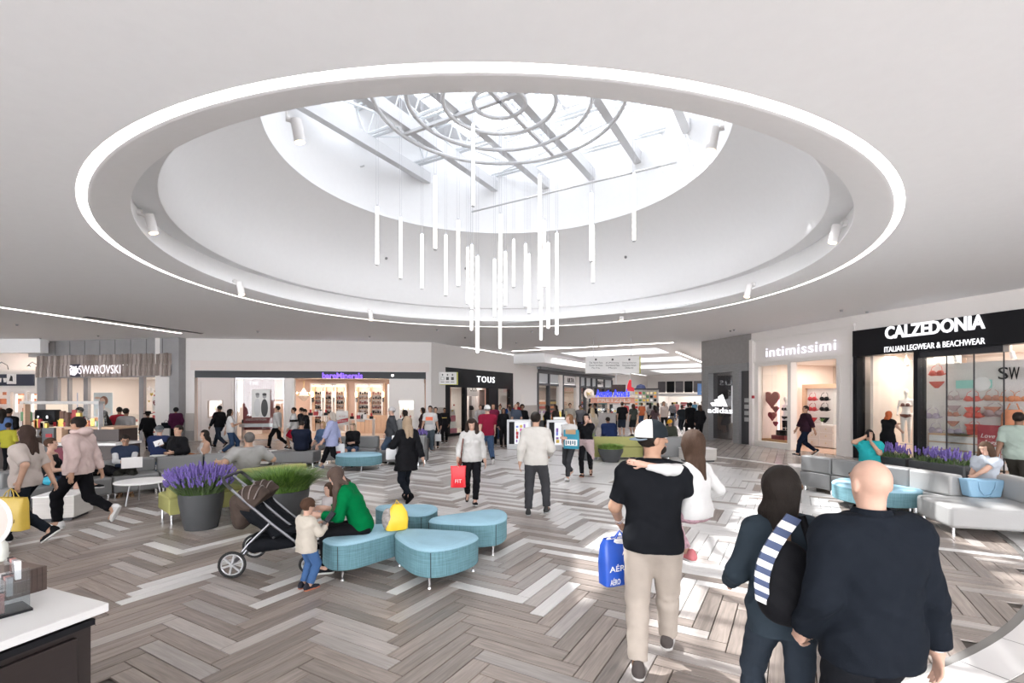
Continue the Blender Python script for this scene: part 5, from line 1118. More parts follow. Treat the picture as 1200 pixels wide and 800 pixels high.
# ================================================================ HANGING SIGNS
ink = mat('print_ink', (.05, .05, .05), .5); paper = mat('sign_white', (.72, .71, .70), .5)
p = W(717.5, 427.5, 22.5); t = thing('hanging_sign', 'long white hanging wayfinding board with three columns of small dark text', 'sign', p, 0)
w = (W(747, 0, 22.5).x-W(684, 0, 22.5).x)/2; hh = (W(0, 418, 22.5).z-W(0, 438, 22.5).z)/2
ob('board', G().box(-w, w, -.06, .06, -hh, hh), paper, t); ob('edge_strip', G().box(w, w+.05, -.07, .07, -hh, hh), mat('lime_edge', (.45, .42, .06), .5), t)
for k, ls in enumerate((('The North Face', 'Guest Services', 'Play Area'), ('JCPenney', 'International Plaza', 'Macys'), ('Dining District', 'Restrooms Atrium', 'Dillards'))):
    cx = (-.62+.62*k)*w; ob('pictogram', G().lathe([(.001, 0), (.05, 0), (.05, .01), (.001, .01)], 10), ink, t, loc=(cx, -.065, hh*.62)).rotation_euler = (PI/2, 0, 0)
    for j, s__ in enumerate(ls): text('lettering', s__, .1, (cx, -.065, hh*(.25-.3*j)), 0, ink, t, height=.085, width=w*.5*(1, 1, .6)[j], ext=.002)
for sx in (-.7, .7): ob('suspension_rod', G().cyl((sx*w, 0, hh), (sx*w, 0, ZC-p.z), .015, n=6), steel, t)
p = W(525, 443, 25.0); t = thing('projecting_sign', 'small white pictogram sign with a lime edge left of the black boutique', 'sign', p, .1)
w, hh = .46, .31; ob('board', G().box(-w, w-.02, -.06, .06, -hh, hh), paper, t); ob('edge_strip', G().box(w-.02, w+.05, -.07, .07, -hh, hh).box(-w+.05, w+.05, -.07, .07, -hh-.03, -hh), mat('lime_edge', (.45, .42, .06), .5), t)
for k in range(3):
    cx = (-.6+.55*k)*w; ob('pictogram', G().prism([(cx+.04*math.cos(a), hh*.55+.05*math.sin(a)) for a in [2*PI*i/8 for i in range(8)]], -.066, -.061, 'y'), ink, t)
    g = G(); g.box(cx-.07, cx+.07, -.066, -.061, -.1, .06) if k else frame(g, cx-.08, cx+.08, -.1, .06, .015, -.066, -.061); ob('pictogram', g, ink, t); ob('caption', G().box(cx-.09, cx+.09, -.066, -.061, -.21, -.18), ink, t)
ob('wall_bracket', G().box(w-.2, w-.1, .0, 1.6, -.05, .05), steel, t)

# ================================================================ SEATING
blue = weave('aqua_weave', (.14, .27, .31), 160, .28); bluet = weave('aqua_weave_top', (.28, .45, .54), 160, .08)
def ottoman(label, poly, z0=.11, z1=.44, legs=None, group='aqua ottomans'):
    """poly: three corner points with rounding radii -> smooth rounded body"""
    c = sum((Vector((p[0], p[1], 0)) for p in poly), Vector())/len(poly); n = len(poly); out = []
    poly = [(c.x+(p[0]-c.x)*1.10, c.y+(p[1]-c.y)*1.10, p[2]) for p in poly]; LE = [(Vector(poly[(i+1) % n][:2])-Vector(poly[i][:2])).length for i in range(n)]; poly = [(p[0], p[1], .49*min(LE[i], LE[i-1])) for i, p in enumerate(poly)]
    for i, p in enumerate(poly):
        a, b, q = Vector((poly[i-1][0], poly[i-1][1], 0)), Vector((poly[(i+1) % n][0], poly[(i+1) % n][1], 0)), Vector((p[0], p[1], 0)); r = p[2]
        u1, u2 = (a-q).normalized(), (b-q).normalized(); s_, e_ = q+u1*r, q+u2*r
        for k in range(11): t_ = k/10; out.append(s_*(1-t_)**2+q*2*t_*(1-t_)+e_*t_*t_-c)
        m1, m2 = e_, b+(q-b).normalized()*poly[(i+1) % n][2]; nn = Vector((m2.y-m1.y, m1.x-m2.x, 0)).normalized(); L_ = (m2-m1).length
        for k in range(1, 6): t_ = k/6; out.append(m1.lerp(m2, t_)-c+nn*0)
    t = thing('ottoman', label, 'ottoman', (c.x, c.y, 0), 0, group); N = len(out)
    def ring(z, ins): return [(q.x*(1-ins/max(q.length, .01)), q.y*(1-ins/max(q.length, .01)), z) for q in out]
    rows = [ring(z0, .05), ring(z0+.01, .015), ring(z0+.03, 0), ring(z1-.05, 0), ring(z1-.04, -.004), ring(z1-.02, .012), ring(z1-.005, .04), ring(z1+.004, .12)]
    g = G(); vs = [v for r in rows for v in r]; fs = []
    for j in range(len(rows)-1):
        for i in range(N): fs.append((j*N+i, j*N+(i+1) % N, (j+1)*N+(i+1) % N, (j+1)*N+i))
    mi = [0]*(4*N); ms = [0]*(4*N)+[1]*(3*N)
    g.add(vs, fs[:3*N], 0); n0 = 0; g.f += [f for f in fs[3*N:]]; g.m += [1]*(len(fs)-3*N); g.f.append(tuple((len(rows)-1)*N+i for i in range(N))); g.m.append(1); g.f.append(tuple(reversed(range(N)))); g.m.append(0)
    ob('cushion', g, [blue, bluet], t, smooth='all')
    sm = G().tube([(q.x*1.002, q.y*1.002, z1-.047) for q in out], .006, 5, closed=True); ob('piping', sm, blue, t)
    for k, p in enumerate(poly):
        q = Vector((p[0], p[1], 0))-c; q *= .62; ob('leg', G().lathe([(.022, 0), (.014, .02), (.014, z0+.02)], 10, (q.x, q.y, 0), cap=True), chrome, t)
        v = Vector((p[0], p[1], 0))-c; w_ = min(out, key=lambda o_: -(o_.dot(v.normalized()))); ob('seam', G().tube([w_*1.0+Vector((0, 0, z0+.02)), w_*1.002+Vector((0, 0, z1-.05))], .004, 4), dark, t)
    return t
ottoman('nearest aqua blue triangular ottoman with nothing on it', [(-.86, 4.93, .4), (-.25, 5.7, .38), (-1.55, 5.95, .45)])
ottoman('aqua blue triangular ottoman behind right of the nearest one', [(-.12, 6.1, .42), (-.1, 7.05, .4), (-1.3, 6.3, .35)])
ottoman('aqua blue triangular ottoman farthest back in the group of four', [(-1.2, 6.5, .38), (-1.05, 7.25, .4), (-2.2, 7.2, .5)])
ottoman('aqua blue triangular ottoman the woman in green sits on', [(-1.9, 5.15, .4), (-1.1, 6.2, .35), (-2.35, 5.95, .4)])
def round_ott(label, cx, cy, r, rx=1, z1=.44, rz=0):
    t = thing('ottoman', label, 'ottoman', (cx, cy, 0), rz, 'aqua ottomans'); 
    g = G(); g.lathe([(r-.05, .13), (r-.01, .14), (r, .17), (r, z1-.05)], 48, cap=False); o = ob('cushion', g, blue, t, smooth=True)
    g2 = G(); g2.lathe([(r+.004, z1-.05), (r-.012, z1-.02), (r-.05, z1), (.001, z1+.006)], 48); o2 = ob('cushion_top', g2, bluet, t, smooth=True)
    for q in (o, o2): q.scale = (rx, 1, 1)
    for a in (.4, 2, 3.6, 5.1): ob('leg', G().lathe([(.022, 0), (.014, .02), (.014, .15)], 8, (r*.85*rx*math.cos(a), r*.85*math.sin(a), 0), cap=True), chrome, t)
    return t
round_ott('large round aqua ottoman in front of the right grey sofa', 6.72, 8.95, .7, 1.0)
round_ott('rounded aqua ottoman in front of the far grey benches', -4.38, 13.9, .52, 1.25)
lea = mat('grey_leather', (.17, .17, .17), .42, var=.06, scale=3, bump=.12, bscale=50); leal = mat('light_grey_leather', (.30, .295, .29), .42, var=.06, scale=3, bump=.12, bscale=50); lime = mat('lime_fabric', (.33, .32, .11), .7, var=.05, bump=.1, bscale=200)
def sofa(label, pts, side, m, seat=.44, back=.84, dep=.72, bk=.2, mb=None, name='sofa', gap=.012, foot=.1, legs=True):
    """pts: front base line of the seats as seen in plan, the back rises on 'side' (+1 left of the direction of travel)"""
    P_ = [Vector((p[0], p[1], 0)) for p in pts]; c = sum(P_, Vector())/len(P_); t = thing(name, label, 'sofa', c, 0); P_ = [p-c for p in P_]
    nr = []
    for i in range(len(P_)):
        d = (P_[min(i+1, len(P_)-1)]-P_[max(i-1, 0)]).normalized(); nr.append(Vector((-d.y, d.x, 0))*side)
    for i in range(len(P_)-1):
        a, b = P_[i], P_[i+1]; d = (b-a).normalized()*gap; a2, b2 = a+d, b-d; na, nb = nr[i], nr[i+1]
        def blk(n0, n1, z0, z1): q = [a2+na*n0, b2+nb*n0, b2+nb*n1, a2+na*n1]; q = q if side > 0 else q[::-1]; return G().prism([(v.x, v.y) for v in q], z0, z1)
        ob('seat', blk(0, dep, foot, seat), m, t, bevel=.035, seg=3)
        if back: ob('backrest', blk(dep-bk, dep+.04, seat-.02, back), mb or m, t, bevel=.035, seg=3); ob('back_panel', blk(dep+.0, dep+.05, foot, seat-.03), mb or m, t, bevel=.01)
        if legs:
            for v, n_ in ((a2, na), (b2, nb)):
                for f_ in (.08, dep-.05): q = v+n_*f_+((b-a).normalized()*.05*(1 if v is a2 else -1)); ob('leg', G().lathe([(.025, 0), (.018, foot+.01)], 8, (q.x, q.y, 0), cap=True), chrome, t)
    return t
# right group
sofa('long curved dark grey leather sofa where the woman in turquoise sits', [(7.08, 11.0), (7.32, 10.3), (7.6, 9.4), (7.75, 8.75)], -1, lea, back=.76)
sofa('grey sofa section beside the chaise where the woman with the blue bag sits', [(7.76, 8.7), (7.85, 7.95)], -1, leal, back=.76)
t = thing('chaise', 'light grey leather chaise with silver legs at the right edge of the photo', 'sofa', (6.35, 7.05, 0), -.28)
ob('seat', G().box(0, 1.9, 0, .95, .12, .44), leal, t, bevel=.05, seg=3); ob('backrest', G().box(1.15, 1.36, .35, 1.15, .42, .80), leal, t, bevel=.06, seg=3)
for a, b in ((.08, .08), (1.0, .08), (1.8, .08), (.08, .87), (1.8, .87)): ob('leg', G().lathe([(.025, 0), (.02, .13)], 8, (a, b, 0), cap=True), chrome, t)
def cube_table(label, x, y, rz, w, d, hgt=.42, cat='table'):
    t = thing('side_table', label, cat, (x, y, 0), rz); ob('box_body', G().box(-w/2, w/2, -d/2, d/2, .05, hgt-.02), mat('white_oak', (.50, .47, .44), .5, var=.12, stretch=(1, 1, 9), scale=5), t, bevel=.006); ob('tabletop', G().box(-w/2-.01, w/2+.01, -d/2-.01, d/2+.01, hgt-.02, hgt), whi, t, bevel=.004); ob('plinth', G().box(-w/2+.05, w/2-.05, -d/2+.05, d/2-.05, 0, .05), dark, t); return t
cube_table('pale box side table at the left end of the dark grey sofa', 6.95, 11.5, -.25, .6, .55)
cube_table('pale box side table right of the lime and grey bench on the concourse', 5.95, 15.6, .1, 1.0, .55)
cube_table('white box side table between the walking woman and the left sofa', -7.55, 8.2, .3, .55, .6)
cube_table('white box side table left of the far grey bench', -7.75, 14.8, .0, .95, .5)
# left group
sofa('low curved grey sofa on the left under the boy with the laptop', [(-8.35, 8.35), (-8.25, 9.0), (-7.95, 9.7), (-7.45, 10.3), (-6.85, 10.75), (-6.2, 11.0)], 1, lea, back=.72)
sofa('lime green sofa seen from behind, planters standing against it', [(-5.95, 8.15), (-5.2, 8.97), (-4.45, 9.8)], -1, lime, back=.76, dep=.7, foot=.16).location.z = 0
t = thing('side_table', 'round pale side table on thin legs beside the lime sofa', 'table', (-7.1, 9.35, 0)); ob('tabletop', G().lathe([(.001, .40), (.44, .40), (.45, .415), (.44, .43), (.001, .43)], 32), whi, t, smooth=True)
for a in (0.3, 2.4, 4.5): ob('leg', G().cyl((.33*math.cos(a), .33*math.sin(a), 0), (.25*math.cos(a), .25*math.sin(a), .40), .014, n=8), steel, t)
# far seats in front of the cosmetics shop
sofa('far low grey bench under the seated man in navy', [(-7.15, 14.35), (-5.85, 14.35)], 1, lea, back=None, dep=.6)
sofa('far grey sofa behind the seated woman in black', [(-5.75, 14.9), (-4.2, 15.1)], 1, lea, back=.8)
sofa('far grey high backed sofa with lavender behind it, right of the seated woman', [(-4.05, 14.6), (-2.75, 14.4)], 1, lea, back=.86)
# concourse bench: lime back, grey seats
sofa('lime green and grey bench seen from behind on the concourse', [(2.75, 16.9), (4.0, 17.0), (5.3, 17.0)], -1, lea, back=.62, dep=.75, mb=None)
t = thing('bench_back', 'lime green bench back panel with a seam behind the small shrub planter', 'bench', (2.55, 15.95, 0)); 
for z_ in (.08, .42): ob('panel', G().box(0, 1.75, 0, .14, z_, z_+.33), lime, t, bevel=.012)
ob('panel', G().box(1.78, 3.0, 0, .14, .08, .75), lea, t, bevel=.02)

# ================================================================ PLANTERS
potm = mat('charcoal_pot', (.05, .052, .055), .55, var=.15, scale=5); soil = mat('soil', (.03, .02, .015), .95)
leafm = [mat('grass_green', (.085, .17, .03), .5, var=.4, scale=14), mat('grass_light', (.20, .32, .07), .5, var=.3, scale=14), mat('lavender', (.16, .11, .36), .7, var=.4, scale=30), mat('lavender_leaf', (.10, .15, .06), .6, var=.3)]
def pot(t, r, hgt, r0=.72, sq=False):
    ob('pot', G().lathe([(r*r0, 0), (r*(r0+.10), hgt*.25), (r*.97, hgt*.75), (r, hgt), (r*.93, hgt), (r*.92, hgt-.05)], 40, cap=False).lathe([(.001, .001), (r*r0, 0)], 40), potm, t, smooth=True); ob('soil', G().lathe([(.001, hgt-.05), (r*.93, hgt-.05)], 24), soil, t)
def blade(g, x, y, z, a, L, bend, w, m=0):
    c, s_ = math.cos(a), math.sin(a); pts = []
    for k in range(4): f_ = k/3; r_ = bend*L*f_**1.6; pts.append((x+c*r_, y+s_*r_, z+L*(f_-.35*bend*f_*f_)))
    for k, wk in zip(range(3), (w, w*.9, w*.55)):
        wn = (w*.9, w*.55, .0005)[k]; a0, a1 = pts[k], pts[k+1]; g.add([(a0[0]-s_*wk, a0[1]+c*wk, a0[2]), (a0[0]+s_*wk, a0[1]-c*wk, a0[2]), (a1[0]+s_*wn, a1[1]-c*wn, a1[2]), (a1[0]-s_*wn, a1[1]+c*wn, a1[2])], [(0, 1, 2, 3)], m)
def grass(t, R, z, n, L, bend=1.0, w=.008, m=None, seed=1, rect=None):
    q = random.Random(seed); g = G()
    for i in range(n):
        if rect: x, y = q.uniform(-rect[0], rect[0]), q.uniform(-rect[1], rect[1]); a = q.random()*6.283; b_ = bend*q.uniform(.2, 1)
        else: a = q.random()*6.283; r_ = R*math.sqrt(q.random()); x, y = r_*math.cos(a), r_*math.sin(a); a += q.uniform(-.7, .7); b_ = bend*(.15+r_/R*.85)*q.uniform(.6, 1.2)
        blade(g, x, y, z, a, L*q.uniform(.65, 1.1), b_, w, q.choice((0, 0, 1)))
    return ob('foliage', g, m or [leafm[0], leafm[1]], t, kind='stuff')
def lavender(t, R, z, n, L, seed=2, rect=None, sc=1.0):
    q = random.Random(seed); g = G(); h_ = G()
    for i in range(n):
        if rect: x, y = q.uniform(-rect[0], rect[0]), q.uniform(-rect[1], rect[1]); a = q.random()*6.283; l = q.uniform(.05, .35)*L
        else: a = q.random()*6.283; r_ = R*math.sqrt(q.random()); x, y = .7*r_*math.cos(a), .7*r_*math.sin(a); l = r_*.55
        H = L*q.uniform(.55, 1.05)*(1-.25*(0 if rect else r_/R)); e = (x+l*math.cos(a), y+l*math.sin(a), z+H); g.cyl((x, y, z), e, .003*sc, n=3, m=1)
        d = (Vector(e)-Vector((x, y, z))).normalized(); 
        for k in range(3): c_ = Vector(e)+d*(.026*k-.03)*sc; h_.ell(c_, (.014*sc*(1-.15*k), .014*sc*(1-.15*k), .019*sc), 5, 0, 4)
    ob('stems', g, [leafm[3], leafm[3]], t, kind='stuff'); ob('blossom', h_, leafm[2], t, kind='stuff')
t = thing('planter', 'tall charcoal planter of purple lavender in front of the lime sofa', 'planter', (-4.82, 7.55, 0)); pot(t, .31, .55); lavender(t, .40, .5, 560, .5); grass(t, .28, .5, 420, .34, 1.1, .007, [leafm[3], leafm[0]], 5)
t = thing('planter', 'wide charcoal planter of arching green grass behind the stroller', 'planter', (-3.78, 7.95, 0)); pot(t, .44, .52, .6); grass(t, .40, .48, 2600, .46, 1.15, .008, None, 6)
t = thing('planter', 'small charcoal bowl planter with bright green shrub before the lime bench', 'planter', (3.13, 15.45, 0)); pot(t, .40, .42, .62); grass(t, .36, .38, 700, .22, .8, .015, [leafm[1], leafm[1]], 7)
t = thing('planter', 'slim charcoal planter with lavender at the left end of the lime bench', 'planter', (2.42, 15.85, 0)); pot(t, .22, .75, .8); lavender(t, .2, .85, 110, .35, 8, sc=1.5); grass(t, .2, .72, 260, .25, .9, .01, [leafm[1], leafm[0]], 9)
t = thing('planter', 'charcoal planter half hidden behind the man with the cap', 'planter', (4.45, 15.6, 0)); pot(t, .22, .5, .75); grass(t, .2, .46, 200, .3, .9, .012, [leafm[1], leafm[0]], 10)
for k, (x_, y_, rz_, L_, lb) in enumerate([(8.42, 10.75, -1.2, .36, 'long low planter of purple lavender behind the woman in turquoise'), (8.62, 9.75, -1.3, .5, 'long low planter of purple lavender behind the middle of the right sofa'), (-3.35, 15.75, 0, .62, 'long low planter of purple lavender behind the far high backed sofa')]):
    t = thing('planter', lb, 'planter', (x_, y_, 0), rz_); ob('trough', G().box(-L_, L_, -.2, .2, 0, .72), potm, t, bevel=.02); lavender(t, 0, .70, int(150*L_), .27, 20+k, (L_-.05, .17), 1.5); grass(t, 0, .70, 250, .16, .8, .01, [leafm[3], leafm[0]], 30+k, (L_-.05, .17))

# ================================================================ BOTTOM LEFT COUNTER
# the front edge of the top runs from beyond the frame to its right corner
cw = mat('counter_white', (.62, .61, .60), .35); wenge = mat('wenge', (.020, .014, .013), .35, var=.2, stretch=(1, 1, 10)); 
zt = .92; dk_ = F_*(H_-zt)/(706-HZ)       # depth of the right front corner of the top (y 706)
cr = W(128, 706, dk_); e1 = W(0, 752, F_*(H_-zt)/(752-HZ)); dv = (Vector((e1.x-cr.x, e1.y-cr.y, 0))).normalized(); bk_ = Vector((cr.x, cr.y, 0)); p_ = W(55, 687, F_*(H_-zt)/(687-HZ)); dv2 = (Vector((p_.x-cr.x, p_.y-cr.y, 0))).normalized()
t = thing('service_counter', 'white topped kiosk counter with dark wood doors in the bottom left corner', 'counter', (cr.x, cr.y, 0))
def q3(a, b, z): v = dv*a+dv2*b; return (v.x, v.y, z)
def cp(g, a0, a1, b0, b1, z0, z1, m=0):
    vs = [q3(a, b, z) for z in (z0, z1) for a, b in ((a0, b0), (a1, b0), (a1, b1), (a0, b1))]; return g.add(vs, [(3, 2, 1, 0), (4, 5, 6, 7), (0, 1, 5, 4), (1, 2, 6, 5), (2, 3, 7, 6), (3, 0, 4, 7)], m)
ob('countertop', cp(G(), 0, 2.6, 0, 1.6, zt-.045, zt), cw, t, bevel=.005); ob('cabinet_body', cp(G(), .06, 2.6, .05, 1.55, .2, zt-.05), wenge, t); ob('kick_panel', cp(G(), .03, 2.6, .02, 1.6, .06, .22), mat('grey_laminate', (.30, .29, .29), .45), t)
for a0, a1 in ((.13, .66), (.68, 1.22), (1.24, 1.8)): d_ = ob('door', cp(G(), a0, a1, .025, .05, .24, zt-.13), wenge, t, bevel=.004); v = q3(a0+.48, .02, zt-.17); ob('lock', G().ell(v, .012, 10, 0, 6), chrome, d_)
ob('grip_rail', cp(G(), .06, 2.6, .01, .05, zt-.09, zt-.06), black, t)
g = G(); cp(g, -.0, .2, .8, 1.5, 0, .02); 
s_ = thing('display_riser', 'dark slatted wood riser standing on the white counter', 'riser', (cr.x, cr.y, 0)); v0 = W(55, 687, 1.2)
zr = zt+.13; r0, r1 = W(55, 690, F_*(H_-zt)/(690-HZ)), W(-20, 712, F_*(H_-zt)/(712-HZ)); vv = Vector((r1.x-r0.x, r1.y-r0.y, 0)); n9 = 12; bk = Vector((-vv.y, vv.x, 0)).normalized(); bk = bk if bk.y > 0 else -bk
o0 = Vector((r0.x-cr.x, r0.y-cr.y, 0))
for i in range(n9):
    a, b = o0+vv*(i/n9), o0+vv*((i+.93)/n9); g = G().prism([(a.x, a.y), (b.x, b.y), (b.x+bk.x*.02, b.y+bk.y*.02), (a.x+bk.x*.02, a.y+bk.y*.02)], zt, zr+.002); ob('slat', g, mat('slat_wood', (.075, .05, .042), .5, var=.3, stretch=(1, 1, 8)), s_)
a, b = o0+bk*.02, o0+vv+bk*.02; ob('top_board', G().prism([(a.x, a.y), (b.x, b.y), (b.x+bk.x*.25, b.y+bk.y*.25), (a.x+bk.x*.25, a.y+bk.y*.25)], zt, zr), mat('slat_wood2', (.13, .085, .07), .4, var=.2), s_)
s_ = thing('brochure_holder', 'clear acrylic holder stacked with small packets on the white counter', 'holder', W(8, 718, F_*(H_-zt)/(718-HZ))+Vector((0, 0, .0)), -.55); s_.location.z = zt
for j in range(3):
    ob('tray', G().box(-.09, .06, -.05+.03*j, -.045+.03*j, .02+.075*j, .1+.075*j).box(.06, .064, -.05, .07, .0, .1+.06*j), glass('acrylic', (.9, .92, .93), 1.5), s_)
    for i in range(4): ob('packet', G().box(-.085+.036*i, -.053+.036*i, -.04+.03*j, -.02+.03*j, .02+.075*j, .11+.075*j), [mat('grey_packet', (.28, .28, .29), .4), whi, black, mat('rose_packet', (.45, .2, .18), .4)][(i+j) % 4], s_)
ob('base', G().box(-.1, .07, -.07, .08, 0, .012), black, s_)
s_ = thing('bottle', 'white bottle with a green cap at the left edge above the counter', 'bottle', W(2, 655, 2.85)); s_.location.z = zt+.132; ob('flask', G().lathe([(.025, 0), (.03, .02), (.03, .09), (.014, .115), (.014, .13)], 14, cap=True), mat('pale_label', (.6, .6, .55), .4), s_, smooth=True); ob('cap', G().lathe([(.016, .13), (.016, .155)], 12, cap=True), mat('green_cap', (.12, .6, .03), .4), s_)
s_ = thing('vanity_mirror', 'round white rimmed mirror standing at the left edge above the counter', 'mirror', W(-13, 611, 2.7), .3); g = G().tube([(.095*math.cos(2*PI*k/32), 0, .13*math.sin(2*PI*k/32)) for k in range(32)], .01, 8, closed=True); ob('rim', g, whi, s_, smooth=True); ob('looking_glass', G().prism([(.088*math.cos(2*PI*k/32), .122*math.sin(2*PI*k/32)) for k in range(32)], -.003, .003, 'y'), mat('mirror_pale', (.35, .28, .25), .4, .2), s_); ob('stem', G().cyl((0, 0, -.13), (0, 0, zt+.13-s_.location.z), .008), chrome, s_)

# ================================================================ COFFEE KIOSK, left
kz = Vector((-13.9, 13.4, 0)); t = thing('coffee_kiosk', 'dark wood coffee kiosk with a round emblem and a white header bar', 'kiosk', kz, 0)
kd = 13.4
def kx(px, d=kd): return X(px, d)-kz.x
kbr = mat('kiosk_brown', (.035, .02, .017), .4, var=.2); zc = H_-(520-HZ)/F_*kd
ob('front_counter', G().box(kx(55), kx(135), .15, .9, .12, zc-.05), kbr, t); ob('countertop', G().box(kx(50), kx(135.5), .0, .95, zc-.05, zc+.02), whi, t, bevel=.01); ob('plinth', G().box(kx(55), kx(134), .1, .9, 0, .12), mat('grey_laminate', (.30, .29, .29), .45), t)
zt2 = H_-(504-HZ)/F_*kd; ob('back_counter', G().box(kx(54), kx(122), .5, 1.2, zc, zt2), kbr, t); ob('wood_shelf', G().box(kx(60), kx(120), .38, 1.3, zt2, zt2+.07), warmw, t, bevel=.01)
ob('emblem', G().lathe([(.001, 0), (.105, 0), (.105, .012), (.001, .014)], 28), whi, t, loc=(kx(72.5), .49, H_-(517.5-HZ)/F_*kd)).rotation_euler = (PI/2, 0, 0)
ob('emblem_print', G().prism([(-.05, -.02), (.02, .05), (.05, .03), (-.02, -.05)], .462, .472, 'y').prism([(-.02, .0), (.0, .06), (-.05, .04)], .462, .472, 'y'), goldm, t, loc=(kx(72.5), 0, H_-(517.5-HZ)/F_*kd))
ob('wood_corner', G().box(kx(54), kx(60.5), .3, .6, zc, zt2+.05), warmw, t); ob('menu_rack', G().box(kx(39), kx(53), .25, .5, .3, H_-(502-HZ)/F_*kd), mat('slate', (.09, .10, .11), .4), t); ob('red_label', G().box(kx(44), kx(51), .23, .25, H_-(513-HZ)/F_*kd, H_-(509-HZ)/F_*kd), red, t)
ob('header_bar', G().box(kx(10), kx(105), .3, .5, H_-(473.5-HZ)/F_*kd, H_-(470-HZ)/F_*kd), mat('bar_grey', (.5, .48, .46), .5), t); ob('post', G().box(kx(14.5), kx(16.5), .3, .45, 0, H_-(472-HZ)/F_*kd), warmw, t); ob('post', G().box(kx(104), kx(105), .3, .45, zt2, H_-(472-HZ)/F_*kd), steel, t)
ob('lit_panel', G().box(kx(17), kx(43), .9, .95, zc, H_-(474-HZ)/F_*kd), emit('cream_lightbox', (1, .80, .65), .55), t); ob('sneeze_glass', G().box(kx(62), kx(114), .30, .31, zt2+.05, H_-(473-HZ)/F_*kd), glass('case_glass', (.97, .98, .98), .15), t)
ob('left_counter', G().box(-3.6, kx(16), .5, 1.2, 0, H_-(515-HZ)/F_*kd), kbr, t)
ob('burgundy_panel', G().box(kx(64), kx(80), -.05, .0, .2, zc-.1), mat('burgundy2', (.14, .01, .03), .5), t)
qq = random.Random(9); cols = [red, goldm, mat('pack_cream', (.7, .6, .4), .5), mat('pack_brown', (.12, .05, .03), .5), mat('pack_green', (.08, .2, .08), .5), mat('orange_pack', (.7, .25, .08), .5), whi, black]
for i in range(34):
    px = 40+i*2.4; lv = qq.choice((0, 0, 1)) if 66 < px < 110 else 0; d = kd+.6+.25*qq.random(); z_ = zt2+.07 if px > 60 else H_-(502-HZ)/F_*kd
    if px < 55: d = kd+.38
    p = Vector((X(px, d), d, z_+lv*.22)); hh = .12+.14*qq.random(); m_ = cols[qq.randrange(8)]
    if i % 3 == 0: q = thing('jar', 'small coffee kiosk jar on the wood shelf, %s from the left' % ordn[min(i//3, 25)], 'jar', p, 0, 'kiosk jars'); ob('glass_body', G().lathe([(.05, 0), (.055, hh*.8), (.04, hh)], 10, cap=True), m_, q); ob('lid', G().lathe([(.045, hh), (.045, hh+.03)], 10, cap=True), black, q)
    else: q = ob('packet', G().box(-.06, .06, -.04, .04, 0, hh), m_, loc=p); tag(q, 'small %s packet on the coffee kiosk shelf, %s from the left' % (m_.name.replace('pack_', '').replace('_', ' '), ordn[min(i*2//3, 25)]), 'packet', 'kiosk packets')
    if lv: 
        q2 = ob('shelf_block', G().box(-.06, .06, -.05, .05, 0, .22), cols[qq.randrange(6)], loc=(p.x, p.y, zt2+.07)); tag(q2, 'packet under another on the coffee kiosk shelf, %s from the left' % ordn[min(i, 25)], 'packet', 'kiosk packets')
s_ = thing('espresso_machine', 'black espresso machine on the coffee kiosk', 'machine', (X(56, kd+.8), kd+.8, zt2+.0)); ob('housing', G().box(-.3, .3, -.1, .25, 0.07, .55), black, s_, bevel=.03); ob('drip_tray', G().box(-.28, .28, -.2, -.1, .07, .12), steel, s_)
for k in (-1, 1): ob('group_head', G().cyl((k*.13, -.15, .3), (k*.13, -.15, .38), .03), chrome, s_)
s_ = thing('menu_card', 'tilted green menu card on the kiosk beside the lit cream panel', 'sign', (X(31, kd+.5), kd+.5, H_-(494-HZ)/F_*kd), .3); ob('card', G().box(-.13, .13, -.01, .01, 0, .26), mat('pack_green', (.08, .2, .08), .5), s_); ob('stand', G().box(-.1, .25, 0, .2, -.25, 0), mat('pack_brown', (.12, .05, .03), .5), s_)

# ================================================================ DIRECTORIES, PRETZEL KIOSK, CONCOURSE FURNITURE
def directory(label, px, py, d, w, hgt, seed):
    x_ = X(px, d); t = thing('directory', label, 'sign', (x_, d, 0)); g = G(); frame(g, -w/2, w/2, .12, hgt, .09, -.12, .12); g.box(-w/2, w/2, -.1, .1, 0, .12); ob('directory_frame', g, mat('silver_paint', (.45, .45, .46), .35, .5), t, bevel=.01)
    ob('light_panel', G().box(-w/2+.3, w/2-.09, -.1, -.02, .21, hgt-.09), emit('lit_sheet', (.95, .95, 1), .55), t); ob('dark_side', G().box(-w/2+.09, -w/2+.3, -.09, 0, .21, hgt-.09), black, t)
    q = random.Random(seed); 
    for j in range(5):
        for i in range(3):
            if q.random() < .9: a = -w/2+.36+i*(w-.5)/3; o = ob('print_block', G().box(a, a+(w-.6)/3.4*q.uniform(.5, 1), -.106, -.1, .28+j*(hgt-.45)/5, .28+j*(hgt-.45)/5+.12*q.uniform(.6, 1.2)), q.choice([mat('print_blue', (.2, .25, .65), .5), mat('print_purple', (.25, .12, .4), .5), red, mat('print_magenta', (.7, .1, .4), .5), ink, mat('print_yellow', (.7, .5, .1), .5)]), t)
    return t
directory('left silver framed lit directory board on the concourse', 608, 0, 19.3, .95, 1.17, 4)
directory('right silver framed lit directory board, beside the woman with the teal bag', 657, 0, 19.0, 1.1, 1.17, 5)
tt = thing('notice_board', 'small white notice on top of the right directory board', 'sign', (X(655, 19), 19, 1.18)); ob('board', G().box(-.22, .22, -.02, .02, 0, .1), whi, tt)
kd = 33.0; kp = Vector((X(716, kd), kd, 0)); t = thing('pretzel_kiosk', 'pretzel kiosk with blue script lettering and a salmon menu strip', 'kiosk', kp, -.15)
w = (X(745, kd)-X(690, kd))/2; ob('counter', G().box(-w, w, 0, 2.0, 0, 1.0), mat('kiosk_stone', (.35, .33, .32), .5, var=.2), t); ob('glass_case', G().box(-w*.9, w*.6, -.05, .8, 1.0, 1.35), pglass, t)
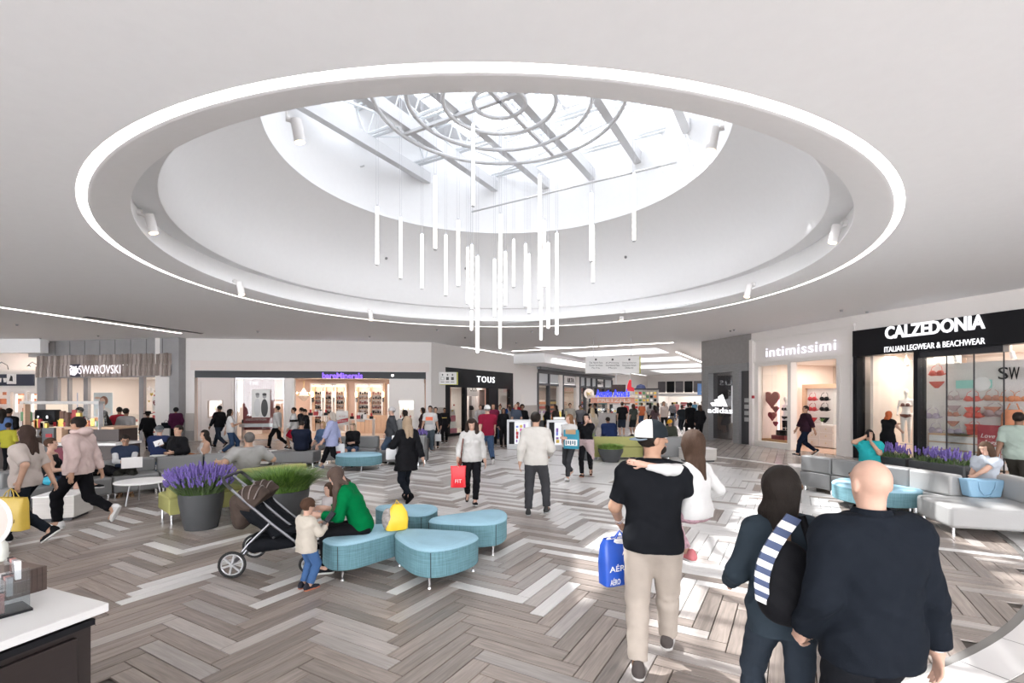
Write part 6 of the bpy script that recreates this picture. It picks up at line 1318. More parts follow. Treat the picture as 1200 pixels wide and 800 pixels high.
zf = H_-(461-HZ)/F_*kd; ob('fascia', G().box(-w*.85, w*1.0, .2, 1.8, zf-.65, zf-.28), mat('salmon_board', (.70, .36, .26), .6), t); ob('roof', G().box(-w, w, 0, 2, zf-.28, zf-.1), mat('kiosk_cream', (.62, .5, .42), .6), t)
for sx in (-.85, -.1, .5, .97): ob('post', G().box(sx*w-.07, sx*w+.07, .3, .45, 1.0, zf-.6), mat('kiosk_cream', (.62, .5, .42), .6), t)
text('lettering', "Auntie Anne's", .5, (.12, .0, zf), 0, emit('blue_glow', (.06, .08, .9), 1.0), t, width=(X(734, kd)-X(695, kd)), height=.52, ext=.04, off=.02); text('lettering', 'PRETZELS', .3, (.2, .15, zf-.46), 0, mat('white_print', (.8, .75, .7), .5), t, width=2.2, height=.22, ext=.01)
ob('logo_disc', G().lathe([(.001, 0), (.34, 0), (.34, .05), (.001, .05)], 20), mat('cream_board', (.8, .70, .62), .5), t, loc=(X(690.5, kd)-kp.x, .05, zf)).rotation_euler = (PI/2, 0, 0); ob('logo_pretzel', G().tube([(-.1, 0, -.15), (-.15, 0, .1), (0, 0, 0), (.15, 0, .1), (.1, 0, -.15), (-.05, 0, .02)], .035, 6), goldm, t, loc=(X(690.5, kd)-kp.x, -.02, zf))
for i in range(14): ob('menu_item', G().box(-w*.8+i*.21, -w*.8+i*.21+.15, .1, .2, 1.02+(i % 3)*.09, 1.12+(i % 3)*.09), [warmw, red, goldm, whi, black][i % 5], t)
for i in range(3): ob('menu_board', G().box(-w*.5+i*.8, -w*.5+i*.8+.6, 1.7, 1.75, 1.6, 2.05), [mat('teal_box', (.05, .3, .33), .5), whi, kbr][i], t)
t = thing('shop_board', 'brown hanging sign board behind the pretzel lettering', 'sign', W(725, 455, 38)); ob('board', G().box(-.55, .55, 0, .1, -.3, .3), kbr, t); ob('rod', G().cyl((-.2, 0, .3), (-.2, 0, ZC-t.location.z), .03), steel, t)
t = thing('red_figure_sign', 'bright red cut-out sign above the pretzel lettering', 'sign', W(738.5, 453, 36)); ob('shape', G().prism([(-.25, -.3), (.3, -.35), (.28, -.1), (.08, .0), (.08, .3), (-.1, .4), (-.2, .1)], -.04, .04, 'y').ell((0, 0, .42), (.1, .05, .1), 8), mat('bright_red', (.75, .02, .04), .4), t); ob('rod', G().cyl((0, 0, .3), (0, 0, ZC-t.location.z), .02), steel, t)
t = thing('market_stall', 'gift stall hung with small colourful goods right of the pretzel kiosk', 'stall', (X(757, 38), 38, 0)); ob('stall_base', G().box(-.9, .9, 0, 1, 0, .9), warmw, t); ob('stall_roof', G().box(-1.1, 1.1, -.1, 1.1, 2.7, 2.8), dark, t); ob('navy_dome', G().lathe([(.4, 0), (.3, .25), (.001, .36)], 16, (-.3, .4, 2.8)), mat('navy_cloth', (.02, .03, .10), .6), t)
for sx in (-.95, .95): ob('post', G().box(sx-.04, sx+.04, 0, .08, 0, 2.7), steel, t)
for i in range(36): ob('merchandise', G().box(-.85+.29*(i % 6), -.85+.29*(i % 6)+.2, -.06, .02, .95+.28*(i//6), .95+.28*(i//6)+.18), cols[qq.randrange(8)], t)
t = thing('bollard', 'dark bin standing on the concourse by the walking couple', 'bin', (X(786, 36), 36, 0)); ob('drum', G().lathe([(.25, 0), (.28, .6), (.2, .7)], 14, cap=True), dark, t)
t = thing('hanging_banner', 'blue hanging banner beside the grey portal', 'banner', W(826, 456, 30)); ob('cloth', G().box(-.45, .3, -.02, .02, -.35, .35), mat('banner_blue', (.12, .25, .55), .6), t); ob('print', G().prism([(-.25, -.2), (.05, -.2), (-.1, .15)], -.03, -.022, 'y'), whi, t); ob('rod', G().cyl((0, 0, .35), (0, 0, ZC-t.location.z), .02), steel, t)
t = thing('stanchion', 'black queue post in front of the pretzel kiosk', 'post', (X(722.5, 26), 26, 0)); ob('pole', G().cyl((0, 0, 0), (0, 0, 1.15), .04), black, t); ob('base', G().lathe([(.001, 0), (.2, 0), (.2, .03), (.03, .05)], 16), black, t)
for k, (px, dp, w_) in enumerate(((648, 24, 1.6), (673, 27, 1.8))):
    t = thing('merchandise_cart', '%s merchandise cart crowded with goods behind the directories' % ['left', 'right'][k], 'cart', (X(px, dp), dp, 0)); ob('cart_body', G().box(-w_/2, w_/2, -.3, .6, .1, .95), warmw if k else dark, t)
    for i in range(16): ob('merchandise', G().box(-w_/2+.1*i, -w_/2+.1*i+.08, -.2, -.05, .95, 1.1+.15*((i*7) % 3)), cols[(i*3+k) % 8], t)
    for sx in (-1, 1): ob('wheel', G().lathe([(.001, -.03), (.12, -.03), (.12, .03), (.001, .03)], 14), black, t, loc=(sx*w_*.3, -.3, .12)).rotation_euler = (PI/2, 0, 0)
# ================================================================ PEOPLE
def cap_on(I, col, panel=None, back=False, brim=True, bcol=None):
    s = I['s']; hs = I['loc']['hs']; Rh, Fh, Uh = I['AX']; g = G(); n, k = 20, 6; vs = []; c = np.array(I['hcl'])
    for j in range(k+1):
        a = -.12+(PI/2+.12)*j/k
        for i in range(n):
            w = 2*PI*i/n; p = c+s*hs*(Rh*(.098*math.cos(a)*math.cos(w))+(Fh*.116*math.sin(w)*math.cos(a))-Fh*.012+Uh*(.03+.110*math.sin(a))); vs.append(tuple(p))
    for j in range(k):
        for i in range(n):
            w = 2*PI*(i+.5)/n; fr = math.sin(w)*(-1 if back else 1); g.f.append((j*n+i, j*n+(i+1) % n, (j+1)*n+(i+1) % n, (j+1)*n+i)); g.m.append(1 if panel and fr > .45 and j < 5 else 0)
    g.v = vs; ob('cap', g, [cloth(col), cloth(panel or col)], I['root'], smooth='all')
    if brim:
        sg_ = -1 if back else 1; b = G(); pts = []
        for i in range(13):
            w = PI*i/12; r_ = .085
            pts.append((math.cos(w)*r_, math.sin(w)*.085))
        lo = [tuple(c+s*hs*(Rh*x+Fh*sg_*(.085+y*.95)+Uh*(.018-.25*y*(1 if not back else 1)-.9*x*x*2))) for x, y in pts]; hi = [tuple(np.array(q)+Uh*.006*s) for q in lo]; m_ = len(lo)
        b.add(lo+hi, [tuple(range(m_)), tuple(reversed(range(m_, 2*m_)))]+[(i, (i+1) % m_, m_+(i+1) % m_, m_+i) for i in range(m_)]); ob('cap_brim', b, cloth(bcol or col), I['root'])
def PX(label, px, d, rz, **k): return person(label, X(px, d), d, rz, **k)
A = math.radians
hN, hM = .0075, .0115
def lettering(t, s_, loc, rz, m, w, hgt=None): return text('lettering', s_, .1, loc, rz, m, t, width=w, height=hgt, ext=.0015)

# ---- foreground
I = person('man in black t-shirt and beige trousers carrying a small girl, cap worn backwards', 1.02, 3.52, -.30, ht=1.84, h=hN, sk='tan', hair=('short', DH), top=((.012, .013, .016), .8, -.05, .017), bot=((.52, .45, .39), 1.97, .022), shoe=((.10, .085, .08), (.62, .6, .58)), build=1.0,
           hip=(0, 0, .92), head=(-62, 0), la=(-.25, .26, .98), ra=(.16, .27, 1.12), rpole=(1, -.5, -.6), ll=(-.10, -.02, .085), rl=(.10, .36, .13), fp=(0, 0), wr=.004)
cap_on(I, (.02, .025, .03), (.62, .60, .58), True, True, (.18, .22, .26))
ob('beard', G().ell(I['hcl']+Vector(I['AX'][1]*.045-I['AX'][2]*.075), (.055, .05, .04), 14, 0, 10), hairm(DH), I['root'], True)
el, wrr = I['loc']['el'], I['loc']['wr']; s = I['s']
ob('tattoo', G().cyl(Vector((I['loc']['sho'][1]*.22+el[1]*.78)*s), Vector((I['loc']['sho'][1]*.02+el[1]*.98)*s), .0475*s*1.08, .046*s*1.08, 16), mat('tattoo_ink', (.16, .12, .10), .6, var=.7, scale=60), I['root'], True)
w0 = Vector(wrr[-1]*s); e0 = Vector(el[-1]*s); dw = (e0-w0).normalized(); ob('watch', G().cyl(w0+dw*.015, w0+dw*.04, .034, n=16), chrome, I['root'], True); ob('bracelet', G().cyl(w0+dw*.055, w0+dw*.065, .035, n=16), whi, I['root'], True)
bagb = mat('blue_bag_print', (.02, .08, .42), .35, var=.25, scale=5, bump=.2, bscale=14)
t, zb = carrier('blue shopping bag with white lettering held by the man in the cap', I['L']+Vector((-.05, -.10, -.015)), .42, .33, .13, .36, bagb, sag=.05, slump=.08)
ob('inner_paper', G().lathe([(.09, zb+.29), (.12, zb+.34), (.1, zb+.36), (.04, zb+.33)], 12), whi, t, smooth=True).scale = (1.1, .45, 1)
for lx, lz, w_ in ((.05, .24, .15), (-.04, .12, .2), (.07, .10, .12), (-.09, .02, .09)): lettering(t, 'AÉRO', (lx, -.072, zb+lz+.02), 0, whi, w_, .055)
gx = I['root'].location
K1 = person('little girl with long brown hair carried on the hip of the man in the cap', 1.33, 3.50, .60, ht=1.18, z=.56, h=.0075, sk='fair', child=.85, fem=True, hair=('long', BH), top=(WH, 1.85, -.06, .018), bot=((.42, .30, .33), 1.9, .010), shoe=((.75, .25, .27), (.72, .70, .68)), hip=(0, 0, .93), lean=4, head=(-35, 0), la=(-.62, .20, 1.46), lpole=(0, -1, -.2), ra=(.26, .12, 1.0), ll=(-.26, .28, .50), rl=(.12, .20, .42), kpole=(0, 1, .3), lhand='flat')
for o in K1['root'].children:
    if o.name.startswith('trousers'): o.data.materials[0] = mat('floral_leggings', (.45, .28, .32), .8, var=1.0, scale=38)
for o in K1['root'].children:
    if o.name.startswith('shoe'): ob('stripe', G().box(-.047, .047, .02, .032, .03, .075), whi, o); ob('stripe', G().box(-.045, .045, .045, .057, .03, .068), whi, o)
I = person('woman with long dark hair, sunglasses and a dark denim jacket, seen from behind', 1.46, 2.62, -.12, ht=1.62, child=.22, h=hN, fem=True, sk='olive', hair=('long', (.014, .009, .007)), tips=((.32, .2, .12), -.03), top=((.035, .048, .062), 1.9, -.12, .022), bot=((.035, .045, .06), 1.95, .010), shoe=(BLK, BLK), head=(-62, 0), la=(-.22, .25, 1.00), ra=(.16, -.10, .92), rpole=(1, -.6, 0), ll=(-.09, .22, .10), rl=(.09, -.2, .13), rhand='grip', wr=.005)
hc_, AXi, s = I['hcl'], I['AX'], I['s']
q = hc_+Vector(AXi[1]*.09+AXi[2]*.012)*s; g = G()
for i in (-1, 1): g.ell(hc_+Vector(AXi[1]*.085+AXi[0]*(i*.032)+AXi[2]*.012)*s, .024, 10, 0, 6)
g.tube([hc_+Vector(AXi[0]*.08+AXi[1]*.0+AXi[2]*.016)*s, hc_+Vector(AXi[0]*.065+AXi[1]*.075+AXi[2]*.014)*s], .004, 5); ob('sunglasses', g, mat('tortoise', (.08, .035, .015), .2), I['root'], True)
t = thing('backpack', 'black slouchy backpack on the woman in sunglasses with a blue striped strap', 'bag', (1.34, 2.38, 1.04), -.12)
v = Vol().ell((0, 0, .08), (.135, .08, .19), k=.05).ell((0, -.02, -.02), (.13, .085, .12), k=.06); V_, F4 = v.mesh(.012, .004); ob('bag_body', npmesh('bag_body', V_, F4, cloth((.008, .009, .013), .6)), None, t)
for k, m_ in enumerate([whi, mat('stripe_navy', (.05, .07, .14), .7)]*7):
    f0 = k/14; f1 = (k+.96)/14; pa = Vector((-.13, -.06, -.02)).lerp(Vector((.03, -.02, .39)), f0); pb = Vector((-.13, -.06, -.02)).lerp(Vector((.03, -.02, .39)), f1); bow = Vector((-.07, -.03, 0)); pa = pa+bow*math.sin(PI*f0); pb = pb+bow*math.sin(PI*f1); dz = (pb-pa)/2
    ob('strap_band', G().obox((pa+pb)/2, dz, Vector((.032, 0, -.014)), Vector((0, -.006, 0))), m_, t)
ob('strap', G().tube([(.1, -.02, .0), (.13, 0, .2), (.09, .04, .38)], .018, 8), cloth((.008, .009, .013), .6), t)
ob('bracelet', G().cyl(Vector(I['loc']['wr'][1]*s)+Vector((0, 0, .02)), Vector(I['loc']['wr'][1]*s)+Vector((0, 0, .03)), .034, n=16), chrome, I['root'], True)
B = person('bald man in dark navy overshirt seen from behind, nearest to the camera', 1.62, 2.20, .06, ht=1.73, h=hN, sk='fair', hair=('bald', BH), top=((.012, .015, .021), 1.93, -.10, .030), bot=((.012, .013, .016), 1.95, .018), shoe=(BLK, BLK), build=1.06, head=(-6, 0), la=(-.24, .12, .92), ra=(.30, -.02, .88), ll=(-.1, -.12, .1), rl=(.1, .2, .10), lhand='grip', wr=.006, belly=.02)
s = B['s']; c_ = B['loc']['neck']*s
ob('shirt_collar', G().lathe([(.072, 0), (.066, .03), (.069, .05), (.080, .03), (.088, -.01)], 28, Vector(c_)+Vector((0, -.008, -.002))), cloth((.012, .015, .021)), B['root'], True).scale = (1, 1, 1)
ob('wristwatch', G().cyl(Vector(B['loc']['wr'][1]*s)+Vector((0, 0, -.0)), Vector(B['loc']['wr'][1]*s)+Vector((0, 0, .02)), .036, n=16), chrome, B['root'], True)

# ---- toddler, woman in green, child on the ottoman
I = PX('toddler boy with brown hair in cream sweatshirt and blue jeans', 359, 5.12, -.55, ht=.94, child=1, h=.008, sk='fair', hair=('short', (.06, .03, .018)), top=((.62, .56, .48), 1.9, -.16, .035, .02), bot=((.07, .15, .33), 1.9, .026), shoe=((.03, .03, .04), (.55, .2, .12)), la=(-.12, .30, 1.18), ra=(.14, .34, 1.16), head=(-12, -14), wr=.005, hip=(0, 0, .90))
p = (I['L']+I['R'])/2+Vector((.02, .06, .02)); ph = thing('phone', 'dark phone between the toddler and the woman in green', 'phone', p, -.6); ob('phone_body', G().box(-.04, .04, -.006, .006, -.02, .11), black, ph, bevel=.004); ob('screen', G().box(-.035, .035, -.0075, -.0065, -.01, .10), mat('dark_screen', (.03, .03, .04), .1), ph); ph.rotation_euler = (-.6, .3, -.6)
I = person('seated woman in bright green jumper bending towards the toddler', -1.75, 5.72, PI/2+.15, ht=1.66, h=.008, fem=True, sk='fair', hair=('vlong', (.075, .05, .04)), top=((.0, .17, .05), 1.8, -.13, .026), bot=(BLK, 1.95, .012), shoe=((.02, .02, .02), (.75, .74, .72)), build=.92, hip=(0, 0, .53), lean=24, head=(0, -38), la=(-.16, .48, .72), ra=(.12, .46, .74), ll=(-.10, .42, .085), rl=(.13, .30, .085), wr=.005)
person('small child with brown hair sitting low beside the woman in green', -2.33, 6.2, PI*.8, ht=.90, child=1, h=.012, sk='fair', z=.0, hair=('bob', BH), top=((.6, .55, .55), 1.8, -.1, .02), bot=((.5, .45, .45), 1.9, .02), hip=(0, 0, .93), la=(-.15, .28, 1.1), ra=(.12, .28, 1.1))
yel = mat('yellow_bag', (.78, .52, .03), .45, var=.1, bump=.3, bscale=10)
t = thing('tote_bag', 'yellow shopping bag with grey clothes showing, on the ottoman behind the woman in green', 'bag', (-1.38, 5.80, .445), .4)
g = G(); rws = [(0, .9, .9), (.01, 1, 1), (.12, 1.02, 1.0), (.2, .9, .8), (.27, .55, .5), (.30, .40, .35)]; n = 20; vs = [((.13*a*math.copysign(abs(math.cos(q))**.5, math.cos(q)))+.05*z, .075*b_*math.copysign(abs(math.sin(q))**.5, math.sin(q)), z) for z, a, b_ in rws for q in [2*PI*i/n for i in range(n)]]
g.add(vs, [tuple(reversed(range(n)))]+[(j*n+i, j*n+(i+1) % n, (j+1)*n+(i+1) % n, (j+1)*n+i) for j in range(len(rws)-1) for i in range(n)]); ob('pouch', g, yel, t, smooth=True); ob('handle', G().tube([(-.03, -.03, .28), (0, -.03, .35), (.05, -.03, .28)], .007, 6), yel, t)
ob('folded_clothes', G().ell((-.10, .0, .13), (.07, .07, .13), 14, 0, 10), mat('printed_cloth', (.3, .27, .26), .8, var=.8, scale=26), t, True)

# ---- walkers in the middle
I = PX('woman in white blouse and black leggings looking down, red bag in hand', 553, 9.25, PI+.1, ht=1.66, h=hM, fem=True, sk='fair', hair=('vlong', (.03, .018, .014)), top=((.62, .60, .58), 1.8, -.05, .024), bot=(BLK, 1.9), head=(-5, -30), wr=.007, hip=(0, 0, .905), ll=(-.06, .25, .10), rl=(.08, -.24, .17), fp=(10, -38), la=(-.26, .03, .86), ra=(.28, .10, .90))
t, zb = carrier('red plastic bag with white letters held by the woman in the white blouse', I['R'], .1, .28, .1, .40, mat('red_bag', (.72, .02, .03), .4, bump=.3, bscale=10), sag=.04, slump=-.1); lettering(t, 'FIT', (0, -.06, zb+.12), 0, whi, .12)
t = thing('shoulder_bag_strap', 'brown shoulder strap of a handbag worn by the woman in the white blouse', 'bag', I['shoR'], 0); ob('strap', G().tube([(0, 0, .05), (-.02, -.10, -.1), (-.06, -.06, -.4)], .012, 6), cloth((.22, .08, .06)), t); ob('handbag', G().ell((-.1, .05, -.5), (.06, .12, .1), 12, 0, 8), cloth((.22, .08, .06)), t, True)
PX('man in cream sweater and grey trousers seen from behind', 628, 8.35, -.15, ht=1.78, h=hM, sk='olive', top=((.62, .59, .55), 1.85, -.06, .022), bot=((.055, .055, .06), 1.95, .018), shoe=((.05, .05, .05), (.5, .5, .5)), hip=(0, 0, .92), ll=(-.13, .0, .085), rl=(.17, .16, .1), la=(-.27, -.02, .88), ra=(.22, .2, 1.0), head=(-8, 0), wr=.005)
I = PX('blonde woman in black coat and boots walking away to the left', 477, 9.4, .65, ht=1.68, h=hM, fem=True, sk='fair', hair=('long', (.30, .22, .15)), top=(BLK, 1.9, -.26, .03, .03), bot=((.02, .02, .022), 1.95), shoe=(BLK, BLK), **{**walk(.24, 'r'), 'la': (-.2, .34, 1.12)}, wr=.006)
t, zb = carrier('small white carrier bag held out by the blonde woman in black', I['L']+Vector((0, 0, -.02)), .4, .2, .09, .22, mat('white_bag', (.66, .66, .67), .5, bump=.3, bscale=12), sag=.03)
I = PX('man in maroon polo and white cap walking away in blue jeans', 571, 14.9, .3, ht=1.82, h=.015, sk='fair', hair=('short', GH), top=((.24, .015, .04), .8, -.06, .022), bot=(JEAN, 1.95, .018), **walk(.26, 'l'), build=1.1, belly=.02); cap_on(I, WH)
I = PX('young woman with light brown hair hugging a teal shopping bag', 667, 12.0, PI-.6, ht=1.64, h=hM, fem=True, sk='fair', hair=('bob', (.20, .10, .05)), top=((.66, .64, .62), .6, -.05), bot=((.05, .05, .055), 1.93), shoe=(WH, WH), head=(-25, 0), **{**walk(.25, 'l'), 'la': (-.02, .24, 1.12), 'ra': (.06, .26, 1.02)})
t = thing('shopping_bag', 'teal shopping bag with white artwork hugged by the light brown haired woman', 'bag', I['chest']+Vector((.03, -.21, -.20)), -.45); ob('pouch', G().box(-.19, .19, -.04, .04, -.2, .26), mat('teal_bag', (.01, .22, .32), .4, var=.2), t, bevel=.015); ob('print', G().box(-.15, .16, -.046, -.041, -.12, .03), whi, t)
for k in range(5): ob('print', G().box(-.13+.055*k, -.10+.055*k, -.05, -.046, -.10+.02*(k % 2), .0), mat('teal_dark', (.01, .10, .15), .5), t)
ob('parcel', G().box(-.13, .12, -.06, .04, .16, .26), mat('kraft', (.45, .28, .15), .7), t)
PX('black haired woman in black top, pink cardigan round her waist, hand at her mouth', 687, 12.45, PI-.3, ht=1.64, h=hM, fem=True, sk='fair', hair=('long', BLK), top=(BLK, .5, -.02), bot=(BLK, 1.93), shoe=(BLK, (.45, .2, .12)), **{**walk(.2, 'r'), 'la': (-.03, .17, 1.50)}, body=None)
g = Vol().cap((-.07, .03, .98), (-.16, .04, .55), .15, .07, .08).cap((.07, .0, .98), (.14, .02, .6), .14, .08, .08).plane((0, 0, 1.03), (0, 0, 1)); V_, F4 = g.mesh(.016, .008); x_ = X(687, 12.45); o = ob('cardigan', npmesh('cardigan', V_*.94, F4, cloth((.55, .42, .42))), None, loc=(x_, 12.45, 0)); o.rotation_euler = (0, 0, PI-.3); tag(o, 'pale pink cardigan tied round the waist of the black haired woman', 'cardigan')
I = PX('woman with grey blonde hair in lavender sweater walking left', 389, 13.8, PI/2+.1, ht=1.64, h=.013, fem=True, sk='fair', hair=('bob', (.34, .30, .26)), top=((.38, .41, .62), 1.7, -.20, .035, .03), bot=(BLK, 1.75), shoe=((.2, .22, .3), WH), build=1.12, **walk(.34, 'r'), wr=.006)
t, zb = carrier('white plastic bag with a red print carried by the woman in lavender', I['R']+Vector((-.02, -.05, 0)), .3, .3, .14, .34, mat('white_bag', (.66, .66, .67), .5, bump=.3, bscale=12), sag=.04); ob('print', G().box(-.1, .04, -.08, -.07, zb+.05, zb+.14), red, t)
I = PX('older man in grey jacket and pale cap walking left with a grey backpack', 459, 15.0, PI/2+.2, ht=1.76, h=.014, sk='fair', hair=('short', GH), top=((.06, .062, .068), 1.9, -.08, .03), bot=((.06, .085, .13), 1.93, .015), build=1.1, belly=.02, **walk(.22, 'l')); cap_on(I, (.5, .48, .47))
t = thing('backpack', 'grey slouching backpack on the older man in the pale cap', 'bag', I['chest']+Vector((.24, .0, -.12))); V_, F4 = Vol().ell((0, 0, 0), (.13, .15, .23)).mesh(.02, .01); ob('bag_body', npmesh('bag_body', V_, F4, cloth((.22, .22, .22))), None, t)
t, zb = carrier('white paper sack held by the older man in the pale cap', I['L']+Vector((-.03, -.12, .1)), .2, .24, .12, .26, mat('white_bag', (.66, .66, .67), .5, bump=.3, bscale=12), sag=.0)
I = PX('dark haired woman in jeans and a blue top behind the man in the pale cap', 474, 15.6, PI/2, ht=1.66, h=.018, fem=True, hair=('bob', DH), top=((.02, .02, .025), 1.8, -.05), bot=((.05, .09, .16), 1.95), **walk(.2, 'r'))
t, zb = carrier('bright blue bag beside the jeans of the dark haired woman', I['R']+Vector((.02, -.12, .1)), .1, .14, .1, .42, mat('cyan_bag', (.0, .28, .55), .4), sag=.0)
I = PX('young man in white t-shirt with an orange graphic', 504, 18.0, PI-.05, ht=1.76, h=.016, sk='olive', top=((.68, .67, .66), .8, -.08, .024), bot=((.07, .09, .11), 1.93, .02), shoe=((.3, .3, .3), WH), **walk(.12, 'l'))
q = Vector(I['loc']['hip']*I['s']); ob('graphic', G().box(-.13, .13, .142, .152, 1.20, 1.33), mat('orange_print', (.75, .16, .07), .6), I['root']); ob('graphic_lower', G().box(-.13, .13, .138, .150, 1.05, 1.19), mat('print_grey', (.35, .35, .35), .5), I['root'])
t, zb = carrier('small white shopping bag held by the young man with the orange graphic', I['L'], 0, .22, .1, .26, mat('white_bag', (.66, .66, .67), .5, bump=.3, bscale=12))
PX('woman in dark brown top and jeans left of the white t-shirt man', 495, 18.8, PI/2+.3, ht=1.68, fem=True, hair=('long', DH), top=((.05, .03, .03), 1.8, -.05), bot=(JEAN, 1.95), **walk(.12, 'r'))
PX('dark figure almost hidden behind the white t-shirt man', 510.5, 19.6, PI, ht=1.66, hair=('short', DH), top=(BLK, 1.8, -.05), bot=(BLK, 1.95))
I = PX('teenager in black hoodie with a yellow line of print before the boutique', 521, 22.2, PI, ht=1.58, hair=('short', DH), sk='brown', top=(BLK, 1.9, -.08, .03), bot=(BLK, 1.95, .02)); ob('print_line', G().box(-.12, .12, .15, .16, 1.12, 1.15), mat('print_yellow', (.7, .5, .1), .5), I['root'])
# left shoppers by the cosmetics shop
I = PX('man in white sweatshirt and black trousers striding left past the window', 325, 19.4, PI/2+.1, ht=1.74, h=.016, sk='olive', top=((.66, .65, .64), 1.9, -.06, .025), bot=(BLK, 1.95, .014), **walk(.3, 'l'))
I = PX('boy in white and black banded hoodie with red shorts', 344, 19.0, PI/2+.4, ht=1.68, h=.018, sk='tan', top=((.66, .65, .64), 1.9, -.08, .03), stripes=(BLK, [(.24, .33)]), bot=((.35, .01, .03), .95, .03), **walk(.16, 'r'))
PX('boy in dark hoodie between the banded hoodie and the black jacket', 353, 19.9, PI/2, ht=1.66, sk='tan', top=((.04, .04, .045), 1.9, -.06, .025), bot=(BLK, 1.95), **walk(.1, 'l'))
PX('boy in black jacket and pale jeans with his head lowered', 358, 18.4, PI/2+.6, ht=1.64, h=.018, sk='tan', head=(0, -25), top=(BLK, 1.9, -.06, .03), bot=(LJEAN, 1.95, .015), **walk(.15, 'r'))
I = PX('man in black sweater with orange bands on the sleeves walking left', 257, 19.8, PI/2-.25, ht=1.74, h=.017, sk='brown', hair=('short', BLK), top=(BLK, 1.9, -.06, .028), bot=((.03, .04, .06), 1.95, .018), **walk(.34, 'r'))
s = I['s']
for i in (1, -1):
    for k in range(5):
        a, b = I['loc']['sho'][i]*s, I['loc']['el'][i]*s; b2 = I['loc']['wr'][i]*s; f_ = .15+.37*k; p_ = a+(b-a)*f_ if f_ < 1 else b+(b2-b)*(f_-1); d_ = unit((b-a) if f_ < 1 else (b2-b)); ob('orange_band', G().cyl(Vector(p_), Vector(p_+d_*.05), .078-.012*k/2, n=12), mat('orange_knit', (.65, .13, .04), .8), I['root'], True)
t, zb = carrier('white carrier bag with red dots held by the man with orange sleeve bands', I['R']+Vector((-.1, -.1, 0)), .3, .3, .12, .36, mat('white_bag', (.66, .66, .67), .5, bump=.3, bscale=12))
I = PX('woman in white t-shirt and blue jeans with long dark curls, phone in hand', 270, 16.9, -PI/2+.5, ht=1.66, h=.015, fem=True, sk='olive', hair=('long', DH), top=((.66, .65, .64), .6, -.03, .02), bot=((.035, .065, .13), 1.93, .014), shoe=((.4, .4, .4), WH), **{**walk(.2, 'l'), 'ra': (.1, .3, 1.2)})
ph = thing('phone', 'dark phone held by the woman in the white t-shirt near the window', 'phone', I['R']+Vector((.03, 0, .03))); ob('phone_body', G().box(-.01, .01, -.04, .04, -.05, .08), black, ph); ob('screen', G().box(-.012, -.0101, -.035, .035, -.045, .075), mat('dark_screen', (.03, .03, .04), .1), ph)
I = PX('woman in plum jacket with a dark handbag outside the jewellery shop', 206, 20.6, .9, ht=1.62, h=.018, fem=True, hair=('afro', BLK), sk='brown', top=((.09, .02, .06), 1.9, -.12, .04), bot=(BLK, 1.95), build=1.1)
t, zb = carrier('dark handbag on the arm of the woman in plum', I['L']+Vector((-.08, -.12, .35)), .5, .34, .14, .24, cloth((.02, .02, .03)), name='handbag')
I = PX('person in a black hat and black jacket walking into the jewellery shop', 173.5, 19.0, .3, ht=1.50, h=.02, hair=('short', DH), sk='brown', top=(BLK, 1.9, -.08, .03), bot=(BLK, 1.95, .015), **walk(.14, 'l')); ob('hat', G().lathe([(.001, .11), (.09, .10), (.105, .02), (.17, .0), (.17, -.01), (.1, -.01)], 20, I['hcl']+Vector((0, 0, .035))), cloth(BLK), I['root'], True)
PX('person in pale grey jacket seen from behind at the coffee kiosk', 148, 15.2, .1, ht=1.70, h=.018, hair=('short', DH), sk='brown', top=((.36, .34, .34), 1.9, -.10, .035), bot=((.4, .38, .38), 1.9, .02))
PX('person in red top with lowered head left of the pale grey jacket', 140, 16.2, .6, ht=1.72, hair=('bun', DH), sk='brown', top=((.40, .03, .05), .8, -.06, .02), bot=(BLK, 1.95))
PX('long dark haired woman leaning at the right end of the coffee kiosk', 127, 14.6, PI/2+.3, ht=1.66, h=.018, fem=True, hair=('vlong', DH), sk='brown', top=((.03, .02, .02), 1.8, -.05, .025), bot=((.03, .04, .07), 1.95), lean=12)
I = PX('worker in white cap and pale shirt behind the coffee kiosk', 93, 15.4, PI, ht=1.72, hair=('short', DH), sk='olive', top=((.55, .52, .50), .8, -.05, .02), bot=(BLK, 1.95)); cap_on(I, (.03, .03, .03))
for k, (px, d, c, hr, lb) in enumerate([(57, 16.2, (.03, .03, .035), 'short', 'dark haired worker just showing over the espresso machine'), (10, 13.2, (.45, .42, .05), 'short', 'child in mustard yellow top at the counter on the left edge'), (3, 14.2, (.12, .2, .4), 'long', 'long haired woman in blue beside the mustard yellow child'), (11, 15.3, BLK, 'short', 'dark clothed man behind the mustard yellow child'), (75, 16.8, (.3, .25, .25), 'short', 'customer half hidden by jars behind the coffee kiosk')]):
    PX(lb, px, d, [PI, .4, .3, .2, PI][k], ht=1.35 if k == 1 else 1.70, hair=(hr, DH), sk='brown', fem=(k == 2), top=(c, 1.2, -.06, .02), bot=(BLK, 1.95), h=.024)
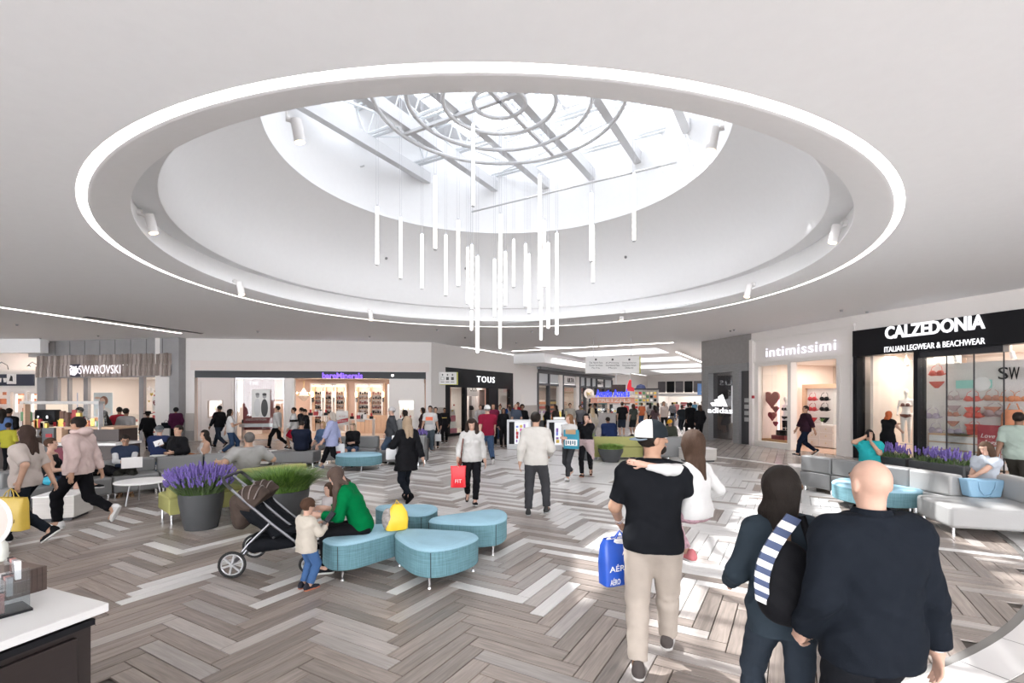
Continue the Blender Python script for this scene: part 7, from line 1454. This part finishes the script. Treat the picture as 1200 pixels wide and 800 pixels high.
# left walkers, near
I = PX('woman with long brown hair in beige t-shirt walking left with a yellow bag', 30, 6.75, PI/2+.15, ht=1.66, h=hM, fem=True, sk='olive', hair=('long', (.035, .02, .015)), top=((.52, .45, .41), .95, -.06, .026), bot=((.015, .018, .03), 1.93), shoe=(BLK, WH), build=1.06, **{**walk(.32, 'r'), 'la': (-.24, -.10, .93), 'hip': (0, 0, .895)}, wr=.005)
t, zb = carrier('large yellow plastic shopping bag with brown lettering on the left', I['L']+Vector((-.06, -.04, -.01)), -.08, .44, .16, .44, mat('mustard_bag', (.62, .43, .07), .45, var=.12, bump=.35, bscale=9), sag=.12, slump=-.06); lettering(t, 'FOREVER 21', (0, -.088, zb+.14), 0, mat('brown_print', (.12, .07, .03), .5), .32, .05)
I = PX('man in pale pink hoodie, black trousers and white trainers striding left', 92, 7.55, PI/2+.1, ht=1.74, h=hM, sk='tan', hair=('short', DH), top=((.62, .48, .45), 1.93, -.06, .034), bot=((.008, .008, .010), 1.93, .02), shoe=((.72, .71, .70), (.78, .77, .76)), head=(0, -6), **{**walk(.24, 'l'), 'rl': (.085, -.44, .26), 'fp': (8, -62), 'la': (-.27, -.1, .88), 'ra': (.3, -.12, .85)}, wr=.006)
g = Vol().ell((0, -.10, 1.50), (.12, .085, .07), k=.05).cap((-.09, .02, 1.50), (.09, .02, 1.50), .035, .035, .06); V_, F4 = g.mesh(.012, .004); ob('hood', npmesh('hood', V_*I['s'], F4, cloth((.62, .48, .45))), None, I['root'])
PX('arm and shoulder of a person in royal blue at the left edge of the frame', -42, 5.9, -PI/2+.3, ht=1.70, h=hM, sk='fair', hair=('short', BH), top=((.03, .03, .22), .8, -.05, .02), bot=((.03, .035, .05), 1.95, .015), **{**walk(.2, 'l'), 'ra': (.3, .24, .9)})
# ---- seated on the left
I = PX('seated woman in black tank top with crossed legs and dark shorts', 60, 8.95, -PI/2+.45, ht=1.64, h=.012, fem=True, sk='fair', hair=('short', (.06, .03, .02)), top=(BLK, 0, -.05, .014), bot=((.03, .04, .07), .9, .02), shoe=(BLK, WH), **sit(.44, la=(-.05, .30, .72), ra=(.05, .30, .74), ll=(-.06, .62, .40), rl=(.10, .44, .085)))
t = thing('tote', 'turquoise bag beside the seated woman in the black tank top', 'bag', (-8.35, 8.78, .45)); ob('pouch', G().ell((0, 0, .07), (.12, .08, .08), 12, 0, 8), mat('turq_bag', (.02, .3, .42), .5), t, True)
I = PX('boy with glasses in navy and white raglan top using a laptop', 147, 10.25, -PI/2-.9, ht=1.60, h=.012, sk='tan', hair=('short', DH), top=((.03, .035, .07), .35, -.05, .022), bot=((.035, .035, .03), 1.93, .022), shoe=((.15, .09, .05), (.3, .2, .12)), head=(0, -22), **sit(.44, la=(-.05, .38, .80), ra=(.08, .38, .78)))
s = I['s']; 
for i in (-1, 1):
    V_, F4 = Vol().cap(I['loc']['sho'][i], I['loc']['el'][i], .068, .058, .02).cap(I['loc']['el'][i], I['loc']['wr'][i], .058, .042, .02).mesh(.012, .003); ob('sleeve', npmesh('sleeve', V_*s, F4, cloth((.55, .55, .56))), None, I['root'])
g = G()
for i in (-1, 1): g.tube([Vector(I['hcl'])+Vector(I['AX'][1]*.09+I['AX'][0]*(i*.032+.022*math.cos(a))+I['AX'][2]*(.012+.018*math.sin(a)))*s for a in np.linspace(0, 2*PI, 12, endpoint=False)], .003, 4, closed=True)
ob('glasses', g, black, I['root'])
rt = I['root'].location; lp = thing('laptop', 'white laptop on the lap of the boy with glasses', 'laptop', (rt.x+.37, rt.y-.30, .60), -PI/2-.9+PI); ob('keyboard_base', G().box(-.17, .17, -.12, .12, 0, .02), whi, lp); ob('screen_lid', G().obox((0, -.17, .11), Vector((.17, 0, 0)), Vector((0, .05, -.11)), Vector((0, .008, .003))), whi, lp)
t = thing('backpack', 'black crumpled backpack lying on the grey sofa beside the boy', 'bag', (-8.35, 9.95, .45)); V_, F4 = Vol().ell((0, 0, .07), (.28, .16, .12)).ell((.2, -.05, .03), (.15, .1, .08)).plane((0, 0, 0), (0, 0, -1)).mesh(.02, .012); ob('bag_body', npmesh('bag_body', V_, F4, cloth(BLK)), None, t)
I = PX('seated man in black jacket and blue jeans leaning back on the grey sofa', 205, 11.25, PI-.5, ht=1.78, h=.012, sk='olive', top=(BLK, 1.92, -.06, .04), bot=((.10, .15, .24), 1.95, .02), build=1.12, head=(20, 0), **sit(.44, la=(-.34, .22, .78), ra=(.30, .12, .92)), lean=-6)
t = thing('paper_cup', 'folded white paper in the raised hand of the man in black', 'paper', I['R']+Vector((-.02, -.03, .03)), .5); ob('sheet', G().obox((0, 0, 0), Vector((.08, 0, .03)), Vector((0, .01, 0)), Vector((-.02, 0, .06))), whi, t)
t = thing('paper_bag', 'white paper bag standing on the sofa between the boy and the man in black', 'bag', (X(186, 10.9), 10.9, .44), .3); ob('pouch', G().box(-.15, .15, -.08, .08, 0, .3), mat('white_paper_bag', (.62, .62, .6), .6, bump=.2), t, bevel=.01); ob('pouch_low', G().box(-.2, .12, -.2, -.09, 0, .10), whi, t)
I = PX('man in navy shirt and grey flat cap sitting with his back to the camera', 187, 12.2, .35, ht=1.70, h=.014, sk='fair', hair=('short', GH), top=((.025, .035, .09), 1.8, -.05, .03), bot=(NAVY, 1.95), **sit(.44)); cap_on(I, (.12, .13, .14), brim=False)
I = PX('seated woman with long dark hair in white sleeveless top, tan bag on her lap', 240, 11.5, PI/2+.8, ht=1.62, h=.012, fem=True, sk='olive', hair=('long', DH), top=((.6, .58, .57), 0, -.05, .014), bot=((.03, .05, .11), 1.9, .014), **sit(.44, la=(.06, .28, .74), ra=(-.04, .28, .70)), head=(10, -5))
t = thing('handbag', 'tan brown handbag on the lap of the woman in white', 'bag', (I['root'].location.x-.2, I['root'].location.y-.26, .62)); V_, F4 = Vol().ell((0, 0, .03), (.17, .09, .10)).mesh(.015, .004); ob('pouch', npmesh('pouch', V_, F4, cloth((.40, .14, .05))), None, t)
I = person('balding man in light grey t-shirt lounging on the lime sofa, seen from behind', -4.95, 9.02, .9, ht=1.80, h=.012, sk='olive', hair=('buzz', (.10, .09, .085)), top=((.36, .35, .34), .9, -.05, .03), bot=((.3, .28, .26), 1.9, .02), build=1.2, belly=.04, **sit(.44, la=(-.45, .02, .84), ra=(.42, .1, .8)), lean=-14)
# ---- far seated
PX('man in navy top sitting with his back to the camera on the far bench', 353, 14.6, .1, ht=1.72, h=.016, sk='tan', top=((.014, .018, .035), 1.9, -.06, .035), bot=(BLK, 1.95), build=1.1, **sit(.44), head=(0, -30))
I = PX('seated blonde woman in black cardigan and short denim skirt', 413.5, 14.75, PI+.05, ht=1.62, h=.014, fem=True, sk='fair', hair=('long', (.38, .29, .19)), top=(BLK, 1.7, -.04, .024), bot=((.06, .09, .15), .85, .02), shoe=((.25, .02, .03), BLK), **sit(.44, la=(-.06, .26, .74), ra=(.06, .26, .72)))
ob('sunglasses', G().tube([I['hcl']+Vector((math.cos(a)*.075, .04+math.sin(a)*.05, .075)) for a in np.linspace(.1, PI-.1, 9)], .012, 6), black, I['root'], True)
PX('seated person in blue mostly hidden behind the woman in lavender', 378, 15.3, PI-.3, ht=1.66, fem=True, hair=('bob', LH), sk='fair', top=((.10, .16, .28), 1.2, -.05), bot=((.2, .2, .2), 1.0), **sit(.44))
t = thing('handbag', 'black handbag on the far sofa left of the blonde seated woman', 'bag', (-5.35, 14.95, .45)); ob('pouch', G().ell((0, 0, .13), (.18, .1, .14), 12, 0, 8), cloth(BLK), t, True); ob('handle', G().tube([(-.1, 0, .22), (0, 0, .38), (.1, 0, .22)], .012, 6), cloth(BLK), t)
# ---- right side
I = PX('seated woman in turquoise top holding a phone to her ear, legs crossed', 1019, 10.75, PI-.55, ht=1.66, h=.010, fem=True, sk='olive', hair=('long', DH), top=((.03, .42, .44), .75, -.10, .030), bot=((.012, .018, .035), 1.85, .014), shoe=(BLK, BLK), build=1.16, belly=.02, **sit(.46, ra=(.12, .10, 1.20), la=(-.03, .20, 1.08), rpole=(1, .2, -1), lpole=(-.6, .2, -1), ll=(-.02, .72, .30), rl=(.06, .50, .085)), head=(0, 4), wr=.005)
ph = thing('phone', 'black phone at the ear of the woman in turquoise', 'phone', I['R']+Vector((0, 0, .04)), .5); ob('phone_body', G().box(-.01, .01, -.03, .03, -.05, .08), black, ph); ob('screen', G().box(.0101, .012, -.025, .025, -.045, .075), mat('dark_screen', (.03, .03, .04), .1), ph)
I = person('seated woman with brown hair in pale blue t-shirt and navy trousers with a blue tote', 8.02, 8.25, PI/2+.25, ht=1.64, h=.010, fem=True, sk='fair', hair=('long', (.07, .04, .025)), top=((.52, .56, .62), .6, -.04, .022), bot=((.012, .016, .028), 1.9, .014), shoe=((.04, .04, .04), WH), **sit(.44, la=(-.08, .44, .74), ra=(.02, .34, .70), ll=(-.10, .50, .085), rl=(.08, .56, .085)), head=(0, -22), lean=-4)
ph = thing('phone', 'dark phone in the hands of the woman with the blue tote', 'phone', I['L']+Vector((0, 0, .03)), .5); ob('phone_body', G().box(-.035, .035, -.006, .006, -.02, .1), black, ph, bevel=.003); ob('screen', G().box(-.03, .03, .0061, .0075, -.01, .09), mat('dark_screen', (.03, .03, .04), .1), ph)
t = thing('tote_bag', 'powder blue tote bag with two handles on the sofa arm beside the seated woman', 'bag', (X(1150, 7.75), 7.75, .44), -.12); g = G(); w1, w2 = .22, .27
g.add([(-w1, -.09, 0), (w1, -.09, 0), (w1, .09, 0), (-w1, .09, 0), (-w2, -.1, .28), (w2, -.1, .28), (w2, .1, .28), (-w2, .1, .28)], [(3, 2, 1, 0), (0, 1, 5, 4), (1, 2, 6, 5), (2, 3, 7, 6), (3, 0, 4, 7), (4, 5, 6, 7)]); ob('pouch', g, mat('powder_leather', (.22, .38, .52), .5), t, bevel=.02)
ob('handle', G().tube([(-.12, -.105, .25), (-.10, -.11, .12), (-.03, -.112, .03), (.05, -.112, .05), (.11, -.11, .14), (.13, -.105, .25)], .009, 8), mat('powder_leather', (.22, .38, .52), .5), t, True)
PX('man in pale green t-shirt and olive trousers walking off the right edge', 1194, 9.35, -PI/2+.5, ht=1.76, h=.012, sk='brown', hair=('short', DH), top=((.42, .50, .44), .9, -.07, .03), bot=((.07, .065, .055), 1.9, .024), build=1.08, **walk(.25, 'l'), wr=.006)
PX('man in dark plum shirt and navy trousers walking into the lingerie shop', 944, 16.9, PI/2-.1, ht=1.78, h=.014, sk='tan', hair=('short', DH), top=((.035, .015, .025), 1.5, -.06, .024), bot=((.01, .014, .03), 1.95, .016), **walk(.3, 'l'))
I = PX('red haired woman in black dress reaching into the swimwear window', 1040, 14.9, -PI/2+.25, ht=1.62, h=.014, fem=True, sk='fair', hair=('bob', (.38, .09, .03)), top=(BLK, .3, -.46, .022, .03), bot=(BLK, 'skirt'), shoe=(BLK, BLK), la=(-.12, .50, 1.30), ra=(.1, .55, 1.02), lean=6)
# ---- concourse
I = PX('seated person in navy hoodie hunched behind the lime bench', 716, 18.2, .4, ht=1.72, h=.018, hair=('short', DH), sk='brown', top=((.02, .035, .10), 1.9, -.08, .05), bot=(JEAN, 1.95, .02), build=1.2, **sit(.44), lean=20)
I = PX('seated boy in olive top and yellow cap behind the bench end', 787, 18.0, PI-.7, ht=1.60, h=.018, sk='tan', hair=('short', DH), top=((.06, .065, .05), 1.9, -.06, .03), bot=((.25, .2, .15), 1.9, .02), **sit(.44), lean=16); cap_on(I, (.70, .35, .03))
crowd = [(578, 20.5, PI, 1.80, 'tan', 'short', (.16, .02, .05), .8, BLK, 'young man in maroon and navy top standing before the boutique'), (590, 20.0, PI, 1.62, 'brown', 'long', BLK, 1.9, BLK, 'woman all in black standing before the boutique'), (586, 23.0, PI, 1.72, 'tan', 'short', (.6, .6, .6), .8, JEAN, 'man in white top behind the woman all in black'), (597, 22.0, PI/2, 1.66, 'fair', 'bob', (.25, .25, .26), 1.5, JEAN, 'person in grey beside the woman all in black'), (604.5, 21.2, .6, 1.78, 'fair', 'bald', (.08, .10, .14), .8, JEAN, 'bald man in slate t-shirt left of the left directory'), (612, 21.8, PI, 1.74, 'brown', 'afro', BLK, 1.9, BLK, 'dark haired man in black with folded arms by the left directory'), (597, 25.5, PI, 1.76, 'tan', 'short', (.03, .08, .25), .8, JEAN, 'man in blue far behind the boutique shoppers'), (607, 26.5, PI, 1.84, 'brown', 'short', (.4, .03, .04), .8, JEAN, 'tall man in red far behind the left directory'), (563, 23.5, PI, 1.70, 'fair', 'short', (.5, .48, .48), 1.5, BLK, 'person in pale top in the boutique doorway'),
         (641, 20.8, PI/2, 1.72, 'brown', 'long', BLK, 1.9, BLK, 'woman in black bending between the two directories'), (651, 22.5, PI/2+.4, 1.70, 'brown', 'long', (.05, .04, .04), 1.9, JEAN, 'long haired woman in brown browsing the left cart'), (668, 24, PI, 1.78, 'fair', 'short', (.5, .47, .42), 1.5, BLK, 'man in pale shirt behind the teal bag woman'), (680, 24.5, PI, 1.68, 'tan', 'short', (.2, .2, .22), 1.5, BLK, 'person in grey shirt right of the right cart'), (694, 20.2, .3, 1.62, 'fair', 'long', (.5, .45, .38), 1.8, (.4, .38, .36), 'blonde haired woman in cream with her back turned'), (697, 24.2, PI/2, 1.78, 'brown', 'short', BLK, 1.8, (.08, .13, .25), 'man in black jacket and blue jeans with one arm raised'), (692, 26, -PI/2, 1.74, 'tan', 'short', BLK, 1.8, BLK, 'man in dark coat behind the blonde haired woman'),
         (729, 25.2, 0, 1.84, 'fair', 'short', BLK, .9, (.03, .035, .06), 'man in black t-shirt and navy shorts queueing for pretzels'), (742, 26.0, .3, 1.72, 'fair', 'bob', (.08, .09, .08), .9, (.03, .035, .04), 'person in camouflage shirt and dark shorts with a bag'), (767, 26.5, .5, 1.66, 'tan', 'long', (.12, .08, .09), .9, BLK, 'long haired woman in mauve top walking up the concourse'), (778, 29.0, PI, 1.86, 'tan', 'short', (.52, .45, .42), 1.5, BLK, 'man in pale pink shirt walking towards the camera on the concourse'), (799, 27.5, 0, 1.66, 'brown', 'short', (.02, .025, .03), .8, (.02, .02, .03), 'youth in black tee walking up the concourse'), (809, 24.8, 0, 1.84, 'brown', 'short', BLK, 1.9, BLK, 'broad man in long black coat walking away'), (820, 22.3, .1, 1.72, 'fair', 'bob', BLK, 1.9, BLK, 'person in black with white marks on the back, nearest on the concourse'), (823, 30, 0, 1.85, 'tan', 'short', (.10, .16, .30), 1.5, JEAN, 'tall man in blue shirt up the concourse'), (830, 25.5, 0, 1.70, 'fair', 'short', BLK, 1.5, (.50, .03, .04), 'boy in black top and red shorts beside the grey portal'),
         (752, 33, .3, 1.72, 'fair', 'short', (.5, .14, .06), .8, JEAN, 'person in orange top at the gift stall'), (762, 34, -.3, 1.72, 'tan', 'long', (.3, .28, .28), 1.5, BLK, 'woman in grey at the gift stall'), (733, 36, PI, 1.72, 'fair', 'short', (.6, .1, .1), .8, BLK, 'server in red behind the pretzel counter'), (788, 40, 0, 1.72, 'tan', 'short', (.2, .2, .22), 1.5, BLK, 'far person in grey walking up the bright concourse'), (793, 46, 0, 1.72, 'fair', 'short', (.5, .2, .2), .8, JEAN, 'far person in rose top near the bright store'), (806, 42, 0, 1.70, 'tan', 'long', (.6, .58, .56), 1.5, BLK, 'far woman in white near the bright store'), (814, 44, .2, 1.76, 'fair', 'short', (.08, .2, .3), .8, BLK, 'far person in teal near the bright store'), (771, 38, 0, 1.70, 'fair', 'bob', (.05, .05, .05), 1.5, JEAN, 'far woman in black beyond the mauve top')]
for i, (px, d, rz, ht, sk_, hr, c, sl, bc, lb) in enumerate(crowd):
    fem = hr in ('long', 'bob'); short = 'shorts' in lb
    hcol = DH if sk_ in ('brown', 'tan') else ((.38, .29, .19) if 'blonde' in lb else BH)
    w = walk(.2, 'l' if i % 2 else 'r') if ('walk' in lb or 'far' in lb) else {}
    PX(lb, px, d, rz, ht=ht, sk=sk_, fem=fem, hair=(hr, hcol), top=(c, sl, -.06 if 'coat' not in lb else -.4, .024, .03), bot=(bc, 1.0 if short else 1.95, .02 if short else .014), h=.022 if d < 26 else .03, shoe=(BLK, WH) if i % 2 else ((.4, .4, .4), WH), **w)

# ================================================================ DOUBLE STROLLER
t = thing('stroller', 'brown and black double stroller with folded hoods beside the toddler', 'stroller', (-3.12, 5.42, 0), .16)
alu = mat('dark_aluminium', (.16, .16, .17), .3, .8); brn = cloth((.075, .055, .046), .8); bkc = cloth((.012, .012, .013), .8); sil = mat('silver_paint', (.45, .45, .46), .35, .5)
def wheel(x, y, r, w=.035):
    a = ob('wheel', G().tube([(x+(r-.016)*math.cos(2*PI*k/28), y, r+(r-.016)*math.sin(2*PI*k/28)) for k in range(28)], .016, 8, closed=True), mat('tyre', (.015, .015, .015), .8), t, True)
    ob('rim', G().tube([(x+(r-.038)*math.cos(2*PI*k/28), y, r+(r-.038)*math.sin(2*PI*k/28)) for k in range(28)], .009, 6, closed=True), sil, a, True); ob('hub', G().cyl((x, y-.03, r), (x, y+.03, r), .022, n=12), sil, a)
    for k in range(6): q = 2*PI*k/6+.3; ob('spoke', G().obox((x+(r-.03)*.5*math.cos(q), y, r+(r-.03)*.5*math.sin(q)), Vector((math.cos(q), 0, math.sin(q)))*(r-.04)*.5, Vector((-math.sin(q), 0, math.cos(q)))*.010, Vector((0, .012, 0))), sil, a)
WD = .70
for y_ in (0, WD): wheel(0, y_, .15)
for y_ in (.02, .38, WD-.02): wheel(.80, y_, .105)
for y_ in (0, WD/2, WD):
    yy = y_+(.04 if y_ == 0 else -.04 if y_ == WD else 0)
    ob('side_rail', G().tube([(-.02, yy, .98), (.10, yy, .86), (.42, yy, .56), (.66, yy, .36), (.80, yy, .28)], .016, 8), alu, t, True)
    ob('rear_leg', G().tube([(.38, yy, .58), (.16, yy, .36), (.0, yy, .16)], .017, 8), alu, t, True); ob('front_fork', G().tube([(.78, yy, .29), (.84, yy, .22), (.80, yy, .11)], .014, 8), bkc, t, True)
ob('axle', G().cyl((0, 0, .15), (0, WD, .15), .012), alu, t); ob('cross_bar', G().cyl((.42, .04, .42), (.42, WD-.04, .42), .012), alu, t)
hb = [(-.02, .04, .98), (-.10, .05, 1.06), (-.13, .10, 1.10)]+[(-.13, .10+(WD-.2)*k/6, 1.105) for k in range(1, 6)]+[(-.13, WD-.10, 1.10), (-.10, WD-.05, 1.06), (-.02, WD-.04, .98)]
ob('handlebar', G().tube(hb, .019, 10), mat('foam_black', (.02, .02, .02), .8), t, True); ob('handle_brace', G().tube([(-.13, .35, 1.10), (-.04, .35, 1.02), (.10, .35, .90)], .015, 8), alu, t, True)
for k in (0, 1):
    yc = .19+.33*k; st = Vol(); 
    st.cap((.10, yc-.08, .86), (.42, yc-.08, .45), .05, .05, .06).cap((.10, yc+.08, .86), (.42, yc+.08, .45), .05, .05, .06); st.cap((.42, yc-.08, .44), (.70, yc-.08, .50), .04, .035, .05).cap((.42, yc+.08, .44), (.70, yc+.08, .50), .04, .035, .05)
    V_, F4 = st.mesh(.011, .004); sb = ob('seat_pad', npmesh('seat_pad', V_, F4, bkc), None, t)
    hd = Vol().ell((.16, yc, .83), (.20, .160, .17), k=.03); hd.plane((.24, yc, .80), (.75, 0, -.66)); V_, F4 = hd.mesh(.010, .006); hh_ = ob('hood', npmesh('hood', V_, F4, brn), None, t)
    for j, a in enumerate((.35, .8, 1.25)):
        ob('hood_rib', G().tube([(.16+.205*math.cos(a+PI/4)*abs(math.cos(b_))**.3*1.0, yc+.165*math.sin(b_), .83+.178*math.sin(a+PI/4)*max(math.cos(b_), .0)) for b_ in np.linspace(-1.35, 1.35, 14)], .007, 5), mat('zip_taupe', (.20, .16, .15), .5), hh_, True)
    for sy in (-.13, .13): ob('hinge_disc', G().cyl((.20, yc+sy-.012, .74), (.20, yc+sy+.012, .74), .035, n=16), bkc, hh_)
    bk2 = Vol().cap((.0, yc, .80), (.02, yc, .58), .10, .075, .08).ell((.04, yc, .62), (.09, .14, .10), k=.06); V_, F4 = bk2.mesh(.012, .008); ob('rear_pouch', npmesh('rear_pouch', V_, F4, brn), None, t)
    sd_ = Vol().cap((.12, yc, .72), (.50, yc, .42), .12, .09, .08); V_, F4 = sd_.mesh(.014, .004); ob('shell', npmesh('shell', V_, F4, bkc), None, t)
    for sx in (-.03, .03): ob('harness', G().tube([(.24, yc+sx, .76), (.38, yc+sx, .55), (.50, yc+sx*.4, .52)], .009, 5), mat('strap_grey', (.12, .12, .12), .7), t)
bs = Vol().cap((.20, .10, .33), (.60, .10, .34), .09, .06, .08).cap((.20, WD-.10, .33), (.60, WD-.10, .34), .09, .06, .08).cap((.18, WD/2, .32), (.62, WD/2, .33), .10, .06, .15).plane((0, 0, .44), (-.15, 0, 1)); V_, F4 = bs.mesh(.014, .006); ob('basket', npmesh('basket', V_, F4, bkc), None, t)
